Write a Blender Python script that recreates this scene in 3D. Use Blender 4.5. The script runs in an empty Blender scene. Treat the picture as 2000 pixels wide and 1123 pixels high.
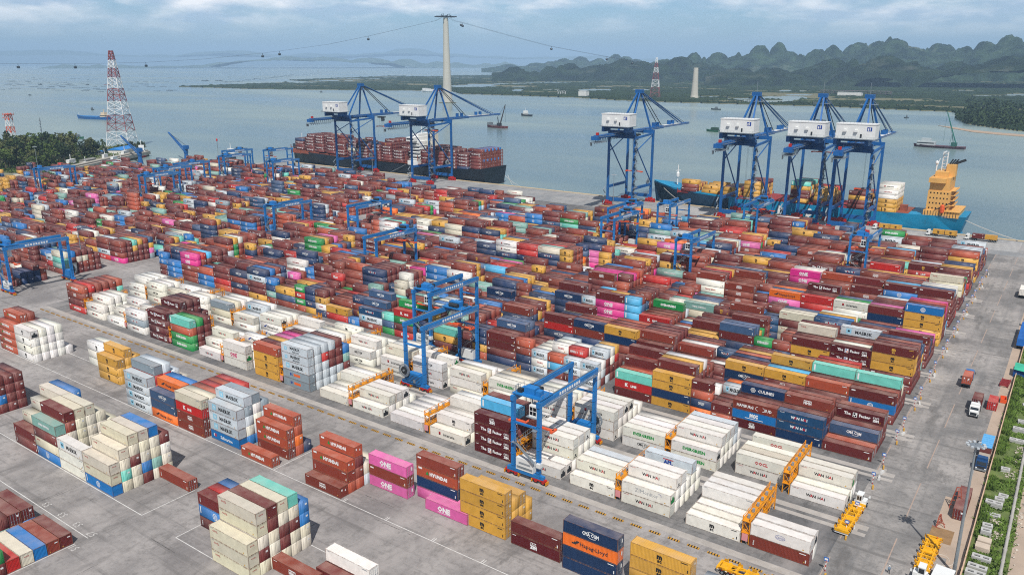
import bpy, bmesh, math, random
import numpy as np
from mathutils import Vector, Matrix
R_ = math.radians
random.seed(7); rng = np.random.default_rng(7)
SC = bpy.context.scene
COL = SC.collection

# ---------------------------------------------------------------- camera
FPX, CX, CY, HC = 1548.0, 1000.0, 561.5, 97.0      # focal length and centre in photo pixels, camera height in metres
def _ray(x, y): return np.array([x - CX, -(y - CY), -FPX])
_ex = -_ray(-1247, 121); _ex /= np.linalg.norm(_ex)
_ey = _ray(2153, 121); _ey = _ey - _ex * (_ey @ _ex); _ey /= np.linalg.norm(_ey)
_ez = np.cross(_ex, _ey)
RM = np.stack([_ex, _ey, _ez])
def G(x, y, z=0.0):
    d = RM @ _ray(x, y); t = (z - HC) / d[2]
    return np.array([d[0] * t, d[1] * t, z])
def RV(x, y, p0, dr):                                # sight line met with the vertical plane through p0 along dr
    d = RM @ _ray(x, y); n = np.array([-dr[1], dr[0]])
    t = (n @ np.array(p0[:2])) / (n @ d[:2])
    return np.array([d[0] * t, d[1] * t, HC + d[2] * t])
def PX(p):
    v = RM.T @ (np.asarray(p, float) - np.array([0, 0, HC]))
    return CX + FPX * v[0] / -v[2], CY - FPX * v[1] / -v[2], -v[2]
def far(x, y, D):                                    # point seen at pixel x, y at horizontal distance D
    d = RM @ _ray(x, y); t = D / math.hypot(d[0], d[1])
    return np.array([d[0] * t, d[1] * t, HC + d[2] * t])
cam = bpy.data.cameras.new('camera'); co = bpy.data.objects.new('camera', cam); COL.objects.link(co)
cam.sensor_width = 36.0; cam.lens = FPX / 2000 * 36
cam.clip_start = 1.0; cam.clip_end = 60000
M4 = Matrix([list(RM[i]) + [(0, 0, HC)[i]] for i in range(3)] + [[0, 0, 0, 1]])
co.matrix_world = M4
SC.camera = co

# ---------------------------------------------------------------- sky, sun, exposure
SUN = Vector((10.9, -15.3, 27.0)).normalized()
w = bpy.data.worlds.new('World'); SC.world = w; w.use_nodes = True
nt = w.node_tree; nt.nodes.clear()
def N(t, typ, **kw):
    n = t.nodes.new(typ)
    for k, v in kw.items():
        if k.startswith('i_'): n.inputs[k[2:].replace('_', ' ')].default_value = v
        else: setattr(n, k, v)
    return n
sky = N(nt, 'ShaderNodeTexSky', sky_type='NISHITA', sun_disc=False, sun_elevation=math.asin(SUN.z), sun_rotation=math.atan2(SUN.x, SUN.y))
sky.air_density = 1.0; sky.dust_density = 1.2; sky.ozone_density = 2.0; sky.altitude = 50
tc = N(nt, 'ShaderNodeTexCoord')
sx = N(nt, 'ShaderNodeSeparateXYZ'); nt.links.new(tc.outputs['Generated'], sx.inputs[0])
# low banks of cloud: noise over the directions of the sky, drawn out sideways
dv = N(nt, 'ShaderNodeMapping'); dv.inputs['Scale'].default_value = (6.5, 6.5, 24.0); nt.links.new(tc.outputs['Generated'], dv.inputs[0])
n1 = N(nt, 'ShaderNodeTexNoise', noise_dimensions='3D'); n1.inputs['Scale'].default_value = 1.0; n1.inputs['Detail'].default_value = 9; n1.inputs['Roughness'].default_value = 0.58
nt.links.new(dv.outputs[0], n1.inputs['Vector'])
cr = N(nt, 'ShaderNodeValToRGB'); cr.color_ramp.elements[0].position = 0.40; cr.color_ramp.elements[1].position = 0.60
nt.links.new(n1.outputs['Fac'], cr.inputs[0])
el = N(nt, 'ShaderNodeMapRange'); el.inputs['From Min'].default_value = 0.022; el.inputs['From Max'].default_value = 0.062; nt.links.new(sx.outputs['Z'], el.inputs['Value'])
ml = N(nt, 'ShaderNodeMath', operation='MULTIPLY'); nt.links.new(cr.outputs[0], ml.inputs[0]); nt.links.new(el.outputs[0], ml.inputs[1])
tint = N(nt, 'ShaderNodeMix', data_type='RGBA', blend_type='MULTIPLY'); tint.inputs[0].default_value = 1.0
nt.links.new(sky.outputs[0], tint.inputs[6]); tint.inputs[7].default_value = (0.67, 0.86, 1.09, 1)
n2 = N(nt, 'ShaderNodeTexNoise'); n2.inputs['Scale'].default_value = 2.6; n2.inputs['Detail'].default_value = 8
nt.links.new(dv.outputs[0], n2.inputs['Vector'])
cc = N(nt, 'ShaderNodeValToRGB'); cc.color_ramp.elements[0].position = 0.40; cc.color_ramp.elements[0].color = (4.6, 5.6, 7.0, 1); cc.color_ramp.elements[1].position = 0.62; cc.color_ramp.elements[1].color = (10.5, 10.3, 10.2, 1)
nt.links.new(n2.outputs['Fac'], cc.inputs[0])
mx = N(nt, 'ShaderNodeMix', data_type='RGBA'); nt.links.new(ml.outputs[0], mx.inputs[0]); nt.links.new(tint.outputs[2], mx.inputs[6]); nt.links.new(cc.outputs[0], mx.inputs[7])
hb = N(nt, 'ShaderNodeMapRange'); hb.inputs['From Min'].default_value = 0.02; hb.inputs['From Max'].default_value = 0.30; hb.inputs['To Min'].default_value = 1.42; hb.inputs['To Max'].default_value = 0.72; nt.links.new(sx.outputs['Z'], hb.inputs['Value'])   # a hazy sky is palest low down
hs = N(nt, 'ShaderNodeVectorMath', operation='SCALE'); nt.links.new(mx.outputs[2], hs.inputs[0]); nt.links.new(hb.outputs[0], hs.inputs['Scale'])
bg = N(nt, 'ShaderNodeBackground'); bg.inputs['Strength'].default_value = 0.092
nt.links.new(hs.outputs[0], bg.inputs['Color'])
wo = N(nt, 'ShaderNodeOutputWorld'); nt.links.new(bg.outputs[0], wo.inputs['Surface'])
sl = bpy.data.lights.new('sun', 'SUN'); sl.energy = 4.6; sl.angle = R_(0.55); sl.color = (1.0, 0.97, 0.93)
so = bpy.data.objects.new('sun', sl); COL.objects.link(so); so.rotation_euler = SUN.to_track_quat('Z', 'Y').to_euler()
SC.view_settings.view_transform = 'Standard'; SC.view_settings.look = 'None'
SC.view_settings.exposure = 0.0; SC.view_settings.gamma = 1.0; SC.view_settings.use_curve_mapping = False
SC.cycles.use_denoising = False; SC.cycles.sample_clamp_indirect = 4; SC.cycles.filter_width = 1.1; SC.cycles.max_bounces = 6; SC.cycles.volume_bounces = 0; SC.cycles.diffuse_bounces = 3
HAZE_DENSITY = 7.0e-5
bv = bpy.data.meshes  # shorthand

# ---------------------------------------------------------------- colours and materials
def lin(h):
    h = h.lstrip('#'); c = [int(h[i:i + 2], 16) / 255 for i in (0, 2, 4)]
    return tuple((x / 12.92 if x <= .04045 else ((x + .055) / 1.055) ** 2.4) for x in c)
MATS = {}
def mat(name, col='#888888', rough=.6, metal=0.0, var=.12, scale=.4, spec=.4, grime=None, gs=.15, gt=.5):
    """plain paint, concrete, steel: base colour with mottling from noise in object space and an optional grime colour"""
    if name in MATS: return MATS[name]
    c = lin(col) if isinstance(col, str) else col
    m = bpy.data.materials.new(name); m.use_nodes = True; t = m.node_tree; b = t.nodes['Principled BSDF']
    b.inputs['Roughness'].default_value = rough; b.inputs['Metallic'].default_value = metal; b.inputs['Specular IOR Level'].default_value = spec
    tcn = N(t, 'ShaderNodeTexCoord'); no = N(t, 'ShaderNodeTexNoise'); no.inputs['Scale'].default_value = scale; no.inputs['Detail'].default_value = 7; no.inputs['Roughness'].default_value = .62
    t.links.new(tcn.outputs['Object'], no.inputs['Vector'])
    rp = N(t, 'ShaderNodeValToRGB'); e = rp.color_ramp.elements
    e[0].position = .3; e[1].position = .72
    e[0].color = tuple(max(0, x * (1 - var)) for x in c) + (1,); e[1].color = tuple(min(1, x * (1 + var)) for x in c) + (1,)
    t.links.new(no.outputs['Fac'], rp.inputs[0]); out = rp.outputs[0]
    if grime:
        g = lin(grime); n3 = N(t, 'ShaderNodeTexNoise'); n3.inputs['Scale'].default_value = gs; n3.inputs['Detail'].default_value = 9; n3.inputs['Roughness'].default_value = .7
        t.links.new(tcn.outputs['Object'], n3.inputs['Vector'])
        r3 = N(t, 'ShaderNodeValToRGB'); r3.color_ramp.elements[0].position = gt; r3.color_ramp.elements[1].position = gt + .22; r3.color_ramp.elements[1].color = (.75, .75, .75, 1)
        t.links.new(n3.outputs['Fac'], r3.inputs[0])
        m3 = N(t, 'ShaderNodeMix', data_type='RGBA'); t.links.new(r3.outputs[0], m3.inputs[0]); t.links.new(out, m3.inputs[6]); m3.inputs[7].default_value = g + (1,)
        out = m3.outputs[2]
    t.links.new(out, b.inputs['Base Color'])
    MATS[name] = m; return m

def paint_mat(name, mass, rust=0):
    """container paint: colour per container (object colour, or the mass's colour attribute), fading, dust and rust bleeding down"""
    m = bpy.data.materials.new(name); m.use_nodes = True; t = m.node_tree; b = t.nodes['Principled BSDF']
    b.inputs['Roughness'].default_value = .5; b.inputs['Specular IOR Level'].default_value = .2
    if mass: s = N(t, 'ShaderNodeAttribute', attribute_name='Col'); src = s.outputs['Color']
    else: s = N(t, 'ShaderNodeObjectInfo'); src = s.outputs['Color']
    ge = N(t, 'ShaderNodeNewGeometry')
    mp = N(t, 'ShaderNodeMapping'); mp.inputs['Scale'].default_value = (1.0, 1.0, .16); t.links.new(ge.outputs['Position'], mp.inputs[0])
    a = N(t, 'ShaderNodeTexNoise'); a.inputs['Scale'].default_value = .7; a.inputs['Detail'].default_value = 6; t.links.new(ge.outputs['Position'], a.inputs['Vector'])
    ar = N(t, 'ShaderNodeMapRange'); ar.inputs['From Min'].default_value = .3; ar.inputs['From Max'].default_value = .7; ar.inputs['To Min'].default_value = .90; ar.inputs['To Max'].default_value = 1.08
    t.links.new(a.outputs['Fac'], ar.inputs['Value'])
    m1 = N(t, 'ShaderNodeVectorMath', operation='SCALE'); t.links.new(src, m1.inputs[0]); t.links.new(ar.outputs[0], m1.inputs['Scale'])
    # rust runs
    r = N(t, 'ShaderNodeTexNoise'); r.inputs['Scale'].default_value = 2.2; r.inputs['Detail'].default_value = 8; r.inputs['Roughness'].default_value = .7; t.links.new(mp.outputs[0], r.inputs['Vector'])
    rr = N(t, 'ShaderNodeValToRGB'); rr.color_ramp.elements[0].position = .63 - .20 * rust; rr.color_ramp.elements[1].position = .80 - .2 * rust; rr.color_ramp.elements[1].color = (.45 + .3 * rust,) * 3 + (1,); t.links.new(r.outputs['Fac'], rr.inputs[0])
    m2 = N(t, 'ShaderNodeMix', data_type='RGBA'); t.links.new(rr.outputs[0], m2.inputs[0]); t.links.new(m1.outputs[0], m2.inputs[6]); m2.inputs[7].default_value = lin('#7a5640') + (1,)
    # dust lying on the roofs
    sz = N(t, 'ShaderNodeSeparateXYZ'); t.links.new(ge.outputs['Normal'], sz.inputs[0])
    d = N(t, 'ShaderNodeTexNoise'); d.inputs['Scale'].default_value = .33; d.inputs['Detail'].default_value = 8; t.links.new(ge.outputs['Position'], d.inputs['Vector'])
    dr = N(t, 'ShaderNodeMapRange'); dr.inputs['From Min'].default_value = .35; dr.inputs['From Max'].default_value = .7; dr.inputs['To Min'].default_value = .05; dr.inputs['To Max'].default_value = .26; t.links.new(d.outputs['Fac'], dr.inputs['Value'])
    dm = N(t, 'ShaderNodeMath', operation='MULTIPLY', use_clamp=True); t.links.new(dr.outputs[0], dm.inputs[0]); t.links.new(sz.outputs['Z'], dm.inputs[1])
    m3 = N(t, 'ShaderNodeMix', data_type='RGBA'); t.links.new(dm.outputs[0], m3.inputs[0]); t.links.new(m2.outputs[2], m3.inputs[6]); m3.inputs[7].default_value = lin('#cfb9a8') + (1,)
    t.links.new(m3.outputs[2], b.inputs['Base Color'])
    return m
PAINT = paint_mat('container_paint', False); PAINTR = paint_mat('container_rusting_frame', False, 1); PAINTM = paint_mat('container_paint_of_mass', True)
INK = dict(white='#e6e6e2', black='#1b1b1d', red='#b3202a', blue='#1d3f8f', green='#148a3c', sky='#8fc6dc', orange='#e0662a', gold='#c99a3a', grey='#8b9094', magenta='#c01a62', dark='#2a2d31', cream='#d8cfa8')
for k, v in INK.items(): mat('ink_' + k, v, .6, 0, .05)
BLUE = mat('crane_blue', '#195a97', .45, 0, .2, .15, grime='#1b4263', gs=.09, gt=.55)
BLUE2 = mat('gantry_blue', '#2073b4', .45, 0, .2, .2, grime='#1d5780', gs=.12, gt=.55)
WHITE = mat('white_paint', '#dcdcd8', .5, 0, .06, .3, grime='#a9a59c', gs=.2, gt=.58)
REDP = mat('red_paint', '#b5231f', .5, 0, .15)
ORNG = mat('orange_paint', '#d9582a', .5, 0, .15)
YELL = mat('yellow_frame', '#dc8f12', .5, 0, .2, .6, grime='#7a5a22', gs=.5, gt=.55)
YEL2 = mat('trailer_yellow', '#e0a20c', .5, 0, .2, .8, grime='#6d5520', gs=.9, gt=.56)
BLACK = mat('black_rubber', '#1c1c1e', .8, 0, .2)
STEEL = mat('galvanised_steel', '#8f979c', .45, .4, .15)
DARK = mat('dark_steel', '#2b2f33', .6, .1, .2)
GLASS = mat('dark_glass', '#141b22', .1, 0, .05, spec=.8)
PINK = mat('pink_board', '#d98f8f', .6, 0, .1)
CONC = mat('concrete', '#a9a49c', .85, 0, .14, .3, grime='#7f7a72', gs=.1, gt=.52)

# ---------------------------------------------------------------- mesh building
class MB:
    def __init__(s): s.v = []; s.f = []; s.m = []; s.k = 0
    def add(s, vs, fs, k=None):
        o = len(s.v); s.v += [tuple(map(float, v)) for v in vs]
        s.f += [tuple(i + o for i in f) for f in fs]; s.m += [s.k if k is None else k] * len(fs); return s
    def box(s, x0, y0, z0, x1, y1, z1, k=None):
        return s.add([(x0, y0, z0), (x1, y0, z0), (x1, y1, z0), (x0, y1, z0), (x0, y0, z1), (x1, y0, z1), (x1, y1, z1), (x0, y1, z1)],
                     [(0, 3, 2, 1), (4, 5, 6, 7), (0, 1, 5, 4), (1, 2, 6, 5), (2, 3, 7, 6), (3, 0, 4, 7)], k)
    def cbox(s, c, d, k=None, rz=0):
        hx, hy, hz = d[0] / 2, d[1] / 2, d[2] / 2; ca, sa = math.cos(rz), math.sin(rz)
        vs = [(c[0] + ca * x - sa * y, c[1] + sa * x + ca * y, c[2] + z) for z in (-hz, hz) for x, y in ((-hx, -hy), (hx, -hy), (hx, hy), (-hx, hy))]
        return s.add(vs, [(0, 3, 2, 1), (4, 5, 6, 7), (0, 1, 5, 4), (1, 2, 6, 5), (2, 3, 7, 6), (3, 0, 4, 7)], k)
    def bar(s, a, b, wd, ht=None, k=None, n=4, w2=None):
        """prism from a to b: n = 4 a rectangular bar of width wd, height ht; else a round one of diameter wd (w2 at b)"""
        a, b = Vector(a), Vector(b); d = b - a
        if d.length < 1e-6: return s
        d.normalize(); up = Vector((0, 0, 1)) if abs(d.z) < .95 else Vector((0, 1, 0))
        u = d.cross(up).normalized(); v = u.cross(d).normalized(); ht = wd if ht is None else ht
        if n == 4: ring = [(-.5, -.5), (.5, -.5), (.5, .5), (-.5, .5)]
        else: ring = [(.5 * math.cos(2 * math.pi * i / n), .5 * math.sin(2 * math.pi * i / n)) for i in range(n)]
        q = 1 if w2 is None else w2 / wd
        vs = [a + u * (x * wd) + v * (y * ht) for x, y in ring] + [b + u * (x * wd * q) + v * (y * ht * q) for x, y in ring]
        fs = [(i, (i + 1) % n, n + (i + 1) % n, n + i) for i in range(n)] + [tuple(range(n - 1, -1, -1)), tuple(range(n, 2 * n))]
        return s.add(vs, fs, k)
    def line(s, pts, wd, k=None, n=4):
        for a, b in zip(pts[:-1], pts[1:]): s.bar(a, b, wd, wd, k, n)
        return s
    def prism(s, poly, z0, z1, k=None):
        n = len(poly)
        return s.add([(x, y, z0) for x, y in poly] + [(x, y, z1) for x, y in poly],
                     [(i, (i + 1) % n, n + (i + 1) % n, n + i) for i in range(n)] + [tuple(range(n - 1, -1, -1)), tuple(range(n, 2 * n))], k)
    def lathe(s, c, prof, n=12, k=None):
        vs = [(c[0] + r * math.cos(2 * math.pi * i / n), c[1] + r * math.sin(2 * math.pi * i / n), c[2] + z) for r, z in prof for i in range(n)]
        fs = [(j * n + i, j * n + (i + 1) % n, (j + 1) * n + (i + 1) % n, (j + 1) * n + i) for j in range(len(prof) - 1) for i in range(n)]
        fs += [tuple(range(n - 1, -1, -1)), tuple(range((len(prof) - 1) * n, len(prof) * n))]
        return s.add(vs, fs, k)
    def disc(s, c, ax, r, th, n=16, k=None):
        a = Vector(c) - Vector(ax) * th / 2; return s.bar(a, a + Vector(ax) * th, 2 * r, 2 * r, k, n)
    def mesh(s, name, mats):
        me = bpy.data.meshes.new(name); me.from_pydata(s.v, [], s.f); me.update()
        for m in (mats if isinstance(mats, (list, tuple)) else [mats]): me.materials.append(m)
        if any(s.m): me.polygons.foreach_set('material_index', s.m)
        return me
    def build(s, name, mats, parent=None, loc=None, rz=0):
        o = bpy.data.objects.new(name, s.mesh(name, mats)); COL.objects.link(o)
        if parent is not None: o.parent = parent
        if loc is not None: o.location = loc
        if rz: o.rotation_euler.z = rz
        return o
def tag(o, label=None, cat=None, group=None, kind=None):
    if label: o['label'] = label
    if cat: o['category'] = cat
    if group: o['group'] = group
    if kind: o['kind'] = kind
    return o
def empty(name, loc=(0, 0, 0), rz=0):
    o = bpy.data.objects.new(name, None); COL.objects.link(o); o.location = loc; o.rotation_euler.z = rz; o.empty_display_size = .5; return o
KIDS = {}
def copy_tree(o, parent=None):
    c = o.copy(); COL.objects.link(c)
    for p in ('label',):
        if p in c: del c[p]
    if parent is not None: c.parent = parent
    for ch in [x for x in o.children]: copy_tree(ch, c)
    return c
def struct(name, mb, m, parent=None): return tag(mb.build(name, m, parent), kind='structure')
ORD = ['ground', 'second', 'third', 'fourth', 'fifth', 'sixth']
NTH = ['first', 'second', 'third', 'fourth', 'fifth', 'sixth', 'seventh', 'eighth', 'ninth', 'tenth', 'eleventh', 'twelfth', 'thirteenth', 'fourteenth', 'fifteenth', 'sixteenth', 'seventeenth', 'eighteenth', 'nineteenth', 'twentieth', 'twenty-first', 'twenty-second', 'twenty-third', 'twenty-fourth', 'twenty-fifth', 'twenty-sixth', 'twenty-seventh', 'twenty-eighth', 'twenty-ninth', 'thirtieth'] + ['far'] * 60
# ---------------------------------------------------------------- ground, quay, roads
def ground_mat(name, c0, c1, stain, tracks=0.0):
    m = bpy.data.materials.new(name); m.use_nodes = True; t = m.node_tree; b = t.nodes['Principled BSDF']; b.inputs['Roughness'].default_value = .88; b.inputs['Specular IOR Level'].default_value = .25
    ge = N(t, 'ShaderNodeNewGeometry')
    def noise(sc, det=8, ro=.62, mapsc=None):
        n = N(t, 'ShaderNodeTexNoise'); n.inputs['Scale'].default_value = sc; n.inputs['Detail'].default_value = det; n.inputs['Roughness'].default_value = ro
        if mapsc: mp = N(t, 'ShaderNodeMapping'); mp.inputs['Scale'].default_value = mapsc; t.links.new(ge.outputs['Position'], mp.inputs[0]); t.links.new(mp.outputs[0], n.inputs['Vector'])
        else: t.links.new(ge.outputs['Position'], n.inputs['Vector'])
        return n
    a = noise(.045); r = N(t, 'ShaderNodeValToRGB'); r.color_ramp.elements[0].position = .40; r.color_ramp.elements[1].position = .60
    r.color_ramp.elements[0].color = lin(c0) + (1,); r.color_ramp.elements[1].color = lin(c1) + (1,); t.links.new(a.outputs['Fac'], r.inputs[0])
    out = r.outputs[0]
    def over(out, n, lo, hi, amt, colr):
        rr = N(t, 'ShaderNodeValToRGB'); rr.color_ramp.elements[0].position = lo; rr.color_ramp.elements[1].position = hi; rr.color_ramp.elements[1].color = (amt, amt, amt, 1)
        t.links.new(n.outputs['Fac'], rr.inputs[0]); mm = N(t, 'ShaderNodeMix', data_type='RGBA'); t.links.new(rr.outputs[0], mm.inputs[0]); t.links.new(out, mm.inputs[6]); mm.inputs[7].default_value = lin(colr) + (1,); return mm.outputs[2]
    out = over(out, noise(.6, 10, .75), .48, .66, .65, stain)
    out = over(out, noise(.16, 8, .7, (1, .35, 1)), .54, .64, .7, stain)
    out = over(out, noise(.5, 6, .6, (.04, 1, 1)), .54, .66, .6, stain)
    out = over(out, noise(1.1, 6, .75), .66, .72, .7, '#4d4a48')
    out = over(out, noise(2.4, 5, .7), .62, .70, .28, '#6b6764')
    out = over(out, noise(.09, 8, .6, (1.4, .25, 1)), .52, .66, .45, '#a39c97')
    if tracks: out = over(out, noise(.55, 6, .6, (1, .03, 1)), .50, .70, tracks, '#6f6d6b')
    t.links.new(out, b.inputs['Base Color']); return m
YARD = ground_mat('yard_concrete', '#7f7a77', '#a09a95', '#6a6663')
ROADM = ground_mat('worn_asphalt', '#787572', '#9f9993', '#605d5a', .5)
LANE = ground_mat('lane_asphalt', '#605f5f', '#7d7a77', '#4b4a49', .3)
APRON = ground_mat('quay_concrete', '#868787', '#9c9a96', '#727272', .2)
STRIP = mat('pale_concrete', '#a69f97', .85, 0, .14, .25, grime='#8d867e', gs=.3, gt=.5)
DIRT = mat('sandy_dirt', '#ab9886', .95, 0, .16, .15, grime='#8a775f', gs=.3, gt=.55)
WLINE = mat('white_line', '#cfccc6', .7, 0, .1, .5, grime='#98938d', gs=.8, gt=.48)
OLINE = mat('faded_orange_line', '#a48f80', .8, 0, .12, .5, grime='#948b84', gs=.7, gt=.5)
YBLK = mat('yellow_kerb', '#b98a30', .6, 0, .15)
GRASSM = mat('verge_soil_grass', '#5d6b38', .95, 0, .35, .25, grime='#8b7b58', gs=.35, gt=.56)

ZW = -3.6                                            # water level under the quay
b = MB()
poly = [(-745, -60), (120, -60), (120, 522), (-650, 522), (-712, 440), (-745, 438)]
b.prism(poly, ZW - 3, 0); struct('ground', b, YARD)
b = MB(); b.prism([(-2600, -60), (-745.1, -60), (-745.1, 352), (-760, 352), (-845, 487), (-905, 505), (-960, 497), (-1010, 470), (-1075, 440), (-1200, 455), (-2600, 300)], ZW - 3, -.05)
struct('headland', b, mat('headland_soil', '#7b7a63', .95, 0, .3, .05, grime='#4d5436', gs=.04, gt=.48))
b = MB(); b.box(-649, 476, .001, 120, 521.9, .02); struct('quay_apron', b, APRON)
b = MB(); b.box(-649, 519.9, .02, 120, 522.2, .32); struct('quay_edge_kerb', b, mat('quay_kerb', '#c0ab86', .8, 0, .15, grime='#8d8069'))
b = MB()
for y in [488.5 + 2.7 * i for i in range(11)]: b.box(-230, y, .02, -20, y + .55, .026)
struct('quay_lines', b, WLINE)
b = MB(); b.box(-340, 146 - 3.2, .001, -24, 482, .008); struct('stacking_yard', b, LANE)
b = MB(); b.box(-29.5, 100, .009, -6.6, 519, .014); struct('access_road', b, ROADM)
b = MB()
for i in range(14): b.box(-19.4, 120 + 28 * i, .014, -19.15, 139 + 28 * i, .018)
for i in range(12): b.box(-29.2, 130 + 30 * i, .014, -28.95, 152 + 30 * i, .018)
b.box(-331, 112.6, .001, -330.8, 112.8, .004); struct('road_lines', b, OLINE)
b = MB(); b.box(-9.6, 148, .014, -6.6, 420, .018); b.box(-13.5, 165, .014, -8.5, 192, .02); struct('sandy_shoulder', b, DIRT)
b = MB()
FR = [146 + (199.2 - 171.3) * 0, 171.3] + [199.2 + 25.9 * i for i in range(11)]   # front of each block of rows
for i, y in enumerate(FR[:10]):
    yy = y - 4.35
    b.box(-341 if i else -337, yy - 1.0, .012, -25, yy + 1.0, .03)
    if i: b.box(-341, yy - 3.6, .012, -25, yy - 2.2, .03)
    if i % 3 != 1: b.box(-29.0, y + 17.5, .016, -26.8, y + 20.1, .022); b.box(-29.0, y - 3.2, .016, -27.2, y - 1.6, .022)
struct('runway_strips', b, STRIP)
b = MB(); xx = -336.0
while xx < -31:
    b.box(xx, 138.65, .001, xx + 2.6, 139.15, .22, 0)
    for k in range(4): b.box(xx + .25 + .6 * k, 138.64, .03, xx + .5 + .6 * k, 139.16, .225, 1)
    xx += 4.4
struct('striped_kerb', b, [YBLK, BLACK])
b = MB()
def wl(x0, y0, x1, y1):
    if abs(x1 - x0) > abs(y1 - y0): b.box(min(x0, x1), y0 - .09, .001, max(x0, x1), y0 + .09, .006)
    else: b.box(x0 - .09, min(y0, y1), .001, x0 + .09, max(y0, y1), .0065)
wl(-300, 78.7, -157.8, 78.7); wl(-157.8, 78.7, -157.8, 92); wl(-143.8, 78.2, -105, 78.2); wl(-143.8, 78.2, -143.8, 92); wl(-119, 93.1, -95, 93.1)
wl(-330, 109, -290, 109); wl(-310, 120.3, -255, 120.3); wl(-288, 108.9, -60, 108.9); wl(-150.6, 109, -150.6, 124); wl(-158.9, 40, -158.9, 64.6); wl(-240, 67.2, -158.7, 67.2)
wl(-260, 122, -244, 122)
for x in (-126, -112.7, -99, -85.8): wl(x, 108.9, x, 110.2); wl(x + .5, 108.9, x + .5, 110.2)
struct('bay_lines', b, WLINE)
# ground numbers painted on the yard
def text2d(s, bold=.0, _c={}):
    """outline of a word: vertices (x, y) with capital height 1, triangles"""
    if (s, bold) in _c: return _c[(s, bold)]
    cu = bpy.data.curves.new('word', 'FONT'); cu.body = s; cu.resolution_u = 1; cu.offset = bold; cu.size = 1.0; cu.fill_mode = 'FRONT'
    ob = bpy.data.objects.new('word', cu); COL.objects.link(ob)
    me = bpy.data.meshes.new_from_object(ob.evaluated_get(bpy.context.evaluated_depsgraph_get()))
    bpy.data.objects.remove(ob); bpy.data.curves.remove(cu)
    V = np.array([v.co[:2] for v in me.vertices]) if len(me.vertices) else np.zeros((0, 2))
    F = [tuple(p.vertices) for p in me.polygons]; bpy.data.meshes.remove(me)
    if len(V): V[:, 0] -= V[:, 0].min(); V /= .73
    _c[(s, bold)] = (V, F); return V, F
b = MB()
for s_, x, y in (('45', -111.5, 96.6), ('47', -105.3, 96.8), ('53', -164.7, 69.3), ('53', -171.3, 69.3), ('53', -178.6, 69.3), ('51', -156.6, 64.5), ('57', -158.5, 69.3)):
    V, F = text2d(s_); b.add([(x - v[0] * 1.7, y - v[1] * 1.7, .008) for v in V], F)
struct('bay_numbers', b, mat('worn_number_paint', '#bdb9b3', .8, 0, .12, 1.5, grime='#8f8a85', gs=1.2, gt=.45))

b = MB(); rj = random.Random(9)                       # cracks and joints in the paving, broken runs
for i in range(70):
    x = -290 + 8.3 * (i % 35) + rj.uniform(-1, 1); y = rj.uniform(44, 128); l = rj.uniform(3, 16)
    if i < 50:
        for k in range(int(l)): 
            if rj.random() < .75: b.box(x + rj.uniform(-.06, .06), y + k, .001, x + rj.uniform(.05, .12), y + k + .95, .003)
    else:
        for k in range(int(l)): 
            if rj.random() < .7: b.box(x + k, y + rj.uniform(-.05, .05), .001, x + k + .95, y + rj.uniform(.08, .14), .0035)
struct('pavement_joints', b, mat('joint_dark', '#4c4845', .95, 0, .2, 1.0))
# ---------------------------------------------------------------- water
m = bpy.data.materials.new('river_water'); m.use_nodes = True; t = m.node_tree; bs = t.nodes['Principled BSDF']
bs.inputs['Roughness'].default_value = .22; bs.inputs['IOR'].default_value = 1.33; bs.inputs['Specular IOR Level'].default_value = .5
ge = N(t, 'ShaderNodeNewGeometry')
mp = N(t, 'ShaderNodeMapping'); mp.inputs['Scale'].default_value = (.0012, .0045, 1); t.links.new(ge.outputs['Position'], mp.inputs[0])
mp.inputs['Rotation'].default_value = (0, 0, R_(-38))
a = N(t, 'ShaderNodeTexNoise'); a.inputs['Scale'].default_value = 1.0; a.inputs['Detail'].default_value = 7; t.links.new(mp.outputs[0], a.inputs['Vector'])
r = N(t, 'ShaderNodeValToRGB'); r.color_ramp.elements[0].position = .36; r.color_ramp.elements[1].position = .66
r.color_ramp.elements[0].color = lin('#4f686d') + (1,); r.color_ramp.elements[1].color = lin('#879690') + (1,); t.links.new(a.outputs['Fac'], r.inputs[0]); t.links.new(r.outputs[0], bs.inputs['Base Color'])
n = N(t, 'ShaderNodeTexNoise'); n.inputs['Scale'].default_value = .22; n.inputs['Detail'].default_value = 4; mp2 = N(t, 'ShaderNodeMapping'); mp2.inputs['Scale'].default_value = (1, 2.2, 1); t.links.new(ge.outputs['Position'], mp2.inputs[0]); t.links.new(mp2.outputs[0], n.inputs['Vector'])
bu = N(t, 'ShaderNodeBump'); bu.inputs['Strength'].default_value = .35; bu.inputs['Distance'].default_value = .6; t.links.new(n.outputs['Fac'], bu.inputs['Height']); t.links.new(bu.outputs[0], bs.inputs['Normal'])
rg = N(t, 'ShaderNodeMapRange'); rg.inputs['From Min'].default_value = .35; rg.inputs['From Max'].default_value = .65; rg.inputs['To Min'].default_value = .16; rg.inputs['To Max'].default_value = .34; t.links.new(a.outputs['Fac'], rg.inputs['Value']); t.links.new(rg.outputs[0], bs.inputs['Roughness'])
WATER = m
b = MB(); xs = np.linspace(-29000, 24000, 31); ys = np.linspace(-350, 31000, 24)
b.add([(x, y, ZW) for y in ys for x in xs], [(j * 31 + i, j * 31 + i + 1, (j + 1) * 31 + i + 1, (j + 1) * 31 + i) for j in range(23) for i in range(30)])
struct('water', b, WATER)

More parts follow.
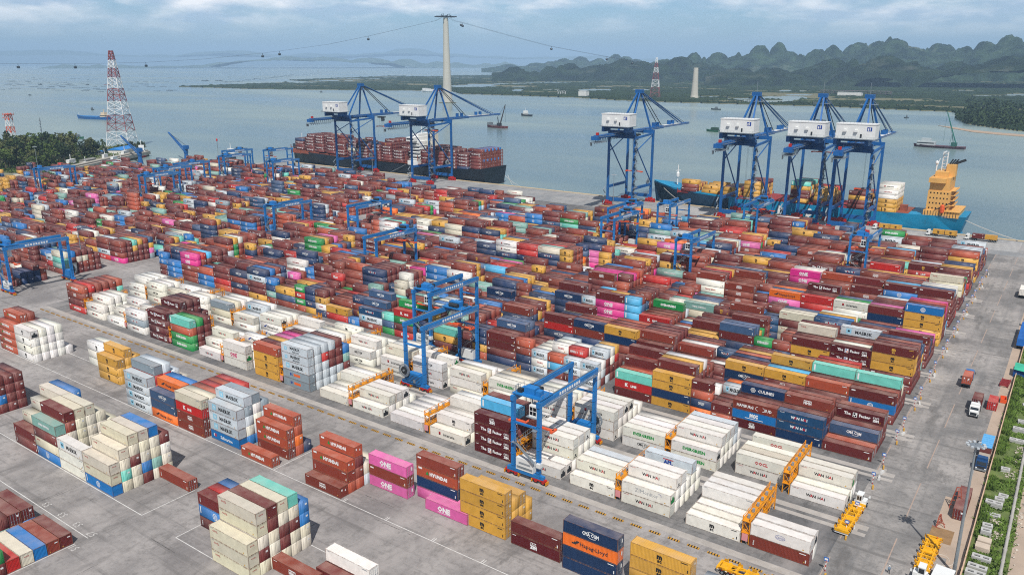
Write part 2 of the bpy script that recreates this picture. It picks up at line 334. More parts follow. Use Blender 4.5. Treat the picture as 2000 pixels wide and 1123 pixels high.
# ---------------------------------------------------------------- far shore: mangrove flats with ponds, hills
def inpoly(x, y, P):
    c = False; n = len(P); j = n - 1
    for i in range(n):
        xi, yi = P[i]; xj, yj = P[j]
        if (yi > y) != (yj > y) and x < (xj - xi) * (y - yi) / (yj - yi) + xi: c = not c
        j = i
    return c
def vnoise(x, y, seed=0):
    """smooth value noise in [0, 1], arrays"""
    xi = np.floor(x).astype(np.int64); yi = np.floor(y).astype(np.int64); fx = x - xi; fy = y - yi; fx = fx * fx * (3 - 2 * fx); fy = fy * fy * (3 - 2 * fy)
    def h(a, b_):
        k = (a * 374761393 + b_ * 668265263 + seed * 982451653) & 0x7fffffff; k = ((k ^ (k >> 13)) * 1274126177) & 0x7fffffff; return ((k ^ (k >> 16)) & 0xffff) / 65535.0
    return (h(xi, yi) * (1 - fx) + h(xi + 1, yi) * fx) * (1 - fy) + (h(xi, yi + 1) * (1 - fx) + h(xi + 1, yi + 1) * fx) * fy
def fbm(x, y, oct=5, seed=0):
    s = 0; a = .5; f = 1
    for o in range(oct): s = s + a * vnoise(x * f, y * f, seed + o * 17); a *= .5; f *= 2.03
    return s / (1 - .5 ** oct)
LANDPX = [(340, 170), (420, 172), (490, 174.5), (640, 176), (760, 177), (880, 178), (900, 184), (1000, 187), (1120, 191), (1200, 196), (1300, 200), (1500, 205.5), (1600, 208), (1700, 212.5), (1780, 216), (1860, 219), (1872, 223), (1872, 234), (1890, 243), (1950, 252), (2040, 262),
          (2300, 262), (2300, 146), (1700, 150), (1400, 147), (1200, 145), (1000, 146), (960, 147.5), (880, 148.5), (760, 149), (690, 152), (640, 154), (560, 157), (600, 160), (520, 163), (430, 167)]
LANDG = [tuple(G(x, y, ZW)[:2]) for x, y in LANDPX]
# pixel rows and columns only set the spacing: fine near, coarse far
PY = np.concatenate([np.linspace(145.5, 190, 75), np.linspace(191, 264, 75)]); PXc = np.linspace(330, 2290, 500)
GX = np.zeros((len(PY), len(PXc))); GY = GX.copy()
for j, y in enumerate(PY):
    for i, x in enumerate(PXc): GX[j, i], GY[j, i] = G(x, y, ZW)[:2]
inside = np.array([[inpoly(GX[j, i], GY[j, i], LANDG) for i in range(len(PXc))] for j in range(len(PY))])
edge = fbm(GX / 90, GY / 90, 4, 3)
POND = [(1085, 161.5, 85, 1.5), (1270, 158, 80, 1.6), (1340, 155.5, 55, 1.1), (1162, 176.5, 38, 2.3), (1178, 171.3, 18, 1.2), (1250, 176.5, 24, 1.8), (1078, 176.5, 24, 1.4), (1012, 171, 14, 1.5), (1010, 177, 13, 2.2), (925, 169, 45, 3.2), (955, 165.5, 40, 1.3), (1000, 164, 40, .9),
        (600, 161.5, 42, 1.2), (650, 158, 45, .9), (700, 154.6, 60, .8), (745, 151, 40, .7), (1530, 192, 48, 4.0), (1500, 198, 50, 2.0), (1560, 186, 25, 1.5), (1755, 168, 95, 2.0), (1660, 166, 25, 1), (1880, 178.5, 25, 1.2), (1930, 188, 50, 1.3), (1535, 178, 14, 1.6), (1570, 178.5, 14, .9), (1990, 186.5, 30, 2.5), (1760, 182, 30, .7), (1420, 158, 60, .7), (1600, 160, 45, .6), (1380, 190, 45, 1.4), (1440, 194, 40, 1.2), (880, 152, 60, .6), (840, 149.5, 60, .5)]
pond = np.zeros_like(inside)
wob = fbm(GX / 60, GY / 60, 4, 9)
for x, y, rx, ry in POND:
    q = ((PXc[None, :] - x) / rx) ** 2 + ((PY[:, None] - y) / ry) ** 2
    pond |= q < (.35 + 1.3 * wob)
keep = inside & ~pond
rr_ = np.random.default_rng(5)
hgt = np.where(keep, ZW + .5 + 6.5 * fbm(GX / 35, GY / 35, 4, 4) * rr_.uniform(.45, 1.25, GX.shape), ZW - .3)
mud = fbm(GX / 400, GY / 130, 4, 21)
hgt = np.where(keep & (mud > .66), ZW + .5, hgt)
b = MB(); idx = np.arange(GX.size).reshape(GX.shape)
vv = np.stack([GX, GY, hgt], -1).reshape(-1, 3)
fs = []
for j in range(len(PY) - 1):
    for i in range(len(PXc) - 1):
        if int(keep[j, i]) + int(keep[j, i + 1]) + int(keep[j + 1, i]) + int(keep[j + 1, i + 1]) >= 2: fs.append((idx[j, i], idx[j + 1, i], idx[j + 1, i + 1], idx[j, i + 1]))
b.add(vv, fs)
mg = bpy.data.materials.new('mangrove_canopy'); mg.use_nodes = True; t = mg.node_tree; bs = t.nodes['Principled BSDF']; bs.inputs['Roughness'].default_value = .95; bs.inputs['Specular IOR Level'].default_value = .1
ge = N(t, 'ShaderNodeNewGeometry')
def nz(t, ge, sc, det=6):
    n = N(t, 'ShaderNodeTexNoise'); n.inputs['Scale'].default_value = sc; n.inputs['Detail'].default_value = det; n.inputs['Roughness'].default_value = .65; t.links.new(ge.outputs['Position'], n.inputs['Vector']); return n
a = nz(t, ge, .012); r = N(t, 'ShaderNodeValToRGB'); r.color_ramp.elements[0].position = .36; r.color_ramp.elements[1].position = .66; r.color_ramp.elements[0].color = lin('#1c2918') + (1,); r.color_ramp.elements[1].color = lin('#334225') + (1,)
t.links.new(a.outputs['Fac'], r.inputs[0])
sz = N(t, 'ShaderNodeSeparateXYZ'); t.links.new(ge.outputs['Position'], sz.inputs[0])
mr = N(t, 'ShaderNodeMapRange'); mr.inputs['From Min'].default_value = ZW + .6; mr.inputs['From Max'].default_value = ZW + 1.6; t.links.new(sz.outputs['Z'], mr.inputs['Value'])
mx = N(t, 'ShaderNodeMix', data_type='RGBA'); t.links.new(mr.outputs[0], mx.inputs[0]); mx.inputs[6].default_value = lin('#6d6a50') + (1,); t.links.new(r.outputs[0], mx.inputs[7]); t.links.new(mx.outputs[2], bs.inputs['Base Color'])
tag(b.build('mangrove', mg), 'dark green mangrove flats cut by pale ponds across the river', 'mangrove', kind='stuff')

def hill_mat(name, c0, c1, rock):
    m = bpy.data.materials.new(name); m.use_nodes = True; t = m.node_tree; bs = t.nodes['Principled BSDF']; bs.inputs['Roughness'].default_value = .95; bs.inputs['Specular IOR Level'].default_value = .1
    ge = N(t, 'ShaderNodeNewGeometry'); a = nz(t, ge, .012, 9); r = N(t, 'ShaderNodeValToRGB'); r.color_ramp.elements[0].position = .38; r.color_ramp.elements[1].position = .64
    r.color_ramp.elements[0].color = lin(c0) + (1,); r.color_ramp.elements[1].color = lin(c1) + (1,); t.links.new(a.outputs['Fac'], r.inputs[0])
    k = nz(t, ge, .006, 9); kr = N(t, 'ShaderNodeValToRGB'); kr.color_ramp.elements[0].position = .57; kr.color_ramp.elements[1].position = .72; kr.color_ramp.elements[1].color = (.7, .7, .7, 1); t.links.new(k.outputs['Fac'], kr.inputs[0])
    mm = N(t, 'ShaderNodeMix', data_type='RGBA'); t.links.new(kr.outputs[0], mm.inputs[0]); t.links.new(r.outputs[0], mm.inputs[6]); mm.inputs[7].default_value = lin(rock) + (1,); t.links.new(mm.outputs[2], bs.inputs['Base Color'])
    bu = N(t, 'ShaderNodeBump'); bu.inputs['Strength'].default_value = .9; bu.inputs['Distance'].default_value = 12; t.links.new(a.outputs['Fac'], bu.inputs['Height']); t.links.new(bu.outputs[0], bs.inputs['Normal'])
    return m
HM1 = hill_mat('karst_forest_cloud_shaded', '#0f1911', '#29371f', '#504f47'); HM2 = hill_mat('karst_forest', '#142014', '#394a30', '#6f6e64')  # first forest is coloured darker to paint cloud shadow on the nearer ridges
def hills(name, peaks, D, depth, m, seed, x0, x1, n=760, k=44, rough=.34):
    """a range of limestone hills: steep domes of their own height and place, roughened, standing between D - depth and D + depth"""
    rs = np.random.default_rng(seed); cs = []
    for x, y, hw in peaks:
        d = D + rs.uniform(-.45, .45) * depth; p = far(x, y, d); rad = hw * d / FPX
        cs.append((p[0], p[1], max(6, p[2] - ZW), rad * 1.1)); cs.append((p[0], p[1], max(6, p[2] - ZW) * rs.uniform(.6, .8), rad * rs.uniform(1.9, 2.9)))
        for q in range(4):                                    # shoulders of the same hill
            a = rs.uniform(0, 6.28); o = rad * rs.uniform(.5, 1.3); cs.append((p[0] + o * math.cos(a), p[1] + o * math.sin(a), (p[2] - ZW) * rs.uniform(.5, .9), rad * rs.uniform(.28, .6)))
    X = np.zeros((k, n)); Y = X.copy()
    for j, d in enumerate(np.linspace(D - depth * 1.25, D + depth * 1.25, k)):
        for i, x in enumerate(np.linspace(x0, x1, n)):
            p = far(x, 121, d); X[j, i], Y[j, i] = p[0], p[1]
    Z = np.zeros_like(X)
    for cx_, cy_, h, rad in cs:
        wob = 1 + .75 * (fbm(X / (rad * .55), Y / (rad * .55), 4, seed + 5) - .5)
        q = np.clip(np.hypot(X - cx_, Y - cy_) / (rad * wob), 0, 1); Z = np.maximum(Z, h * (1 - q ** 2.3) ** .9)
    rg = lambda s_, sd: 1 - np.abs(2 * fbm(X / s_, Y / s_, 5, sd) - 1)
    Z *= 1 - rough * .62 + rough * fbm(X / (D * .02), Y / (D * .02), 5, seed) * .6 + rough * .75 * rg(D * .012, seed + 3) * .6 + rough * .22 * (fbm(X / (D * .0035), Y / (D * .0035), 3, seed + 8) - .5)
    b = MB(); b.add(np.stack([X, Y, ZW - 1 + Z], -1).reshape(-1, 3), [(j * n + i, j * n + i + 1, (j + 1) * n + i + 1, (j + 1) * n + i) for j in range(k - 1) for i in range(n - 1)])
    o = struct(name, b, m); o.data.polygons.foreach_set('use_smooth', [True] * len(o.data.polygons)); return o
hills('hills', [(1005, 131, 30), (1045, 140, 25), (1075, 131, 22), (1097, 127, 18), (1116, 123, 24), (1150, 130, 26), (1185, 136, 18), (1215, 116, 40), (1255, 120, 30), (1290, 124, 30), (1325, 113, 42), (1365, 122, 30), (1400, 128, 30)], 4600, 420, HM1, 11, 960, 1480)
hills('hills', [(1440, 134, 50), (1510, 133, 44), (1560, 142, 25), (1625, 116, 42), (1660, 124, 36), (1727, 108, 46), (1770, 124, 34), (1800, 132, 40), (1840, 140, 25), (1900, 146, 30), (1985, 114, 80), (2060, 105, 70), (1940, 132, 36)], 4000, 320, HM1, 12, 1380, 2150)
hills('hills', [(1255, 121, 40), (1300, 118, 40), (1355, 105, 22), (1400, 103, 30), (1440, 109, 32), (1487, 90, 30), (1521, 87, 22), (1545, 102, 30), (1592, 98, 26), (1628, 88, 26), (1678, 84, 36), (1715, 82, 30), (1750, 75, 40), (1795, 98, 36), (1845, 84, 34), (1885, 90, 30), (1925, 86, 34), (1977, 71, 40), (2020, 78, 40), (2080, 80, 60), (1700, 110, 60), (1860, 106, 50), (1500, 110, 50), (1600, 114, 50)], 5600, 620, HM2, 13, 1200, 2200)
hills('hills', [(990, 126, 26), (1050, 122, 26), (1075, 120, 20), (1103, 113, 22), (1135, 112, 24), (1170, 116, 26), (1203, 107, 24), (1222, 108, 20), (1245, 115, 24), (1290, 119, 30), (1155, 124, 30)], 8200, 500, HM2, 14, 940, 1360, 300, 22)
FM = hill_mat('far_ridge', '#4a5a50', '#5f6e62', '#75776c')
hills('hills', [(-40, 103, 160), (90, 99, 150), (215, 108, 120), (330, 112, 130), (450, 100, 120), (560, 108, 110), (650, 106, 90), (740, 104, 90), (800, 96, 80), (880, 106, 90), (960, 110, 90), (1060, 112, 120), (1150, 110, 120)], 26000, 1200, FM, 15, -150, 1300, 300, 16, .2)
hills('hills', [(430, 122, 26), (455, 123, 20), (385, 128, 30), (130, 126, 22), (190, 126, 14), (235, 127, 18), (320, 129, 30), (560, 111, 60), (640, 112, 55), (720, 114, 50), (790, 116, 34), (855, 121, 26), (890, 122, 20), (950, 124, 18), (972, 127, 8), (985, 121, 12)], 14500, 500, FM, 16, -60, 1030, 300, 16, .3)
# clumped trees: leaf cards spread through a crown's volume
def leaves(b, c, rad, n, size, rs, cone=0.0, k=0):
    P = rs.normal(size=(n, 3)); P /= np.linalg.norm(P, axis=1)[:, None]; rr = rs.uniform(.35, 1, n) ** .6
    for p, q in zip(P, rr):
        z = p[2] * q; f = 1 - cone * (z * .5 + .5)
        a = np.array([c[0] + p[0] * q * rad[0] * f, c[1] + p[1] * q * rad[1] * f, c[2] + z * rad[2]])
        u = rs.normal(size=3); u /= np.linalg.norm(u); v = np.cross(u, rs.normal(size=3)); v /= np.linalg.norm(v) + 1e-9
        s = size * rs.uniform(.6, 1.3); b.add([a - u * s, a + v * s * .7, a + u * s, a - v * s * .7], [(0, 1, 2, 3)], k)
def leaf_mat(name, c0, c1, sc=.5):
    return mat(name, tuple((x + y) / 2 for x, y in zip(lin(c0), lin(c1))), .85, 0, .45, sc, .2)
LEAFD = leaf_mat('foliage_dark', '#26361f', '#3d4b2b'); LEAFM = leaf_mat('foliage_mid', '#3f5229', '#5f6e35'); LEAFO = leaf_mat('foliage_olive', '#4c5230', '#666a40'); BARK = mat('bark', '#5a4c3c', .9)
b = MB(); rs = np.random.default_rng(3)
for i in range(330):
    x = rs.uniform(1885, 2060); y = 236 - (x - 1885) * -.08 + rs.uniform(-36, 8); p = G(x, y, ZW)
    if y > 243 + (x - 1885) * .10: continue
    h = rs.uniform(9, 17); leaves(b, (p[0], p[1], ZW + h * .55), (h * .55, h * .55, h * .55), 26, h * .17, rs)
tag(b.build('headland_wood', [LEAFD]), 'dense dark wood on the low point across the river below the hills', 'wood', kind='stuff')
b = MB(); pts = [G(x, y, ZW) for x, y in ((1832, 246), (1860, 249), (1900, 255), (1950, 260), (2030, 266), (2030, 270), (1950, 264), (1900, 259), (1860, 252))]
b.prism([tuple(p[:2]) for p in pts], ZW - .5, ZW + .5); struct('sand_spit', b, mat('spit_sand', '#a5907a', .95, 0, .1, .05))
b = MB(); rs = np.random.default_rng(6)
for i in range(900):                                          # bushes along the far bank
    t_ = rs.uniform(0, 1); seg = rs.integers(2, 19); (xa, ya), (xb, yb) = LANDPX[seg], LANDPX[seg + 1]
    p = G(xa + (xb - xa) * t_, ya + (yb - ya) * t_ - rs.uniform(.3, 4), ZW); h = rs.uniform(3, 8)
    leaves(b, (p[0], p[1], ZW + h * .5), (h * .9, h * .9, h * .5), 9, h * .28, rs)
tag(b.build('bank_bushes', [LEAFD]), 'low dark bushes lining the far bank of the river', 'bushes', kind='stuff')
# ---------------------------------------------------------------- shipping containers
CODE = {  # paint, colour word, end that faces the road
    'm': ('#672826', 'maroon'), 'r': ('#82382a', 'rust brown'), 'b': ('#a64a30', 'brick orange'), 'h': ('#7a3325', 'red brown'), 'z': ('#571a1e', 'dark maroon'), 'Z': ('#571a1e', 'dark maroon'), 'd': ('#b22622', 'bright red'),
    'o': ('#dd6a1e', 'bright orange'), 'y': ('#c8963a', 'yellow'), 'n': ('#1d3557', 'navy'), 'a': ('#3d5676', 'slate blue'), 'k': ('#17345a', 'dark navy'), 'v': ('#1b4468', 'deep blue'), 'u': ('#1a6eae', 'bright blue'), 'c': ('#4fa9d2', 'sky blue'),
    'q': ('#69bfae', 'turquoise'), 't': ('#7ba499', 'grey green'), 'e': ('#1d8a45', 'green'), 'p': ('#d0609c', 'pink'), 'P': ('#cf2b80', 'magenta'), 'w': ('#dddbd5', 'white'), 'l': ('#cbc5b3', 'cream'), 'g': ('#b9c1c5', 'pale grey'), 's': ('#86939a', 'blue grey'), 'W': ('#e2dfd8', 'white')}
HX, RP = 12.1, 2.85          # length of a forty foot box, pitch of the rows
CONT = []
def cont(x, y, z, L, h, code, spot, row, tier, end='door', ax=0, brand=None, vis=True):
    CONT.append(dict(x=x, y=y, z=z, L=L, h=h, c=code, spot=spot, row=row, tier=tier, end=end, ax=ax, brand=brand, n=0)); return CONT[-1]

def seen(x, y, m=70):
    a, b_, d = PX((x, y, 5)); return d > 0 and -m < a < 2000 + m and -m < b_ < 1123 + m
def stack_rows(x, y0, L, h, rows, spot, end='door', pitch=RP, zg=0.0):
    """rows: one string per row from the front back, codes from the ground up"""
    for r, s_ in enumerate(rows):
        for t_, ch in enumerate(s_):
            if ch == '_': continue
            cont(x, y0 + r * pitch, zg + t_ * h, L, h, ch, spot, r, t_, end)

PAL_R = 'm' * 40 + 'r' * 36 + 'b' * 7 + 'h' * 5 + 'z' * 6 + 'y' * 13 + 'n' * 5 + 'k' * 5 + 'v' * 3 + 'u' * 5 + 'w' * 3 + 'g' * 5 + 'l' * 4 + 't' * 4 + 'q' * 2 + 'e' * 2 + 'p' * 2 + 'P' * 1 + 'd' * 5 + 'o' * 1 + 'a' * 4 + 'c' * 2
PAL_L = 'm' * 60 + 'r' * 30 + 'z' * 6 + 'h' * 4 + 'b' * 3 + 'y' * 10 + 'n' * 4 + 'k' * 5 + 'v' * 3 + 'u' * 4 + 'w' * 4 + 'g' * 4 + 'l' * 3 + 't' * 4 + 'q' * 1 + 'e' * 2 + 'p' * 2 + 'd' * 4 + 'a' * 4 + 's' * 2
def mixed_block(y0, xr, xl, specs, h, spot, pal, seed, base=(2, 3, 3, 4, 4, 5)):
    """a block six rows deep, filled bay by bay from the road end leftwards; '*' marks a bay of twenty foot boxes"""
    rs = random.Random(seed); x = xr; i = 0; bay = 0
    while x > xl:
        spec = specs[i] if i < len(specs) else None; i += 1
        if spec is None:
            half = rs.random() < .22
            sp = []; hb = rs.choice(base) if rs.random() < .55 or not i > len(specs) + 1 else hb; run = rs.choice(pal) if rs.random() < .7 or i < len(specs) + 2 else run
            for r in range(6):
                n = max(0, min(5, hb + rs.choice((-2, -1, 0, 0, 0, 0, 0, 0, 1)) - (1 if r == 0 and rs.random() < .2 else 0)))
                if rs.random() < .05: n = 1
                s_ = ''
                for t_ in range(n):
                    if rs.random() > .52: run = rs.choice(pal)
                    s_ += run
                sp.append(s_)
        else:
            half = spec.startswith('*'); sp = spec.lstrip('*').split(' ')
            if sp == ['']: x -= 6.1; continue
            while len(sp) < 6:
                n = max(1, min(5, len(sp[-1].strip('_')) + rs.choice((-1, 0, 0, 1)))); s_ = ''.join(rs.choice(pal) for _ in range(n)); sp.append(s_)
        L = 6.0 if half else HX
        if seen(x - L / 2, y0): stack_rows(x - L, y0, L, h, sp, (spot, bay), 'door' if rs.random() < .7 else 'end')
        x -= L + .1; bay += 1

BC = ["m b ma mm mmz mmr", "kvv mkm mmmr mmmr mmm mmm", "zuh mmm mmmk mmmr mm mm", "*bm bm bm bbg mmo mm", "*onbm mm mmw mmm mm mm", "ykyy mmmmm mmmmy mmmmw mmmr mmmr", "mdq mmb mmdm mmmdm mm mmr", "*", "*gwg mgw gmmg mmww mmdy mm", "*mgg gwmd wwww www ww mm", "*mcb wwww wwww gggg mm mm",
      "*gwg gww www www aw mm", "*nnrb mmb m mmm mmm", "kmmm mmmm mmmma mmmma mmmk mmmm", "*bykk bykk mmm", "*mmm mmmr", "myq mmr mmq", "*mkk mkky", "dmed mmmme mmmm", "*eaq nn", "rgv mmma mmmma", "*u nmrk mmmr", "dy mkr mkr", "*kwym rkmm", "*ykkk ykkk", "*bede mm", "ray mmm", "*rtku", "ymmgn mmmmu", "rnrn mmmmm", "bdmm bdmm", "uub aau"]
BD = ["mum mmr mmmq mml mm mm", "mmb mmm mmmq mmbb mmmd mmm", "mmy mmc mmmy mmm mmm mm", "nny mmm mmk mmb mmy mmm", "*mm mw mm mmv mm m", "mr mr mmr mmw", "mmm mmmr mmmm mmmm mmmm mmm", "mrky mmmr mmmr mmmb mm mm", "nkrn mmdr mmdr", "nndm nnu nnc nnr", "*mu rm", "mmnr mmnr mny", "*yy uy kk"]
BE = ["mmyym mmyym mmmmr mmmmk", "uzzz mmmw mmmr mmmm mmmmg mmr", "mmym mmym mmmml mmmmm mmm", "*kkr mt mu", "*eme uu ku", "mnma mmna mmy mme mmmm", "ky ky kmm mmm", "*vv mw", "mmd mmr mmr mmm"]
BF = ["mmmm mmm mkk mmm mmp mm", "mmmm mmy mmm mmm mmk mmr", "ylmv ymmu ymmy mmmw mme mee", "llml mmll mmma mm", "*kvv akv", "mkmr mmu mma", "*mmm mr", "tlt lgl bb", "*www mdt rdd"]
BG = ["yyyyu yyyym mmmmd mmmPP mmmm", "mmkm mmkp mmmm mmmm mmmr", "eeww meee mmma mmm mmm", "hddd mmmm hmmm", "hopo mmma mmoo", "*mmm", "hhhh mmmh mmmh"]
BH = ["mmmmm mmmma mmmmw mmmmw mmml", "mmmum mmmmc mmmmm", "mhhm mmmmm mmm", "mmhr hmmrb mmmo", "mmdPP mmmm", "ymym mmmy", "mmgg mmgm"]
BI = ["mmlll mmyy mmym mmmm", "mmmm mmmy mmb", "mmyh mmyy", "kkkk mmmm", "zzmz mmmm"]
BJ = ["mdmm mmmy mmyy", "mmdm mmym", "yyyq mmyy", "mzrz mmmm", "yyyg ygyg"]
BK = ["ymyyb ymmmm mmmkg mmmkg", "mmmmm mmmd", "mmmz mmzz", "gmmm mmhr", "ggmg mggg"]
BL = ["mmmag mmm", "mmPm mmr", "mmmm", "yyrg yyyg"]
FRY = dict(zip('CDEFGHIJKLM', [199.2 + 25.9 * i for i in range(11)]))
BW = dict(C='first mixed block', D='second mixed block', E='third mixed block', F='fourth mixed block', G='fifth mixed block', H='sixth mixed block', I='seventh mixed block', J='eighth mixed block', K='ninth mixed block', L='tenth mixed block', M='eleventh mixed block', A='kerb block', B='second block')
for kx, sp in zip('CDEFGHIJKL', (BC, BD, BE, BF, BG, BH, BI, BJ, BK, BL)):
    mixed_block(FRY[kx], -31.3, (-347 if kx < 'K' else -352) if kx != 'L' else -232, sp, {'C': 2.66, 'D': 2.84, 'E': 2.84}.get(kx, 2.75), BW[kx], PAL_R, ord(kx))
for kx, y in [('A', 146.0), ('B', 171.3)] + list(FRY.items()):
    xl = {'A': -420, 'B': -470}.get(kx, -740)
    if kx == 'K': xl = -706
    if kx == 'L': xl = -690
    if kx == 'M': xl = -668
    xr = -381 if kx not in 'M' else -470
    if kx == 'L': xr = -300
    pre = {'B': ["rtql mlmu mmlm mrlm mrrm mmm", "*mdg kwg"], 'C': ["Prmr mmmm mmyq mmmy mmmr", "dgmr mmmg mmmm", "ryr mmy"]}.get(kx, [])
    mixed_block(y, xr, xl, pre, 2.7, 'yard beyond the cross road, ' + BW[kx], PAL_L, 40 + ord(kx), (2, 2, 3, 3, 4) if kx != 'M' else (1, 2, 2))
# bays of white refrigerated boxes along the kerb, in pairs either side of a plug rack
AX = [-43.8, -58, -73.8, -87.6, -102.3, -116.5, -131.8, -146.5, -161.6, -175.8, -192.4, -206.6, -223.0, -237.2, -253.4, -267.6, -283.0, -297.2, -312.4, -326.6]
BA = ["rw ww", "w w w ww ww ww", "ww www www ww wwg ww", "w ww ww wg", "w w www www www ww", "zzzZ zzzzc zzzzm zzz ww ww", "w ww ww www www ww", "w w w w w w", "w ww ww ww w", "w w w ww ww wl", "ssggg ggggg gggdg ggmmg lgmmm wmtu", "yyyb yymm yymy yymp mmmP mmmm", "www ww ww www ww", "w ww www ww ww", "eebq mmme mmmm", "zzzz zzzz zzzzz zzzzz zzzzz zzz", "wsw ww www ww", "w ww ww www", "ww www www www ww", "dmhb mmmd mmmr mmdr mmmr mmqb"]
BB = ["w w ww ww", "_ ww wl ww w ww", "we www www www wgg ww", "ww ww ww ww w", "www www www www ww ww", "www www www www ww w", "www www wwl ww", "lww wwl www ww ww w", "www ww www ww w", "ww wwl www www ww ww", "ww www www ww ww", "www wwl ww www", "ww ww www ww w", "www www lww ww", "ww gg ggg www ww", "wls lll lww www", "www www ww ww", "wwl ww www w ww", "www www www ww", "ww www sww www w"]
for i, (x, s_, s2) in enumerate(zip(AX, BA, BB)):
    stack_rows(x, 146.0, HX, 2.76, s_.split(), ('kerbside block of white reefers', i), 'reefer')
    stack_rows(x + .6, 171.3, HX, 2.76, s2.split(), ('second block of white reefers', i), 'reefer')
# stacks standing apart on the open yard this side of the kerb: name, left end, front, rows, end
FG = [('orange stack beside the white reefer stack', -299.8, 109.2, "bbbb bbbbb bbbbr bbb bbm", 'door'), ('white reefer stack beside the orange stack', -287.0, 109.2, "wwww wwww wwww wwww w", 'reefer'),
      ('white stack behind the yellow stack', -259.4, 119.6, "www www", 'end'), ('yellow stack beside the pale grey stack', -245.1, 115.4, "yyy yyyy yyy", 'door'),
      ('pale grey stack before the yellow stack', -217.4, 109.2, "gggg gddds gdddg gddg dll", 'end'), ('orange and slate stack', -204.4, 109.2, "oaa oaao oaau dkk", 'door'),
      ('cream topped red stack', -191.6, 109.2, "hhdl hhdl hbdb hdbd bbdb bddd", 'door'), ('grey stack on a blue container', -178.4, 110.6, "uggg uwgsg ugwws uggs lgl", 'end'),
      ('stepped orange stack', -163.6, 109.2, "b _ rbb bobb n", 'door'), ('orange stack on the white line', -139.0, 109.2, "h brb brmb gl gl", 'end'),
      ('pink and red stack', -126.3, 118.0, "prp", 'door'), ('orange stack behind the lone pink container', -113.4, 120.6, "pkbr", 'door'), ('lone pink container', -108.3, 117.6, "p", 'door'),
      ('yellow stack of four', -98.4, 118.0, "yyyy yyy yyy yy", 'door'), ('dark maroon pair beside the yellow stack', -84.8, 118.0, "Zm", 'door'),
      ('navy and orange stack near the photo edge', -71.6, 117.2, "nnon", 'door'), ('yellow pile beside the chassis', -57.4, 118.2, "yyyy", 'door'), ('grey pile beside the chassis', -43.6, 119.6, "ggg", 'door'),
      ('maroon corner of the cream stack', -218.6, 79.0, "mm mml llml lmlll lmllu mll", 'door'), ('cream stack with a turquoise step', -206.8, 79.0, "ulmt mrlrm wllll wllll mlll lll", 'end'), ('white stack between the cream stacks', -194.6, 79.0, "www", 'end'),
      ('large cream stack on a blue container', -182.3, 79.0, "ull lqll llmll mulll ltllu llwm", 'end'), ('lone maroon container on the ground', -170.2, 90.6, "r", 'door'),
      ('maroon stack beside the cream stack', -252.4, 81.4, "mmmm mumm mmmm mmmm", 'end'), ('low maroon and blue stack', -183.6, 55.2, "tm rm um", 'door'),
      ('low row of single containers', -171.3, 46.6, "ml me d l u r m", 'end'), ('maroon corner of the checkered stack', -143.4, 84.0, "mum mmd mmu", 'end'),
      ('checkered cream and maroon stack', -131.2, 78.2, "_ lll lmlll lllmm lmmll llmlq lluu", 'end'), ('lone red brown container by the checkered stack', -126.0, 84.6, "h", 'door'), ('white and maroon pair', -117.2, 87.2, "mm wd", 'door')]
FG[-3] = (FG[-3][0], -130.4, 78.0, "lll lmlll lllmm lmmll llmlq lluu", 'end')
FG[-2] = (FG[-2][0], -118.2, 83.2, "h", 'door'); FG[-1] = (FG[-1][0], -108.6, 86.2, "m mw", 'door')
for nm, x, y, s_, e in FG: stack_rows(x, y, HX, 2.72, s_.split(), (nm, None), e, 2.56)
# containers aboard the two ships
def ship_load(bays, y0, h, spot, pal, seed):
    rs = random.Random(seed); z0 = None
    for x, z0, rows, lo, hi, pal_ in bays:
        if 'dark' in spot: x -= 12; lo = hi - 1 if hi > 4 else hi; hi = max(hi, lo)
        for r in range(rows):
            n = rs.randint(lo, hi)
            for t_ in range(n): cont(x, y0 + r * 2.56, z0 + t_ * h, HX if len(pal_) else 6, h, rs.choice(pal_), (spot, 0), r, t_, 'end')
PM = 'mmmmmmzzzzzzzzzl' ; PM2 = 'mmmmzzzzzzzzzzzk'
ship_load([(-629, 13.4, 7, 3, 4, PM2), (-614, 12.6, 10, 4, 6, PM2), (-600, 12.4, 11, 4, 6, PM), (-584, 12, 11, 5, 6, PM2), (-570, 11.6, 11, 3, 5, PM2), (-554, 11, 11, 5, 6, PM), (-540, 11, 11, 4, 5, PM2), (-524, 10.6, 11, 4, 5, PM2), (-510, 10.4, 11, 6, 7, PM2), (-496, 10.2, 11, 3, 5, PM2), (-462, 9.2, 11, 4, 6, PM2), (-448, 9, 11, 4, 6, PM2), (-434, 9, 11, 5, 6, PM2), (-421, 9, 11, 5, 6, PM2)], 524.0, 2.7, 'dark hulled ship', PM, 4)
for r in range(11):
    for t_ in range(6 if r else 5): cont(-419, 524.0 + r * 2.56, 10.5 + t_ * 2.7, HX, 2.7, 'mmmmzu'[(r * 3 + t_) % 6], ('dark hulled ship', 0), r, t_, 'end')
PY_ = 'yyyymmyyr'
ship_load([(-228, 9.2, 7, 2, 3, PY_), (-213, 9.2, 9, 1, 2, 'myyy'), (-198, 9.2, 9, 2, 2, PY_), (-183, 9.2, 9, 3, 4, PY_), (-152, 9.0, 9, 4, 5, 'yymmymwq'), (-137, 8.8, 9, 3, 4, 'mmddyyym'), (-116, 8.8, 9, 2, 4, 'mmdyy')], 524.5, 2.7, 'turquoise hulled ship', PY_, 5)
for r in range(8):
    for t_ in range(5 if r < 2 else 6): cont(-100, 524.5 + r * 2.56, 8.4 + t_ * 2.7, HX, 2.7, 'y' if t_ < 3 else 'w', ('turquoise hulled ship', 0), r, t_, 'end')
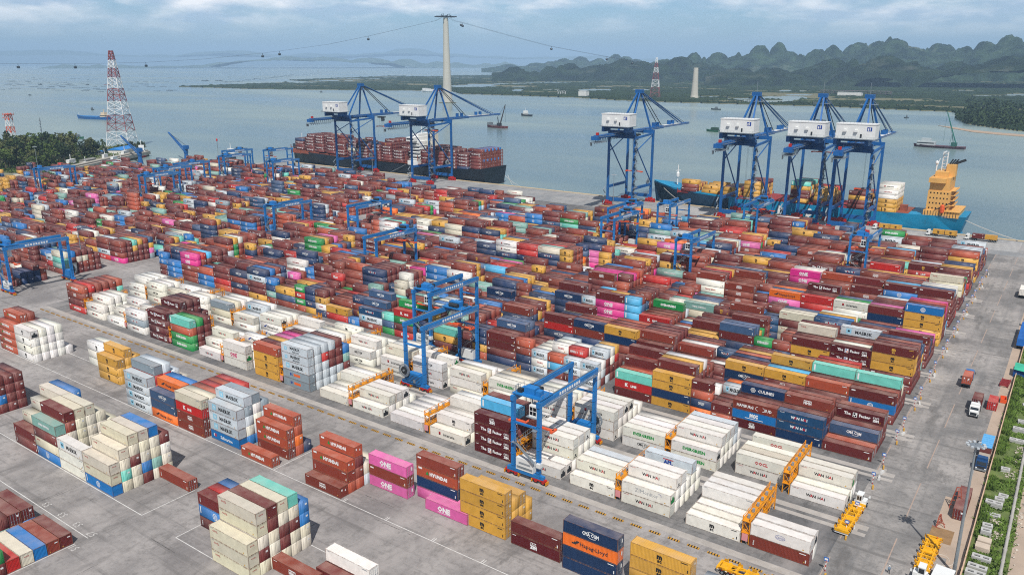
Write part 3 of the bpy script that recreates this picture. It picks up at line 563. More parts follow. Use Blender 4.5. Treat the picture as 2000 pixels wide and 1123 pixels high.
# boxes carried by the trucks on the quay
QT = [(-96.5, 508.5, 'y', 'y'), (-67.5, 508.5, 'y', 'y'), (-47.5, 508.5, 'm', 'y')]
for i, (x, y, a_, b_) in enumerate(QT):
    for j, ch in enumerate((a_, b_)): cont(x + 3.4 + j * 6.3, y - 1.22, 1.45, 6.0, 2.6, ch, ('%s quay truck from the stern' % ('third', 'second', 'nearest')[i], None), j, 0, 'end')
# boxes on the road trucks (long side along the road)
ROADBOX = [(-19.6, 266.0, 6.0, 1.45, 'b', 'blue truck driving away'), (-15.0, 248.3, 6.0, 1.45, 'm', 'white truck driving up'), (-11.0, 182.2, HX, .05, 'm', 'sandy shoulder beside the fence'), (-11.3, 252.2, 6.0, .05, 'd', 'shoulder before the red flat rack'), (-3.9 - 9.3, 389.0, 9.0, 1.45, 'w', 'far white truck'), (-387.5 + 0, 226.6, 0, 0, '', '')]
for x, y, L, z, ch, nm in ROADBOX[:-1]: cont(x, y, z, L, 2.6, ch, (nm, None), 0, 0, 'door', ax=1)
cont(-384.0 + 4.0, 217.5, 1.45, HX, 2.7, 'g', ('blue truck on the cross road', None), 0, 0, 'end')

# which boxes show, and how large: painter's algorithm over their three faces at the picture's size
def raster():
    W_, H_ = 1024, 574; S_ = W_ / 2000; buf = np.full((H_, W_), -1, np.int32); items = []
    for i, c in enumerate(CONT):
        lx, ly = (c['L'], 2.44) if c['ax'] == 0 else (2.44, c['L'])
        x0, y0, z0 = c['x'], c['y'], c['z']; x1, y1, z1 = x0 + lx, y0 + ly, z0 + c['h']
        P_ = np.array([[x0, y0, z0], [x1, y0, z0], [x1, y1, z0], [x0, y1, z0], [x0, y0, z1], [x1, y0, z1], [x1, y1, z1], [x0, y1, z1]]) - np.array([0, 0, HC])
        v = P_ @ RM; d = -v[:, 2]
        if d.min() < 5: continue
        px = np.stack([(CX + FPX * v[:, 0] / d) * S_, (CY - FPX * v[:, 1] / d) * S_], 1)
        c['px'] = px.mean(0) / S_
        items.append((np.hypot(P_[:, 0].mean(), P_[:, 1].mean()) - z0 * .9, i, px))
    items.sort(key=lambda q: -q[0])
    for _, i, px in items:
        for f in ((0, 1, 5, 4), (1, 2, 6, 5), (4, 5, 6, 7)):
            q = px[list(f)]; ya, yb = max(0, int(math.ceil(q[:, 1].min() - .5))), min(H_ - 1, int(q[:, 1].max() - .5))
            for yy in range(ya, yb + 1):
                yc = yy + .5; xs_ = []
                for k in range(4):
                    (ax_, ay_), (bx_, by_) = q[k], q[(k + 1) % 4]
                    if (ay_ <= yc) != (by_ <= yc): xs_.append(ax_ + (yc - ay_) * (bx_ - ax_) / (by_ - ay_))
                if len(xs_) >= 2:
                    a_, b_ = max(0, int(math.ceil(min(xs_) - .5))), min(W_ - 1, int(max(xs_) - .5))
                    if b_ >= a_: buf[yy, a_:b_ + 1] = i
    ids, n_ = np.unique(buf[buf >= 0], return_counts=True)
    for i, k in zip(ids, n_): CONT[i]['n'] = int(k)
raster()
order = sorted(range(len(CONT)), key=lambda i: -CONT[i]['n'])
FORCED = [i for i, c in enumerate(CONT) if c['ax'] == 1 or 'truck' in c['spot'][0]]
SINGLE = set(FORCED) | set([i for i in order if i not in FORCED and CONT[i]['n'] > 0][:300 - len(FORCED)])

# writing and marks on the long side: (vertices (x, z), faces, ink)
def word(out, s_, xc, z, h, ink, maxw=99, bold=.025):
    V, F = text2d(s_, bold)
    if not len(V): return
    wd = V[:, 0].max(); k = min(1, maxw / (wd * h)); out.append((np.stack([(V[:, 0] - wd / 2) * h * k + xc, V[:, 1] * h + z], 1), F, ink))
def rect(out, x0, z0, x1, z1, ink): out.append((np.array([(x0, z0), (x1, z0), (x1, z1), (x0, z1)]), [(0, 1, 2, 3)], ink))
def arc(out, xc, zc, r, a0, a1, wd, ink, n=7, sq=.5):
    A = np.linspace(R_(a0), R_(a1), n + 1); V = [(xc + (r + s_) * math.cos(a), zc + (r * sq + s_) * math.sin(a)) for s_ in (-wd / 2, wd / 2) for a in A]
    out.append((np.array(V), [(i, i + 1, n + 2 + i, n + 1 + i) for i in range(n)], ink))
def star(out, xc, zc, r, ink):
    V = [(xc + (r if i % 2 == 0 else r * .45) * math.sin(math.pi * i / 7), zc + (r if i % 2 == 0 else r * .45) * math.cos(math.pi * i / 7)) for i in range(14)]
    out.append((np.array(V + [(xc, zc)]), [(i, (i + 1) % 14, 14) for i in range(14)], ink))
def marks(code, brand, L, h):
    o = []; c = L / 2; q = L / 12.1; m = h * .5
    def codeplate(ink, right=True):
        rect(o, L - 2.0 * q, h - .55, L - .7, h - .38, ink) if right else rect(o, .45, h - .55, 1.6, h - .3, ink)
        rect(o, L - .75, .5, L - .55, 1.15, ink)
    if brand == 'wanhai':
        ik = 'black' if code in 'wl' else 'white'; u = .72
        for ch, dx in (('W', -2.9), ('A', -1.75), ('N', -.75), ('H', 1.0), ('A', 2.1), ('I', 2.95)): word(o, ch, c - .1 + dx * .62 * (q if q < 1 else 1), h * .40, u, 'red' if ch == 'A' else ik, 9, .04)
        word(o, 'WAN HAI', 1.25, h - .5, .2, 'red' if code in 'wl' else 'white')
    elif brand == 'interasia': word(o, 'interasia', c + .5, h * .36, .85, 'black', 5 * q); rect(o, c - 3.0 * q, h * .36, c - 2.35 * q, h * .68, 'red'); rect(o, c - 2.85 * q, h * .36, c - 2.5 * q, h * .5, 'black')
    elif brand == 'msc':
        ik = 'black' if code != 'm' else 'gold'; word(o, 'm', c - .1, h * .46, 1.02, ik, 1.6, .07); word(o, 'sc', c - .1, h * .19, .72, ik, 1.5, .06); codeplate(ik)
    elif brand == 'cma':
        ik = 'white' if code in 'nak' else 'black'; word(o, 'CMA CGM', c + .1, h * .40, .78, ik, 3.7 * q, .035); arc(o, c + .1, h * .56, 1.0 * q, 35, 150, .09, ik); arc(o, c + .5, h * .44, 1.0 * q, 215, 325, .09, ik)
    elif brand == 'hapag': ik = 'blue' if code in 'wl' else 'dark'; word(o, 'Hapag-Lloyd', c + .9 * q, h * .34, .9, 'dark', 6.4 * q, .02); [rect(o, c - (4.0 - .5 * k) * q, h * (.34 + .1 * k), c - (3.0 - .35 * k) * q, h * (.46 + .1 * k), ik) for k in range(3)]
    elif brand == 'evergreen': word(o, 'EVERGREEN', c, h * .36, .82, 'white' if code == 'e' else 'green', 7.4 * q, .05)
    elif brand == 'one': word(o, 'ONE', c - .6 * q, h * .30, 1.25, 'white' if code in 'pP' else 'magenta', 4.0 * q, .05); rect(o, c - 2.4 * q, h * .19, c + 1.1 * q, h * .23, 'white' if code in 'pP' else 'magenta')
    elif brand == 'maersk': rect(o, 1.7 * q, h * .22, 3.3 * q, h * .80, 'sky'); star(o, 2.5 * q, h * .51, .55 * min(1, q + .2), 'white'); word(o, 'MAERSK', c + 1.0 * q, h * .32, 1.02, 'black', 6.0 * q, .03)
    elif brand == 'sealand': word(o, 'MAERSK', c + .3 * q, h * .48, .9, 'black', 5.4 * q, .03); word(o, 'SEALAND', c + .6 * q, h * .16, .55, 'black', 5.2 * q, .02); rect(o, 1.4 * q, h * .3, 2.6 * q, h * .7, 'sky'); star(o, 2.0 * q, h * .5, .4, 'white')
    elif brand == 'cbadge': word(o, 'C', c - 2.0 * q, h * .4, .7, 'blue', 2, .06); rect(o, c - 1.1 * q, h * .36, c + 1.9 * q, h * .66, 'orange'); rect(o, c - 2.8 * q, h * .34, c - 2.4 * q, h * .66, 'blue')
    elif brand == 'hyundai': word(o, 'HYUNDAI', c + .5 * q, h * .38, .85, 'white', 5.2 * q, .06); o.append((np.array([(c - 3.3 * q, h * .38), (c - 2.3 * q, h * .38), (c - 2.8 * q, h * .72)]), [(0, 1, 2)], 'green')); rect(o, .6, h - .75, 1.7, h - .3, 'white')
    elif brand == 'hmm':
        for k in (-1, 0, 1): rect(o, c + (k * .72 - .3) * q, h * .3, c + (k * .72 - .14) * q, h * .62, 'white'); rect(o, c + (k * .72 + .14) * q, h * .3, c + (k * .72 + .3) * q, h * .62, 'white'); rect(o, c + (k * .72 - .14) * q, h * .42, c + (k * .72 + .14) * q, h * .52, 'white')
        rect(o, c - 1.0 * q, h * .66, c + 1.0 * q, h * .74, 'white'); rect(o, .5, h - .5, 1.5, h - .38, 'white')
    elif brand == 'zfactor':
        word(o, 'The', c - 3.1 * q, h * .40, .78, 'white', 1.9 * q, .05); rect(o, c - 1.75 * q, h * .26, c - .65 * q, h * .74, 'white'); rect(o, c - 1.6 * q, h * .5, c - 1.1 * q, h * .7, 'blue'); rect(o, c - 1.2 * q, h * .3, c - .8 * q, h * .48, 'orange'); rect(o, c - 1.62 * q, h * .3, c - 1.3 * q, h * .42, 'blue')
        word(o, 'Factor', c + 1.25 * q, h * .40, .78, 'white', 3.1 * q, .05); word(o, 'ZIM', c + 4.0 * q, h * .24, .62, 'white', 1.6 * q, .08)
        for k in range(4): rect(o, c + (3.25 + .42 * k) * q, h * .56, c + (3.5 + .42 * k) * q, h * .63, 'white'); rect(o, c + (3.35 + .38 * k) * q, h * .67, c + (3.6 + .38 * k) * q, h * .73, 'white')
        rect(o, .4, h - .5, 1.3, h - .38, 'white')
    elif brand == 'zim':
        word(o, 'ZIM', c - .4 * q, h * .26, .72, 'white', 1.7 * q, .09)
        for k in range(4): rect(o, c + (-1.2 + .42 * k) * q, h * .58, c + (-.95 + .42 * k) * q, h * .66, 'white'); rect(o, c + (-1.05 + .36 * k) * q, h * .72, c + (-.8 + .36 * k) * q, h * .79, 'white')
        rect(o, .4, h - .5, 1.3, h - .38, 'white')
    elif brand == 'ring':
        arc(o, c - .3 * q, m, .72, 0, 360, .16, 'white', 16, 1.0)
        for k in (-.3, 0, .3): rect(o, c - .3 * q - .5, m + k - .07, c - .3 * q + .5, m + k + .07, 'white')
        rect(o, .5, h * .25, .75, h * .85, 'white')
    elif brand == 'china': word(o, 'CHINA SHIPPING', c, h * .38, .62, 'white', 5.6 * q, .04)
    elif brand == 'cosco': word(o, 'C  O  S  C  O', c, h * .38, .68, 'dark', 5.4 * q, .02)
    elif brand == 'coscoring': word(o, 'COSCO', c, h * .42, .5, 'blue', 1.5 * q); arc(o, c, h * .52, 1.0, 0, 360, .08, 'blue', 16, .5)
    elif brand == 'kline': word(o, 'K', c - 2.1 * q, h * .34, .95, 'white', 2, .08); word(o, 'LINE', c + .2 * q, h * .34, .68, 'white', 3 * q, .06)
    elif brand == 'klinew': rect(o, c - 2.2 * q, h * .3, c + 1.4 * q, h * .75, 'red'); word(o, 'K LINE', c - .4 * q, h * .4, .6, 'white', 3 * q, .05)
    elif brand == 'hamburg': word(o, 'HAMBURG', c - 2.6 * q, h * .34, .85, 'white', 4.6 * q); word(o, 'SUD', c + 3.7 * q, h * .34, .85, 'white', 2.0 * q); arc(o, c + 1.2 * q, h * .5, .9 * q, 110, 250, .12, 'white', 6, .7); arc(o, c + 1.9 * q, h * .5, .9 * q, -70, 70, .12, 'white', 6, .7)
    elif brand == 'mcc': word(o, 'MCC', c, h * .42, .95, 'white', 2.3 * q, .09); rect(o, c - 2.4 * q, h * .22, c + 2.6 * q, h * .28, 'white')
    elif brand == 'culines': word(o, 'CULINES', c + 1.0 * q, h * .36, .85, 'white', 5 * q, .03); [arc(o, c - 2.6 * q + .4 * math.cos(k), m + .4 * math.sin(k), .27, 0, 360, .13, 'white', 6, 1) for k in np.arange(6) * 1.047]
    elif brand == 'safmarine': word(o, 'Safmarine', c + .6 * q, h * .32, .95, 'white', 5.2 * q, .02); rect(o, 1.2 * q, h * .35, 1.5 * q, h * .65, 'white'); rect(o, 1.7 * q, h * .35, 2.3 * q, h * .65, 'red')
    elif brand == 'apl': word(o, 'APL', c, h * .30, .95, 'blue', 2.6 * q, .06); rect(o, c - 1.3 * q, h * .68, c + 1.3 * q, h * .76, 'red')
    elif brand == 'zimonitor': word(o, 'ZIMonitor', c + .2 * q, h * .36, 1.0, 'grey', 6.2 * q, .0); arc(o, c + 3.3 * q, h * .62, .45, -30, 120, .1, 'blue', 5, 1)
    elif brand == 'oocl': word(o, 'OOCL', 1.9 * q, h * .62, .42, 'red', 2.0, .03)
    elif brand == 'oocl2': word(o, 'OOCL', c + .2, h * .36, .8, 'red', 3.4 * q, .05)
    elif brand == 'yangming': word(o, 'YANG MING', c + .2, h * .40, .62, 'red', 4.6 * q, .03)
    elif brand == 'mol': word(o, 'MOL', c, h * .4, .75, 'white', 3.4 * q, .05)
    elif brand == 'cai': rect(o, .45, h - .85, 1.5, h - .5, 'white'); codeplate('white')
    elif brand == 'vertical':
        V, F = text2d('triton', .03); o.append((np.stack([.95 - V[:, 1] * .34, V[:, 0] * .34 + h * .22], 1), F, 'white')); codeplate('white')
    elif brand == 'strip': rect(o, .5, h * .2, .95, h * .85, 'white')
    elif brand == 'plain': codeplate('white' if code not in 'wlgy' else 'grey')
    if code in 'wlg' and brand not in ('sealand', 'cbadge'): rect(o, L - 1.5, .35, L - 1.2, .6, 'gold'); rect(o, .4, h - .4, 1.2, h - .3, 'grey')
    elif code in 'mrhbz': rect(o, L - 1.05, .45, L - .85, .7, 'gold')
    return o
def pick_brand(c, rs):
    k = c['c']; r = rs.random(); wh = {'y': 'msc', 'z': 'zfactor', 'Z': 'zim', 'o': 'hapag', 'e': 'evergreen', 'p': 'one', 'P': 'one', 'n': 'cma', 'a': 'cma', 'v': 'wanhai', 't': 'china'}
    if k in 'n' and r < .25: return 'plain'
    if k == 'a' and r < .45: return 'plain'
    if k in wh: return wh[k] if c['L'] > 7 or r < .8 else 'plain'
    fg = c['spot'][1] is None
    if k == 'b': return 'hyundai' if fg else ('vertical' if r < .6 else 'cai')
    if k == 'h': return 'hmm'
    if k == 'u': return 'ring'
    if k == 'd': return 'kline' if r < .25 else ('hamburg' if r < .4 else 'cai')
    if k == 'k': return 'wanhai' if r < .3 else 'plain'
    if k == 'g': return 'maersk'
    if k == 's': return 'cbadge' if r < .6 else 'plain'
    if k == 'l': return 'oocl'
    if k == 'q': return 'strip'
    if k == 'c': return 'strip'
    if k == 'w':
        if fg: return 'msc' if 'reefer' in c['spot'][0] or 'yellow stack' in c['spot'][0] else 'plain'
        if c['spot'][0].endswith('reefers'): return 'wanhai' if r < .52 else ('interasia' if r < .62 else ('cma' if r < .70 else ('plain' if r < .82 else ('msc' if r < .86 else ('hapag' if r < .91 else ('evergreen' if r < .96 else 'oocl2'))))))
        return 'interasia' if r < .45 else ('yangming' if r < .8 else 'plain')
    if k == 'm': return 'msc' if r < .05 else ('zim' if r < .09 else ('vertical' if r < .5 else ('cai' if r < .75 else 'plain')))
    if k == 'r': return 'vertical' if r < .6 else ('hmm' if r < .66 else 'cai')
    return 'plain'
rs = random.Random(21)
for c in CONT:
    if c['brand'] is None: c['brand'] = pick_brand(c, rs)
def setb(spot, bay, row, tier, brand):
    for c in CONT:
        if c['spot'][0] == spot and c['spot'][1] == bay and c['row'] == row and c['tier'] == tier: c['brand'] = brand
KB, SB, C1 = 'kerbside block of white reefers', 'second block of white reefers', 'first mixed block'
for a_ in [(KB, 0, 0, 0, 'vertical'), (KB, 0, 0, 1, 'coscoring'), (KB, 1, 0, 0, 'msc'), (KB, 1, 3, 0, 'hapag'), (KB, 1, 3, 1, 'plain'), (KB, 2, 0, 0, 'wanhai'), (KB, 2, 0, 1, 'zimonitor'), (KB, 2, 1, 2, 'wanhai'), (KB, 2, 4, 2, 'apl'), (KB, 3, 0, 0, 'msc'), (KB, 3, 1, 1, 'wanhai'), (KB, 4, 0, 0, 'wanhai'), (KB, 4, 2, 0, 'wanhai'), (KB, 4, 2, 1, 'wanhai'), (KB, 4, 2, 2, 'wanhai'), (KB, 6, 0, 0, 'interasia'), (KB, 6, 1, 1, 'msc'), (KB, 6, 2, 1, 'cma'), (KB, 6, 3, 2, 'plain'), (KB, 8, 1, 1, 'wanhai'), (KB, 8, 1, 0, 'wanhai'), (KB, 8, 3, 1, 'wanhai'),
           (KB, 10, 0, 0, 'cbadge'), (KB, 10, 0, 1, 'cbadge'), (KB, 10, 0, 2, 'maersk'), (KB, 10, 0, 3, 'sealand'), (KB, 10, 0, 4, 'sealand'), (KB, 11, 0, 3, 'cai'), (KB, 12, 0, 1, 'one'), (KB, 12, 0, 0, 'plain'), (KB, 12, 0, 2, 'plain'), (KB, 13, 0, 0, 'wanhai'), (KB, 15, 0, 1, 'zim'), (KB, 19, 0, 0, 'hyundai'), (KB, 19, 0, 3, 'hyundai'), (KB, 17, 2, 1, 'interasia'), (KB, 16, 0, 0, 'wanhai'), (KB, 16, 0, 1, 'wanhai'), (KB, 16, 0, 2, 'wanhai'), (KB, 18, 0, 1, 'wanhai'),
           (SB, 0, 0, 0, 'wanhai'), (SB, 0, 2, 1, 'wanhai'), (SB, 1, 1, 1, 'oocl2'), (SB, 2, 0, 0, 'evergreen'), (SB, 2, 0, 1, 'wanhai'), (SB, 2, 1, 1, 'wanhai'), (SB, 2, 1, 2, 'wanhai'), (SB, 3, 0, 0, 'cma'), (SB, 3, 0, 1, 'evergreen'), (SB, 5, 2, 2, 'hapag'), (SB, 5, 1, 2, 'hapag'),
           (C1, 1, 0, 0, 'plain'), (C1, 1, 0, 1, 'wanhai'), (C1, 1, 0, 2, 'wanhai'), (C1, 2, 0, 0, 'zim'), (C1, 2, 0, 1, 'mcc'), (C1, 2, 0, 2, 'hamburg'), (C1, 2, 2, 3, 'culines'), (C1, 5, 0, 1, 'plain'), (C1, 0, 2, 1, 'cma')]: setb(*a_)
for nm, tr in (('grey stack on a blue container', [(0, 0, 'safmarine')]), ('cream topped red stack', [(0, 2, 'kline'), (0, 3, 'plain')]), ('orange stack behind the lone pink container', [(0, 1, 'plain'), (0, 2, 'hyundai'), (0, 3, 'cai')]), ('pink and red stack', [(0, 1, 'cai')]),
               ('dark maroon pair beside the yellow stack', [(0, 1, 'plain')]), ('white stack between the cream stacks', [(0, 2, 'maersk')]), ('pale grey stack before the yellow stack', [(1, 4, 'plain')]), ('lone maroon container on the ground', [(0, 0, 'vertical')])):
    for r, t_, bname in tr: setb(nm, None, r, t_, bname)
for c in CONT:
    if c['c'] == 'e' and c['spot'][0] == SB: c['c'] = 'w'; c['brand'] = 'evergreen'

# geometry of one box. local frame: x along the length, y into the row, z up, origin at the lower front corner
def panel(b, p0, u, v, n, W, Hh, per, dep, ridge='u'):
    """corrugated sheet spanning W along u and Hh along v, ridges along v, sunk by dep along n"""
    k = max(4, round(W / per)); prof = [0]; dd = [0]
    for i in range(k):
        s0 = i / k; q = 1 / k
        prof += [s0 + q * .25, s0 + q * .5, s0 + q * .75, s0 + q]; dd += [0, dep, dep, 0]
    vs = []
    for s_, d in zip(prof, dd):
        for t_ in (0, Hh): vs.append(tuple(p0[i] + u[i] * s_ * W + v[i] * t_ + n[i] * d for i in range(3)))
    b.add(vs, [(2 * i, 2 * i + 2, 2 * i + 3, 2 * i + 1) for i in range(len(prof) - 1)])
INKS = list(INK)
def body_mesh(L, h, code, brand, end, _c={}):
    key = (L, h, code in 'wlg', brand, end, code if brand else '')
    if key in _c: return _c[key]
    b = MB(); W = 2.44; p = .14; H2 = h - .02; b.k = 1 + len(INKS)
    for x in (0, L - p):
        for y in (0, W - p): b.box(x, y, 0, x + p, y + p, H2)
    for z in (.06, H2 - .16):
        for y in (.012, W - .08 - .012): b.box(p, y, z, L - p, y + .08, z + .11)
        for x in (.012, L - .092): b.box(x, p, z, x + .08, W - p, z + .11)
    for x in (-.006, L - .17):                                  # corner castings
        for y in (-.006, W - .17):
            for z in (.0, H2 - .12): b.box(x, y, z, x + .176, y + .176, z + .122)
    white = code in 'wW' and end == 'reefer'; b.k = 0
    if white:                                                   # insulated boxes have almost flat sides
        b.add([(p, .02, .12), (L - p, .02, .12), (L - p, .02, H2 - .12), (p, .02, H2 - .12)], [(0, 1, 2, 3)]); b.add([(p, W - .02, .12), (L - p, W - .02, .12), (L - p, W - .02, H2 - .12), (p, W - .02, H2 - .12)], [(3, 2, 1, 0)])
        b.box(p, p, H2 - .12, L - p, W - p, H2 - .05)
    else:
        panel(b, (p, .018, .12), (1, 0, 0), (0, 0, 1), (0, 1, 0), L - 2 * p, H2 - .24, .278, .036)
        panel(b, (p, W - .018, .12), (1, 0, 0), (0, 0, 1), (0, -1, 0), L - 2 * p, H2 - .24, .278, .036)
        panel(b, (p, .09, H2 - .05), (1, 0, 0), (0, 1, 0), (0, 0, -1), L - 2 * p, W - .18, .42, .02)
    if end == 'end': panel(b, (L - .03, p, .12), (0, 1, 0), (0, 0, 1), (-1, 0, 0), W - 2 * p, H2 - .24, .24, .04)
    else: panel(b, (.03, p, .12), (0, 1, 0), (0, 0, 1), (1, 0, 0), W - 2 * p, H2 - .24, .24, .04)
    b.box(p, .1, .10, L - p, W - .1, .16)
    for V, F, ink in marks(code, brand, L, h): b.add([(x, .004 if not white else .014, z) for x, z in V], F, 1 + INKS.index(ink))
    o = []                                                      # marks on the end that faces the road
    if code == 'l': word(o, 'OOCL', 1.2, h * .66, .26, 'red', 1.1, .03)
    elif code in 'bh': word(o, '4', 1.6, h * .5, .5, 'white', .6, .05); rect(o, .4, h * .62, .75, h * .8, 'white')
    elif code in 'pon' and end == 'door': rect(o, 1.5, h * .45, 2.0, h * .7, 'white')
    elif code in 'mrz': rect(o, 1.5, h * .7, 2.1, h * .78, 'white'); rect(o, .35, .35, .55, .55, 'gold')
    xe = L - .012 if end == 'end' else L - .02
    for V, F, ink in o: b.add([(xe + .008, y, z) for y, z in V], F, 1 + INKS.index(ink))
    me = b.mesh('container_body', [PAINT] + [MATS['ink_' + k] for k in INKS] + [PAINTR]); _c[key] = me; return me
def door_mesh(L, h, at_right, leaf, _c={}):
    key = (L, h, at_right, leaf)
    if key in _c: return _c[key]
    b = MB(); y0 = .15 + leaf * 1.075; y1 = y0 + 1.065; H2 = h - .02
    x0, x1, s_ = (L - .07, L - .035, 1) if at_right else (.035, .07, -1)
    xf = x1 if at_right else x0
    b.box(x0, y0, .14, x1, y1, H2 - .15, 0)
    for k in range(4): z = .32 + k * (H2 - .7) / 4; b.box(xf - .001, y0 + .06, z, xf + .018 * s_, y1 - .06, z + (H2 - .7) / 4 - .16, 0)
    for yy in (y0 + .27, y0 + .8): b.bar((xf + .035 * s_, yy, .10), (xf + .035 * s_, yy, H2 - .10), .045, .045, 1); b.box(xf, yy - .08, .95, xf + .06 * s_, yy + .16, 1.03, 1); b.box(xf, yy - .06, .2, xf + .05 * s_, yy + .06, .3, 1); b.box(xf, yy - .06, H2 - .42, xf + .05 * s_, yy + .06, H2 - .32, 1)
    if leaf == 1: b.box(xf + .018 * s_, y0 + .38, H2 * .62, xf + .022 * s_, y0 + .72, H2 * .76, 2)
    me = b.mesh('container_door', [PAINT, MATS['ink_grey'], MATS['ink_white']]); _c[key] = me; return me
def cooler_mesh(L, h, v, _c={}):
    key = (L, h, v)
    if key in _c: return _c[key]
    b = MB(); H2 = h - .02; b.box(L - .10, .15, .14, L - .045, 2.29, H2 - .15, 0); b.box(L - .046, .3, .35, L - .03, 2.14, 1.45, 1 if v != 2 else 0)
    ik = {0: 1, 1: 2, 2: 1}[v]
    if v < 2: b.box(L - .032, .42, .55, L - .012, 2.02, 1.2, ik); b.disc((L - .02, 1.2, 1.72), (1, 0, 0), .34, .03, 12, ik); b.box(L - .03, .5, 1.28, L - .015, 1.1, 1.4, 1)
    else: b.disc((L - .03, 1.2, 1.0), (1, 0, 0), .3, .03, 12, 1); b.box(L - .046, .4, .4, L - .02, 2.0, .6, 1)
    me = b.mesh('cooling_unit', [PAINT, MATS['ink_dark'], MATS['ink_green']]); _c[key] = me; return me

def shade(code, rs):
    c = np.array(lin(CODE[code][0])); k = rs.uniform(.88, 1.12); f = rs.uniform(0, .05 if code not in 'wl' else .03)
    g = c.mean(); c = (c * (1 - f) + g * f) * k
    if code in 'wl': c = c * np.array([1, rs.uniform(.96, 1.0), rs.uniform(.88, 1.0)])
    return tuple(np.clip(c, 0, .86))
MARKW = dict(wanhai='spaced lettering', interasia='small lettering', msc='stacked black letters', cma='arched lettering', hapag='long lettering', evergreen='bold lettering', one='big lettering', maersk='black lettering', sealand='two lines of lettering', cbadge='a small badge', hyundai='white lettering', hmm='white block mark', zfactor='white slogan', zim='dotted white mark', ring='a white ring', china='white lettering', cosco='spaced letters', coscoring='an oval mark', kline='white lettering', hamburg='pale lettering', mcc='bold white letters', culines='white lettering', safmarine='white script', apl='a red bar mark', zimonitor='thin grey lettering', oocl='small red letters', oocl2='red lettering', yangming='red lettering')
def label_of(c, used):
    col = CODE[c['c']][1]; s_, bay = c['spot']; lone = s_.startswith('lone')
    if c['ax'] == 1 or 'truck' in s_: t_ = '%s container %s the %s' % (col, 'on' if 'truck' in s_ else 'lying on', s_) + (', rear box' if c['row'] == 1 else (', front box' if 'quay' in s_ else ''))
    elif lone: t_ = '%s, %s, on the yard floor' % (s_, 'with ' + MARKW[c['brand']] if c['brand'] in MARKW else 'in plain paint')
    elif bay is None: t_ = '%s container, %s tier, %s row, %s' % (col, ORD[c['tier']], NTH[c['row']], s_)
    else:
        s2 = s_.replace('kerbside block of white reefers', 'kerbside reefer block').replace('second block of white reefers', 'second reefer block').replace('yard beyond the cross road, ', 'far yard ')
        t_ = '%s container, %s tier, %s row, %s bay from road, %s' % (col, ORD[c['tier']], NTH[c['row']], NTH[bay], s2)
    return t_
rs = random.Random(33)
def build_single(c):
    L, h = c['L'], c['h']; end = c['end']
    if end == 'reefer' and c['c'] not in 'wW': end = 'door'
    v = rs.random(); reef = end == 'reefer' and (c['spot'][1] is None or v < .5)
    o = bpy.data.objects.new('shipping_container', body_mesh(L, h, c['c'], c['brand'], end)); COL.objects.link(o)
    o.location = (c['x'], c['y'], c['z'] + .012); colr = shade(c['c'], rs) + (1,); o.color = colr
    if c['ax'] == 1: o.rotation_euler.z = R_(-90); o.location = (c['x'], c['y'] + L, c['z'] + .012)
    tag(o, label_of(c, None), 'container', 'containers on the trucks' if 'truck' in c['spot'][0] else ('containers stacked in the yard' if c['ax'] == 0 else 'containers set down beside the fence'))
    def kid(name, me):
        k = bpy.data.objects.new(name, me); COL.objects.link(k); k.parent = o; k.color = colr
    if reef: kid('cooling_unit', cooler_mesh(L, h, rs.choice((0, 0, 0, 1, 2))))
    right = end in ('door', 'reefer') and not reef
    for leaf in (0, 1): kid('door', door_mesh(L, h, right, leaf))
    return o
for i in sorted(SINGLE): build_single(CONT[i])
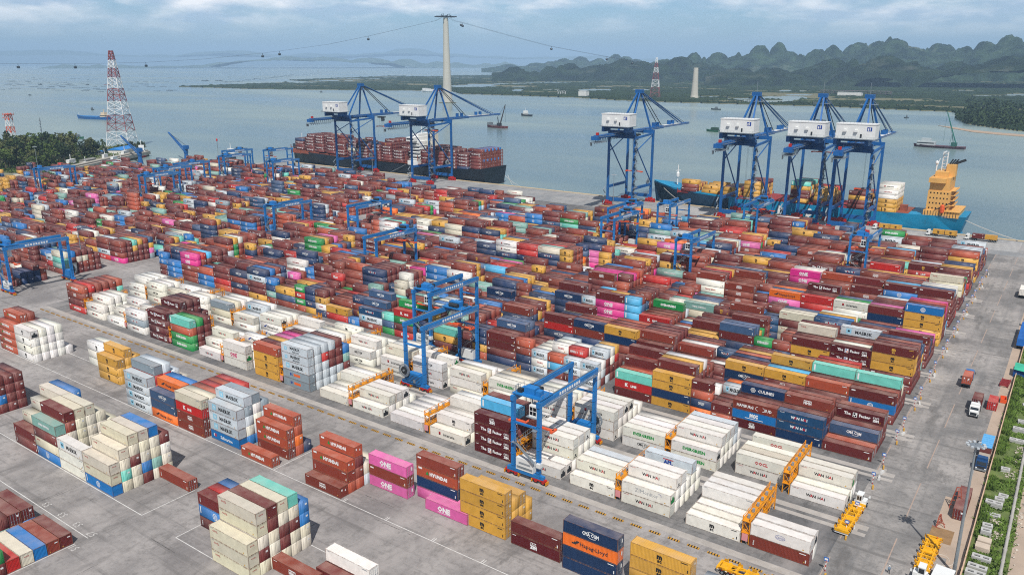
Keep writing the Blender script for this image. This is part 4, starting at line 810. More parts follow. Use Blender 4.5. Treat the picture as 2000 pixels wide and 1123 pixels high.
# all the others: one mesh with a colour attribute
def build_mass():
    Vs, Fl, Fn, Cs, base = [], [], [], [], 0
    def put(V, F, colr):
        nonlocal base
        Vs.append(np.asarray(V, float))
        for f in F: Fl.extend([i + base for i in f]); Fn.append(len(f)); Cs.extend([colr] * len(f))
        base += len(V)
    rs = random.Random(77); occ = {}
    for i, c in enumerate(CONT):
        if i in SINGLE: continue
        col = shade(c['c'], rs); L, h = c['L'], c['h'] - .03; x, y, z = c['x'], c['y'], c['z'] + .012; W = 2.44
        put([(x, y, z), (x + L, y, z), (x + L, y + W, z), (x, y + W, z), (x, y, z + h), (x + L, y, z + h), (x + L, y + W, z + h), (x, y + W, z + h)], [(4, 5, 6, 7), (0, 1, 5, 4), (1, 2, 6, 5), (2, 3, 7, 6), (3, 0, 4, 7)], col)
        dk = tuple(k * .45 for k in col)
        if c['n'] > 0:
            e = x + L
            for z0, z1 in ((z, z + .1), (z + h - .1, z + h)): put([(x, y - .03, z0), (e, y - .03, z0), (e, y - .03, z1), (x, y - .03, z1)], [(0, 1, 2, 3)], dk)  # darkened strips at top and bottom paint the shaded gap between tiers
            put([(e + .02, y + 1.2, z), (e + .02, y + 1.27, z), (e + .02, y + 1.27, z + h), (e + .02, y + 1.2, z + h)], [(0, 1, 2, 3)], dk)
            for yy in (.3, .9, 1.5, 2.1): put([(e + .03, y + yy, z + .2), (e + .03, y + yy + .06, z + .2), (e + .03, y + yy + .06, z + h - .2), (e + .03, y + yy, z + h - .2)], [(0, 1, 2, 3)], tuple(k * 1.15 for k in col))
            if rs.random() < .4: put([(e + .035, y + 1.5, z + h * .6), (e + .035, y + 2.0, z + h * .6), (e + .035, y + 2.0, z + h * .75), (e + .035, y + 1.5, z + h * .75)], [(0, 1, 2, 3)], (.7, .7, .68))
            if c['n'] > 6:
                for V, F, ink in marks(c['c'], c['brand'], c['L'], c['h']):
                    put([(x + a_, y - .035, z + b_) for a_, b_ in V], F, lin(INK[ink]))
    me = bpy.data.meshes.new('stacked_containers'); V = np.concatenate(Vs)
    me.vertices.add(len(V)); me.vertices.foreach_set('co', V.ravel()); me.loops.add(len(Fl)); me.loops.foreach_set('vertex_index', Fl)
    st = np.concatenate([[0], np.cumsum(Fn)[:-1]]); me.polygons.add(len(Fn)); me.polygons.foreach_set('loop_start', st.astype(np.int32)); me.polygons.foreach_set('loop_total', np.array(Fn, np.int32))
    me.update(calc_edges=True); at = me.color_attributes.new('Col', 'FLOAT_COLOR', 'CORNER'); at.data.foreach_set('color', np.array([k + (1,) for k in Cs], np.float32).ravel())
    me.materials.append(PAINTM); o = bpy.data.objects.new('stacked_containers', me); COL.objects.link(o)
    return tag(o, 'thousands of mixed colour shipping containers in the farther rows and aboard the ships', 'containers', kind='stuff')
build_mass()
# ---------------------------------------------------------------- yellow plug racks between the reefer bays
def rack(x, y0, n, lv, label, pk=True):
    t = empty('reefer_rack', (x, y0, 0)); tag(t, label, 'reefer rack', 'yellow plug racks between the reefer bays')
    L = n * RP - .3; w_ = 1.5
    for k in range(n // 2 + 1):
        y = min(L, k * 2 * RP)
        b = MB()
        for x_ in (-w_ / 2, w_ / 2): b.bar((x_, y, 0), (x_, y, lv * 2.75 + 1.0), .2)
        b.bar((-w_ / 2, y, .4), (w_ / 2, y, 2.6), .09); b.bar((w_ / 2, y, 2.9), (-w_ / 2, y, 5.2), .09)
        for z in (2.7, lv * 2.75 - .3): b.bar((-w_ / 2, y, z), (w_ / 2, y, z), .16)
        b.build('post_frame', YELL, t)
    for l in range(1, lv + 1):
        b = MB(); z = l * 2.75 - .15
        b.box(-w_ / 2, -.4, z, w_ / 2, L + .2, z + .08)
        for x_ in (-w_ / 2, w_ / 2):
            b.bar((x_, -.4, z), (x_, L + .2, z), .16, .24); b.bar((x_, -.4, z + 1.0), (x_, L + .2, z + 1.0), .09); b.bar((x_, -.4, z + .5), (x_, L + .2, z + .5), .06)
            for k in range(n + 1): b.bar((x_, k * L / n, z), (x_, k * L / n, z + 1.0), .08)
            for k in range(n): b.bar((x_, k * L / n, z), (x_, (k + .5) * L / n, z - 1.3), .08); b.bar((x_, (k + 1) * L / n, z), (x_, (k + .5) * L / n, z - 1.3), .08)
        b.build('walkway', YELL, t)
        for k in range(n): b = MB(); b.cbox((0, k * L / n + 1.2, z + .55), (.5, .5, .8)); b.build('plug_box', mat('ink_grey'), t)
    if pk: b = MB(); b.box(-w_ / 2 + .12, -.5, .9, w_ / 2 - .12, -.42, 2.55); b.build('notice_board', PINK, t)
for k in range(10):
    xa, xb = AX[2 * k], AX[2 * k + 1] + HX; xm = (xa + xb) / 2
    rack(xm, 146.4, 6, 2, 'yellow plug rack in the kerbside reefer block, %s from the road' % NTH[k])
    rack(xm + .6, 171.6, 6, 2, 'yellow plug rack in the second reefer block, %s from the road' % NTH[k], False)

# ---------------------------------------------------------------- rubber tyred gantry cranes
def gantry_meshes(_c={}):
    if _c: return _c
    S, Wd, Ht = 26.0, 7.4, 20.6
    for j, y in enumerate((0, S)):
        for i, x in enumerate((-Wd / 2, Wd / 2)):
            b = MB(); b.bar((x, y, 1.9), (x, y, Ht), .8, 1.05)
            for z in np.arange(3, 18, 3.0): b.cbox((x, y, z), (1.0, 1.3, .06))
            b.bar((x + .6, y - .75, 2), (x + .6, y - .75, 15), .06); b.bar((x + .95, y - .75, 2), (x + .95, y - .75, 15), .06)
            for z in np.arange(2.4, 15, .6): b.bar((x + .6, y - .75, z), (x + .95, y - .75, z), .05)
            _c['leg', j, i] = b.mesh('leg', BLUE2)
    for i, x in enumerate((-Wd / 2, Wd / 2)):
        b = MB(); b.box(x - .45, -.75, Ht - .85, x + .45, S + .75, Ht + .45, 0)
        sd = -1 if i == 0 else 1
        b.box(x + sd * .56 if sd < 0 else x + .55, 1, Ht - .9, x + sd * 1.3 if sd < 0 else x + 1.3, S - 1, Ht - .82, 1) if sd > 0 else b.box(x - 1.3, 1, Ht - .9, x - .55, S - 1, Ht - .82, 1)
        for z in (Ht + .1, Ht - .4): b.bar((x + sd * 1.3, 1, z), (x + sd * 1.3, S - 1, z), .06, None, 1)
        for y in np.arange(1, S, 2.0): b.bar((x + sd * 1.3, y, Ht - .9), (x + sd * 1.3, y, Ht + .1), .06, None, 1)
        b.box(x - .12, 0, Ht + .55, x + .12, S, Ht + .75, 1)
        for k in range(9): b.box(x + sd * .452 - .002, 8 + k * 1.1, Ht - .5, x + sd * .452 + .002, 8.75 + k * 1.1, Ht + .25, 2)
        _c['beam', i] = b.mesh('main_beam', [BLUE2, STEEL, MATS['ink_white']])
    for j, y in enumerate((0, S)):
        b = MB(); b.box(-Wd / 2 - 1.6, y - .45, 1.35, Wd / 2 + 1.6, y + .45, 2.25); _c['sill', j] = b.mesh('sill_beam', BLUE2)
        for i, x in enumerate((-Wd / 2 - .3, Wd / 2 + .3)):
            b = MB(); b.box(x - 1.9, y - .4, .9, x + 1.9, y + .4, 1.5); b.box(x - 2.15, y - .62, .35, x - 1.95, y + .62, 1.1, 1); b.box(x + 1.95, y - .62, .35, x + 2.15, y + .62, 1.1, 1); _c['bogie', j, i] = b.mesh('bogie', [REDP, YELL])
            for q, dx in enumerate((-1.05, 1.05)):
                b = MB(); b.disc((x + dx, y, .78), (0, 1, 0), .78, .55, 16, 0); b.disc((x + dx, y, .78), (0, 1, 0), .45, .62, 12, 1); _c['wheel', j, i, q] = b.mesh('wheel', [BLACK, REDP])
    for j, y in enumerate((0, S)): b = MB(); b.bar((-Wd / 2, y, 14.2), (Wd / 2, y, 14.2), .4, .5); _c['tie', j] = b.mesh('tie_beam', BLUE2)
    b = MB()                                                   # trolley at local y = 0
    b.box(-Wd / 2 - .4, -2.6, Ht + .75, Wd / 2 + .4, 2.6, Ht + 1.05, 0); b.box(-1.6, -1.3, Ht + 1.05, 1.4, .9, Ht + 2.6, 0); b.disc((0, 1.6, Ht + 1.7), (1, 0, 0), .7, 3.4, 12, 1); b.cbox((2.4, -.6, Ht + 1.7), (1.3, 1.6, 1.3), 0); b.cbox((-2.6, -1.2, Ht + 1.5), (1.2, 1.2, .9), 1)
    for x in (-Wd / 2 - .4, Wd / 2 + .4):
        b.bar((x, -2.6, Ht + 2.05), (x, 2.6, Ht + 2.05), .06, None, 2)
        for y in (-2.6, -.9, .9, 2.6): b.bar((x, y, Ht + 1), (x, y, Ht + 2.05), .06, None, 2)
    b.bar((-3.2, -2.4, Ht + 1.0), (-3.2, -2.4, Ht + 3.0), .12, None, 2); b.bar((-3.2, -1.2, Ht + 1.0), (-3.2, -1.2, Ht + 3.0), .12, None, 2); b.bar((-3.2, -2.4, Ht + 3.0), (-3.2, -1.2, Ht + 3.0), .12, None, 2)
    _c['trolley'] = b.mesh('trolley', [BLUE2, DARK, STEEL])
    b = MB(); x0, y0, z0 = .7, -2.5, Ht - 3.9; b.box(x0, y0, z0, x0 + 2.2, y0 + 2.3, z0 + 2.9, 0)
    for dx in (.2, 1.15):
        for dz in (.5, 1.6): b.box(x0 + dx, y0 - .02, z0 + dz, x0 + dx + .8, y0 + .0, z0 + dz + .9, 1)
    b.box(x0 - .02, y0 + .3, z0 + .6, x0, y0 + 1.9, z0 + 2.3, 1); b.box(x0 - .6, y0 - .5, z0 - .15, x0 + 2.9, y0 + 2.8, z0 - .02, 2); b.bar((x0 + .3, y0 + 1, z0 + 2.9), (x0 + .3, y0 + 1, Ht + .8), .2, None, 2); b.bar((x0 + 1.9, y0 + 1, z0 + 2.9), (x0 + 1.9, y0 + 1, Ht + .8), .2, None, 2)
    _c['cabin'] = b.mesh('operator_cabin', [WHITE, GLASS, STEEL])
    def spreader(z):
        b = MB(); b.box(-6, -.35, z, 6, .35, z + .35, 0); b.box(-1.6, -1.0, z + .35, 1.6, 1.0, z + .8, 0)
        for x in (-6, 6): b.box(x - .3, -1.2, z - .1, x + .3, 1.2, z + .35, 0)
        for x in (-1.4, 1.4):
            for y in (-.9, .9): b.bar((x, y, z + .8), (x * .9, y, Ht + .8), .05, None, 1)
        return b.mesh('spreader', [ORNG, DARK])
    for z in (8, 13.2, 15): _c['spreader', z] = spreader(z)
    b = MB(); b.box(-2.6, -.55, 2.3, 2.4, .95, 5.4, 0); b.box(-2.4, -.57, 2.7, 2.2, -.55, 3.3, 1); b.box(-1.8, -.572, 3.9, 1.6, -.552, 4.4, 2); b.cbox((4.2, -.6, 5.2), (1.1, 1.1, 1.0), 0); b.box(3.4, -1.2, 4.55, 4.9, .2, 4.65, 1); _c['ehouse'] = b.mesh('power_house', [WHITE, STEEL, MATS['ink_grey']])
    b = MB(); b.box(-3.0, -.9, 2.3, 2.6, .9, 5.0, 0)
    for k in range(5): b.box(-2.9, -.92, 2.6 + k * .45, 2.5, -.9, 2.8 + k * .45, 1)
    b.box(-2.2, -.95, 5.0, 2, .8, 5.4, 0); b.cbox((.3, -.95, 2.9), (.9, .2, 1.0), 2); _c['genset'] = b.mesh('generator_housing', [BLUE2, DARK, STEEL])
    b = MB(); cz, cy, cx = 5.9, -1.4, -3.3
    for k in range(24): a = 2 * math.pi * k / 24; b.bar((cx, cy, cz), (cx + 2.0 * math.cos(a), cy, cz + 2.0 * math.sin(a)), .12, .12, 0)
    A = [2 * math.pi * k / 20 for k in range(21)]; b.line([(cx + 2.0 * math.cos(a), cy - .2, cz + 2.0 * math.sin(a)) for a in A], .16, 0); b.line([(cx + 2.0 * math.cos(a), cy + .2, cz + 2.0 * math.sin(a)) for a in A], .16, 0); b.disc((cx, cy, cz), (0, 1, 0), 1.25, .3, 16, 1); b.disc((cx, cy, cz), (0, 1, 0), .35, .8, 10, 0); b.bar((cx, cy, cz), (cx, -.2, cz), .3, None, 1)
    _c['reel'] = b.mesh('cable_reel', [STEEL, DARK])
    b = MB(); z = 2.3; p0 = (-2.6, -1.0, 2.3); 
    for a, c in (((2.9, -1.0, 5.4), (-2.4, -1.0, 9.5)), ((-2.4, -1.0, 9.5), (2.6, -1.0, 14.0))):
        b.bar(a, c, .7, .12); b.bar((a[0], a[1] - .35, a[2] + 1), (c[0], c[1] - .35, c[2] + 1), .06); b.bar((a[0], a[1] + .35, a[2] + 1), (c[0], c[1] + .35, c[2] + 1), .06)
        for k in range(9): q = k / 8; b.bar((a[0] + (c[0] - a[0]) * q, -1.35, a[2] + (c[2] - a[2]) * q), (a[0] + (c[0] - a[0]) * q, -1.35, a[2] + (c[2] - a[2]) * q + 1), .05)
    b.box(-3.4, -1.5, 9.4, -2.2, -.5, 9.5); b.box(2.4, -1.5, 13.9, 3.6, -.5, 14); _c['stair'] = b.mesh('stairway', STEEL)
    _c['dims'] = (S, Wd, Ht); return _c
def gantry(xc, front, flip, ty, sz, label, reel_back=True):
    """front: front of the block it straddles. flip: the cabin side faces the quay"""
    g = gantry_meshes(); S, Wd, Ht = g['dims']
    t = empty('gantry_crane', (xc, front - 4.35 + (S if flip else 0), 0), math.pi if flip else 0); tag(t, label, 'gantry crane', 'blue tyred gantry cranes over the rows')
    def kid(nm, me, p=t, loc=(0, 0, 0), rz=0):
        o = bpy.data.objects.new(nm, me); COL.objects.link(o); o.parent = p; o.location = loc; o.rotation_euler.z = rz; return o
    for j in (0, 1):
        kid('sill_beam', g['sill', j])
        for i in (0, 1):
            kid('leg', g['leg', j, i]); bo = kid('bogie', g['bogie', j, i])
            for q in (0, 1): kid('wheel', g['wheel', j, i, q], bo)
    for i in (0, 1): kid('main_beam', g['beam', i])
    [kid('tie_beam', g['tie', j]) for j in (0, 1)]; tr = kid('trolley', g['trolley'], t, (0, ty, 0)); kid('operator_cabin', g['cabin'], tr); kid('spreader', g['spreader', sz], tr)
    kid('power_house', g['ehouse']); kid('stairway', g['stair'])
    gs = kid('generator_housing', g['genset'], t, (0, S, 0), math.pi); kid('cable_reel', g['reel'], t, (0, S, 0), math.pi)
    return t
GT = [(-97.3, 146.0, 0, 2.6, 13.2, 'blue gantry crane nearest the striped kerb, white cabin over the legs'), (-156.0, 171.3, 1, 5.5, 15, 'blue gantry crane over the reefers with a big cable reel'),
      (-177.9, 199.2, 0, 3.0, 15, 'blue gantry crane just beyond the cable reel gantry, cabin low'), (-255.3, 251.0, 1, 3.0, 15, 'blue gantry crane over the third mixed block, pink container below'),
      (-321.5, 302.8, 1, 6.0, 15, 'blue gantry crane over yellow containers near the cross road'), (-359.5, 276.9, 0, 3.0, 15, 'blue gantry crane at the cross road end with white cabin'),
      (-371.0, 146.0, 0, 3.0, 13.2, 'blue gantry crane at the near corner beyond the cross road'), (-191.0, 354.6, 1, 4.0, 15, 'front gantry crane of the close pair in mid yard'),
      (-201.5, 380.5, 1, 4.0, 15, 'rear gantry crane of the close pair in mid yard'), (-184.4, 406.4, 0, 3.0, 15, 'blue gantry crane standing before the single quay crane'),
      (-138.4, 328.7, 0, 3.0, 13.2, 'blue gantry crane with dark reel above the big pink container'), (-76.4, 380.5, 0, 3.0, 15, 'blue gantry crane nearest the access road, beside white lettered boxes'),
      (-144.5, 432.3, 1, 4.0, 15, 'blue gantry crane in front of the second quay crane'), (-628.0, 276.9, 0, 3.0, 13.2, 'blue gantry crane nearest the tree grove'),
      (-531.0, 302.8, 0, 4.0, 15, 'nearest gantry crane of the far corner cluster'), (-556.0, 328.7, 0, 8.0, 13.2, 'second gantry crane of the far corner cluster'), (-571.0, 354.6, 0, 14.0, 15, 'third gantry crane of the far corner cluster'),
      (-588.0, 406.4, 0, 5.0, 15, 'fourth gantry crane of the far corner cluster'), (-620.0, 432.3, 0, 16.0, 15, 'fifth gantry crane of the far corner cluster, by the water'), (-596.0, 458.2, 0, 5.0, 15, 'gantry crane beside the bow of the dark hulled ship'), (-525.0, 406.4, 0, 4.0, 15, 'gantry crane before the first quay crane')]
for a_ in GT: gantry(*a_)

# ---------------------------------------------------------------- ship to shore cranes
def quay_crane(xc, label, spread_y, spread_z, ho=0):
    t = empty('quay_crane', (xc, 490, 0)); tag(t, label, 'quay crane', 'blue ship to shore cranes along the quay')
    Wd, Gd, TZ = 19.5, 28.0, 47.0; h = Wd / 2
    for y in (0, Gd):
        for x in (-h, h):
            b = MB(); b.bar((x, y, 3.4), (x, y, TZ + (2.5 if y else 0)), 1.45, 1.3); b.build('leg', BLUE, t)
            b = MB(); b.box(x - 3.6, y - .8, 1.4, x + 3.6, y + .8, 2.6)
            for k in range(4): b.box(x - 3.9 + k * 2.05, y - .5, .15, x - 2.4 + k * 2.05, y + .5, 1.5); b.disc((x - 3.15 + k * 2.05, y, .45), (0, 1, 0), .4, .6, 10)
            b.box(x - 1.4, y - .9, 2.6, x + 1.4, y + .9, 3.5); b.build('bogie', REDP, t)
        b = MB(); b.box(-h, y - .75, 3.3, h, y + .75, 5.6)
        for k in range(8): b.box(-h + 1.6 + k * 2.1, y - .80, 3.5, -h + 2.0 + k * 2.1, y - .75, 5.4)
        b.build('sill_beam', BLUE, t)
    for x in (-h, h):
        b = MB(); b.box(x - .6, .8, 12.0, x + .6, Gd - .8, 13.8); b.build('portal_beam', BLUE, t)
        b = MB(); b.bar((x, .9, TZ - 4), (x, Gd - .9, 15.0), .85, .85, None, 8); b.build('diagonal_brace', BLUE, t)
        b = MB(); b.bar((x, .9, 37.5), (x, Gd - .8, TZ + .5), .7, .7, None, 8); b.build('upper_brace', BLUE, t)
        b = MB(); b.bar((x, 0, TZ), (x, Gd, TZ + 1.5), .9, 1.4); b.build('upper_beam', BLUE, t)
    for y, z in ((0, TZ), (Gd, TZ + 1.8)):
        b = MB(); b.box(-h - .7, y - .9, z - .2, h + .7, y + .9, z + 2.0); b.build('cross_beam', BLUE, t)
    b = MB()
    b.bar((0, -36, TZ + 3.0), (0, 62, TZ + 3.6), 3.4, 2.0, 0); b.bar((0, 62, TZ + 3.6), (0, Gd + 81, TZ + 3.7), 3.0, 1.4, 0); b.box(-1.6, 60, TZ + 4.2, 1.6, 92, TZ + 4.5, 1)
    for x in (-2.4, 2.4):
        b.bar((x, -36, TZ + 3.2), (x, 108, TZ + 3.8), .7, .1, 2); b.bar((x * 1.12, -36, TZ + 4.3), (x * 1.12, 108, TZ + 4.9), .07, None, 2)
        for y in np.arange(-35, 108, 4): b.bar((x * 1.12, y, TZ + 3.3), (x * 1.12, y, TZ + 4.6), .07, None, 2)
    for y in (Gd + 20, Gd + 26, Gd + 46, Gd + 52): b.box(-1.5, y, TZ + 4.5, 1.5, y + .5, TZ + 7.4, 0)
    b.build('boom', [BLUE, WHITE, STEEL], t)
    b = MB(); b.box(-2.4, -38, TZ + 1.2, 2.4, -34, TZ + 3.6, 0); b.cbox((0, -34, TZ + 5.0), (1.5, 1.5, 1.6), 1); b.box(-3.2, -38.5, TZ - .4, 3.2, -27, TZ - .3, 2); b.box(-2.8, -38.5, TZ - 2.6, -2.6, -36, TZ - .3, 2)
    for x in (-3.2, 3.2):
        b.bar((x, -38.5, TZ + .8), (x, -27, TZ + .8), .08, None, 2)
        for y in np.arange(-38, -27, 1.8): b.bar((x, y, TZ - .4), (x, y, TZ + .8), .08, None, 2)
    b.build('backreach_platform', [BLUE, REDP, STEEL], t)
    b = MB()                                                   # cable loops hung under the girder
    for k in range(22):
        y = -34 + k * 2.3 if k < 16 else 6 + (k - 16) * 6.0; d = 3.4 if k < 10 else 2.2
        pts = [(-2.7, y + 2.1 * q, TZ + 1.6 - d * math.sin(math.pi * q)) for q in np.linspace(0, 1, 7)]; b.line(pts, .16)
    b.bar((-2.7, -36, TZ + 1.7), (-2.7, 46, TZ + 1.7), .16); b.build('festoon_cable', DARK, t)
    ap = (0, Gd - 4.5, 77.0); b = MB()
    for x in (-h * .82, h * .82): b.bar((x, Gd, TZ + 3.4), (ap[0] + .09 * x, ap[1] + .6, ap[2]), 1.05, 1.05)
    b.build('apex_frame', BLUE, t)
    b = MB()
    for x in (-2.6, 2.6): b.bar((x * 1.9, 2, TZ + 3), (ap[0] + .3 * x, ap[1] - .8, ap[2] - .3), .95, .95)
    b.build('back_stay', BLUE, t)
    b = MB(); b.box(-2.6, ap[1] - 1.8, ap[2] - 1, 2.6, ap[1] + 1.8, ap[2] + 1.4, 0); b.box(-4.6, ap[1] - 3.4, ap[2] - 4.5, 4.6, ap[1] + 3.4, ap[2] - 4.4, 1)
    for x in (-4.6, 4.6):
        b.bar((x, ap[1] - 3.4, ap[2] - 3.3), (x, ap[1] + 3.4, ap[2] - 3.3), .1, None, 1); b.bar((x, ap[1], ap[2] - 4.4), (0, ap[1], ap[2]), .14, None, 1)
        for y in (-3.4, 0, 3.4): b.bar((x, ap[1] + y, ap[2] - 4.4), (x, ap[1] + y, ap[2] - 3.3), .1, None, 1)
    b.bar((0, ap[1], ap[2] + 1.4), (0, ap[1], ap[2] + 8), .16, None, 1); b.build('apex_platform', [BLUE, STEEL], t)
    for y1, w_ in ((Gd + 30, .55), (Gd + 66, .75), (Gd + 70, .3)):
        for x in (-1.5, 1.5): b = MB(); b.bar((x * .5, ap[1] + 1.5, ap[2]), (x, y1, TZ + 5), w_, w_, None, 6); b.build('fore_stay', DARK if w_ < .7 else BLUE, t)
    b = MB()                                                   # machinery house
    b.box(-7.8, -15, TZ + 8.8, 13, -5.5, TZ + 16.4, 0); b.box(-8, -15.2, TZ + 16.4, 13.2, -5.3, TZ + 16.9, 0); b.box(8.6, -15.03, TZ + 13.0, 11.2, -15.0, TZ + 15.2, 1); b.box(9.0, -15.05, TZ + 13.3, 9.6, -15.03, TZ + 14.6, 0); b.box(10.0, -15.05, TZ + 13.4, 10.4, -15.03, TZ + 15.0, 0)
    for x in (-3.6, 2.2): b.box(x, -16.2, TZ + 12.4, x + 1.7, -15, TZ + 13.6, 0)
    b.box(5.2, -15.04, TZ + 9.2, 6.2, -15, TZ + 11.4, 2); b.box(-8.4, -16.8, TZ + 8.4, 13.4, -4, TZ + 8.8, 3)
    for x in np.arange(-8, 13.4, 1.9): b.bar((x, -16.7, TZ + 8.8), (x, -16.7, TZ + 9.9), .08, None, 3); b.bar((x, -15.1, TZ + 16.9), (x, -15.1, TZ + 17.9), .07, None, 3)
    for z in (TZ + 9.3, TZ + 9.9): b.bar((-8.4, -16.7, z), (13.4, -16.7, z), .08, None, 3)
    b.bar((-7.9, -15.1, TZ + 17.9), (13.1, -15.1, TZ + 17.9), .07, None, 3); b.bar((-6, -10, TZ + 17), (-6, -10, TZ + 21), .1, None, 3)
    b.build('machinery_house', [WHITE, MATS['ink_blue'], DARK, STEEL], t)
    b = MB(); b.box(-h + .4, -12, TZ + 4.6, -h + 2.4, -3, TZ + 8.4); b.box(h - 2.4, -12, TZ + 4.6, h - .4, -3, TZ + 8.4); b.box(-h, -2, TZ + 2.0, h, 1.0, TZ + 5.0); b.box(-h, -6, TZ + 6.4, h, -3, TZ + 8.4); b.bar((-h + 1.4, -4, TZ + 5.5), (-h + .8, 1, TZ + 2), 1.6); b.bar((h - 1.4, -4, TZ + 5.5), (h - .8, 1, TZ + 2), 1.6); b.build('house_support', BLUE, t)
    b = MB(); y = spread_y; b.box(-3, y - 2.4, TZ + .2, 3, y + 2.4, TZ + 1.3, 0); b.box(-1.2, y + .6, TZ - 3, 1.2, y + 2.6, TZ + .2, 1); b.box(-1.25, y + 1.0, TZ - 2.2, 1.25, y + 2.65, TZ - .9, 2)
    tr = b.build('trolley', [DARK, STEEL, GLASS], t)
    b = MB(); z = spread_z; b.box(-6, y - .5, z, 6, y + .5, z + .6, 0); b.box(-2, y - 1.1, z + .6, 2, y + 1.1, z + 1.3, 1)
    for x in (-6, 6): b.box(x - .4, y - 1.2, z - .3, x + .4, y + 1.2, z + .5, 0)
    for x in (-1.6, 1.6):
        for yy in (-.9, .9): b.bar((x, y + yy, z + 1.2), (x, y + yy, TZ + .4), .07, None, 2)
    b.build('spreader', [ORNG, MATS['ink_grey'], DARK], tr)
    b = MB(); k = 0; zz = 5.5; sgn = 1                          # zigzag stairs on the landside leg
    while zz < TZ - 3:
        a = (h + 1.2, -1.6 * sgn, zz); c = (h + 1.2, 1.6 * sgn, zz + 2.9); b.bar(a, c, .7, .14); b.bar((a[0] + .4, a[1], a[2] + 1), (c[0] + .4, c[1], c[2] + 1), .08); b.box(h + .8, 1.6 * sgn - .5, zz + 2.85, h + 2.2, 1.6 * sgn + .5, zz + 2.95); b.bar((h + 2.2, 1.6 * sgn, zz + 2.9), (h + 2.2, 1.6 * sgn, zz + 4.0), .08); zz += 2.9; sgn = -sgn
    for z in np.arange(8, 46, 5.5): b.box(h + .8, -2.6, z, h + 2.6, 2.6, z + .1); b.bar((h + 2.6, -2.6, z + 1.1), (h + 2.6, 2.6, z + 1.1), .08)
    b.build('stairway', STEEL, t); b = MB(); zz = 1.2; sgn = 1
    while zz < 12:
        b.bar((-h - 1.6, -2 - 1.4 * sgn, zz), (-h - 1.6, -2 + 1.4 * sgn, zz + 2.4), .7, .14); zz += 2.4; sgn = -sgn
    b.build('stairway', STEEL, t)
    b = MB(); b.disc((h + .2, Gd - 6, 15.6), (1, 0, 0), 2.1, .7, 16, 0); b.disc((h + .2, Gd - 6, 15.6), (1, 0, 0), .8, .9, 12, 1); b.build('cable_reel', [STEEL, DARK], t)
    b = MB(); b.box(-h + .8, -.82, 4.0, h - .8, -.78, 4.9)
    return t
quay_crane(-533.8, 'first blue quay crane from the bow of the dark hulled ship', 48, 39)
quay_crane(-443.5, 'second blue quay crane beside the dark hulled ship', 14, 42)
quay_crane(-258.5, 'lone blue quay crane between the two berthed ships, spreader hanging low', 20, 22)
quay_crane(-175.7, 'first blue quay crane of three beside the turquoise ship', 20, 10)
quay_crane(-134.7, 'middle blue quay crane of three beside the turquoise ship', 34, 42)
quay_crane(-108.0, 'blue quay crane nearest the stern of the turquoise ship', 40, 20)

# ---------------------------------------------------------------- ships
def hull(b, L, B, d0, deck, st, k=0, zb=0.0):
    """lofted hull, bow at x = 0, stern at x = L. st: (x fraction, half beam at deck, half beam at water, deck height)"""
    rows = []
    for fx, hb, hw, dz, rake in st:
        rows.append([(fx * L + rake, -hb * B / 2, dz), (fx * L, -hw * B / 2, zb), (fx * L + 1, -hw * B / 2 * .9, zb - 3), (fx * L + 1, hw * B / 2 * .9, zb - 3), (fx * L, hw * B / 2, zb), (fx * L + rake, hb * B / 2, dz)])
    vs = [p for r in rows for p in r]; n = 6; fs = []
    for j in range(len(rows) - 1):
        for i in range(n - 1): fs.append((j * n + i, j * n + i + 1, (j + 1) * n + i + 1, (j + 1) * n + i))
        fs.append((j * n + 5, j * n, (j + 1) * n, (j + 1) * n + 5))
    fs.append(tuple(range(n))); fs.append(tuple((len(rows) - 1) * n + i for i in range(n))); b.add(vs, fs, k)
HBLK = mat('hull_black', '#15202a', .5, 0, .3, .06, grime='#3a3431', gs=.05, gt=.6); HRED = mat('hull_boot_red', '#6e2b33', .6, 0, .2)
DECKR = mat('deck_brown', '#8a4a36', .7, 0, .25, .2, grime='#6b3a30', gs=.3); HTUR = mat('hull_turquoise', '#1184ad', .5, 0, .25, .07, grime='#2d4a50', gs=.12, gt=.55); HNAV = mat('hull_dark_blue', '#10324a', .5, 0, .3, .06)
RUSTD = mat('deck_rust_red', '#8e3232', .7, 0, .2, .2); SYEL = mat('superstructure_yellow', '#d4a25a', .6, 0, .1, .15, grime='#a5733a', gs=.2, gt=.6)
s1 = empty('container_ship', (-662, 539.5, ZW)); tag(s1, 'long dark hulled container ship loaded with maroon containers', 'ship')
b = MB(); ST1 = [(0, .10, .02, 20, 0), (.03, .50, .10, 18.5, 0), (.08, .80, .42, 16.2, 0), (.16, .98, .80, 14.6, 0), (.3, 1, 1, 13.6, 0), (.55, 1, 1, 12.2, 0), (.8, 1, .96, 11.4, 0), (.95, 1, .92, 13.6, 0), (1.0, .98, .84, 15.0, 1.5)]
hull(b, 257, 32, 0, 0, [(f, hb, hw, dz, rk) for f, hb, hw, dz, rk in ST1], 0, 2.0); b.build('hull', HBLK, s1)
b = MB(); hull(b, 250, 31.6, 0, 0, [(f * 1.0 + (.02 if f == 0 else 0), hw * 1.005, hw * 1.0, 2.4 + (1.8 if f < .3 else 0), 0) for f, hb, hw, dz, rk in ST1[1:]], 0, .0); b.build('boot_topping', HRED, s1)
b = MB()
for i in range(17): x = 14 + i * 14; b.box(x, -15.2, 13.0, x + 12.6, 15.2, 15.0 - i * .13 + (1.6 if i < 3 else 0))
b.build('hatch_covers', DECKR, s1)
b = MB()
for i in range(16):
    x = 13 + i * 14.2
    for y in (-14.6, -7, 0, 7, 14.6): b.bar((x, y, 12), (x, y, 21), .5)
    b.bar((x, -14.8, 18), (x, 14.8, 18), .4)
b.build('lashing_bridge', DECKR, s1); b = MB(); xq = 255
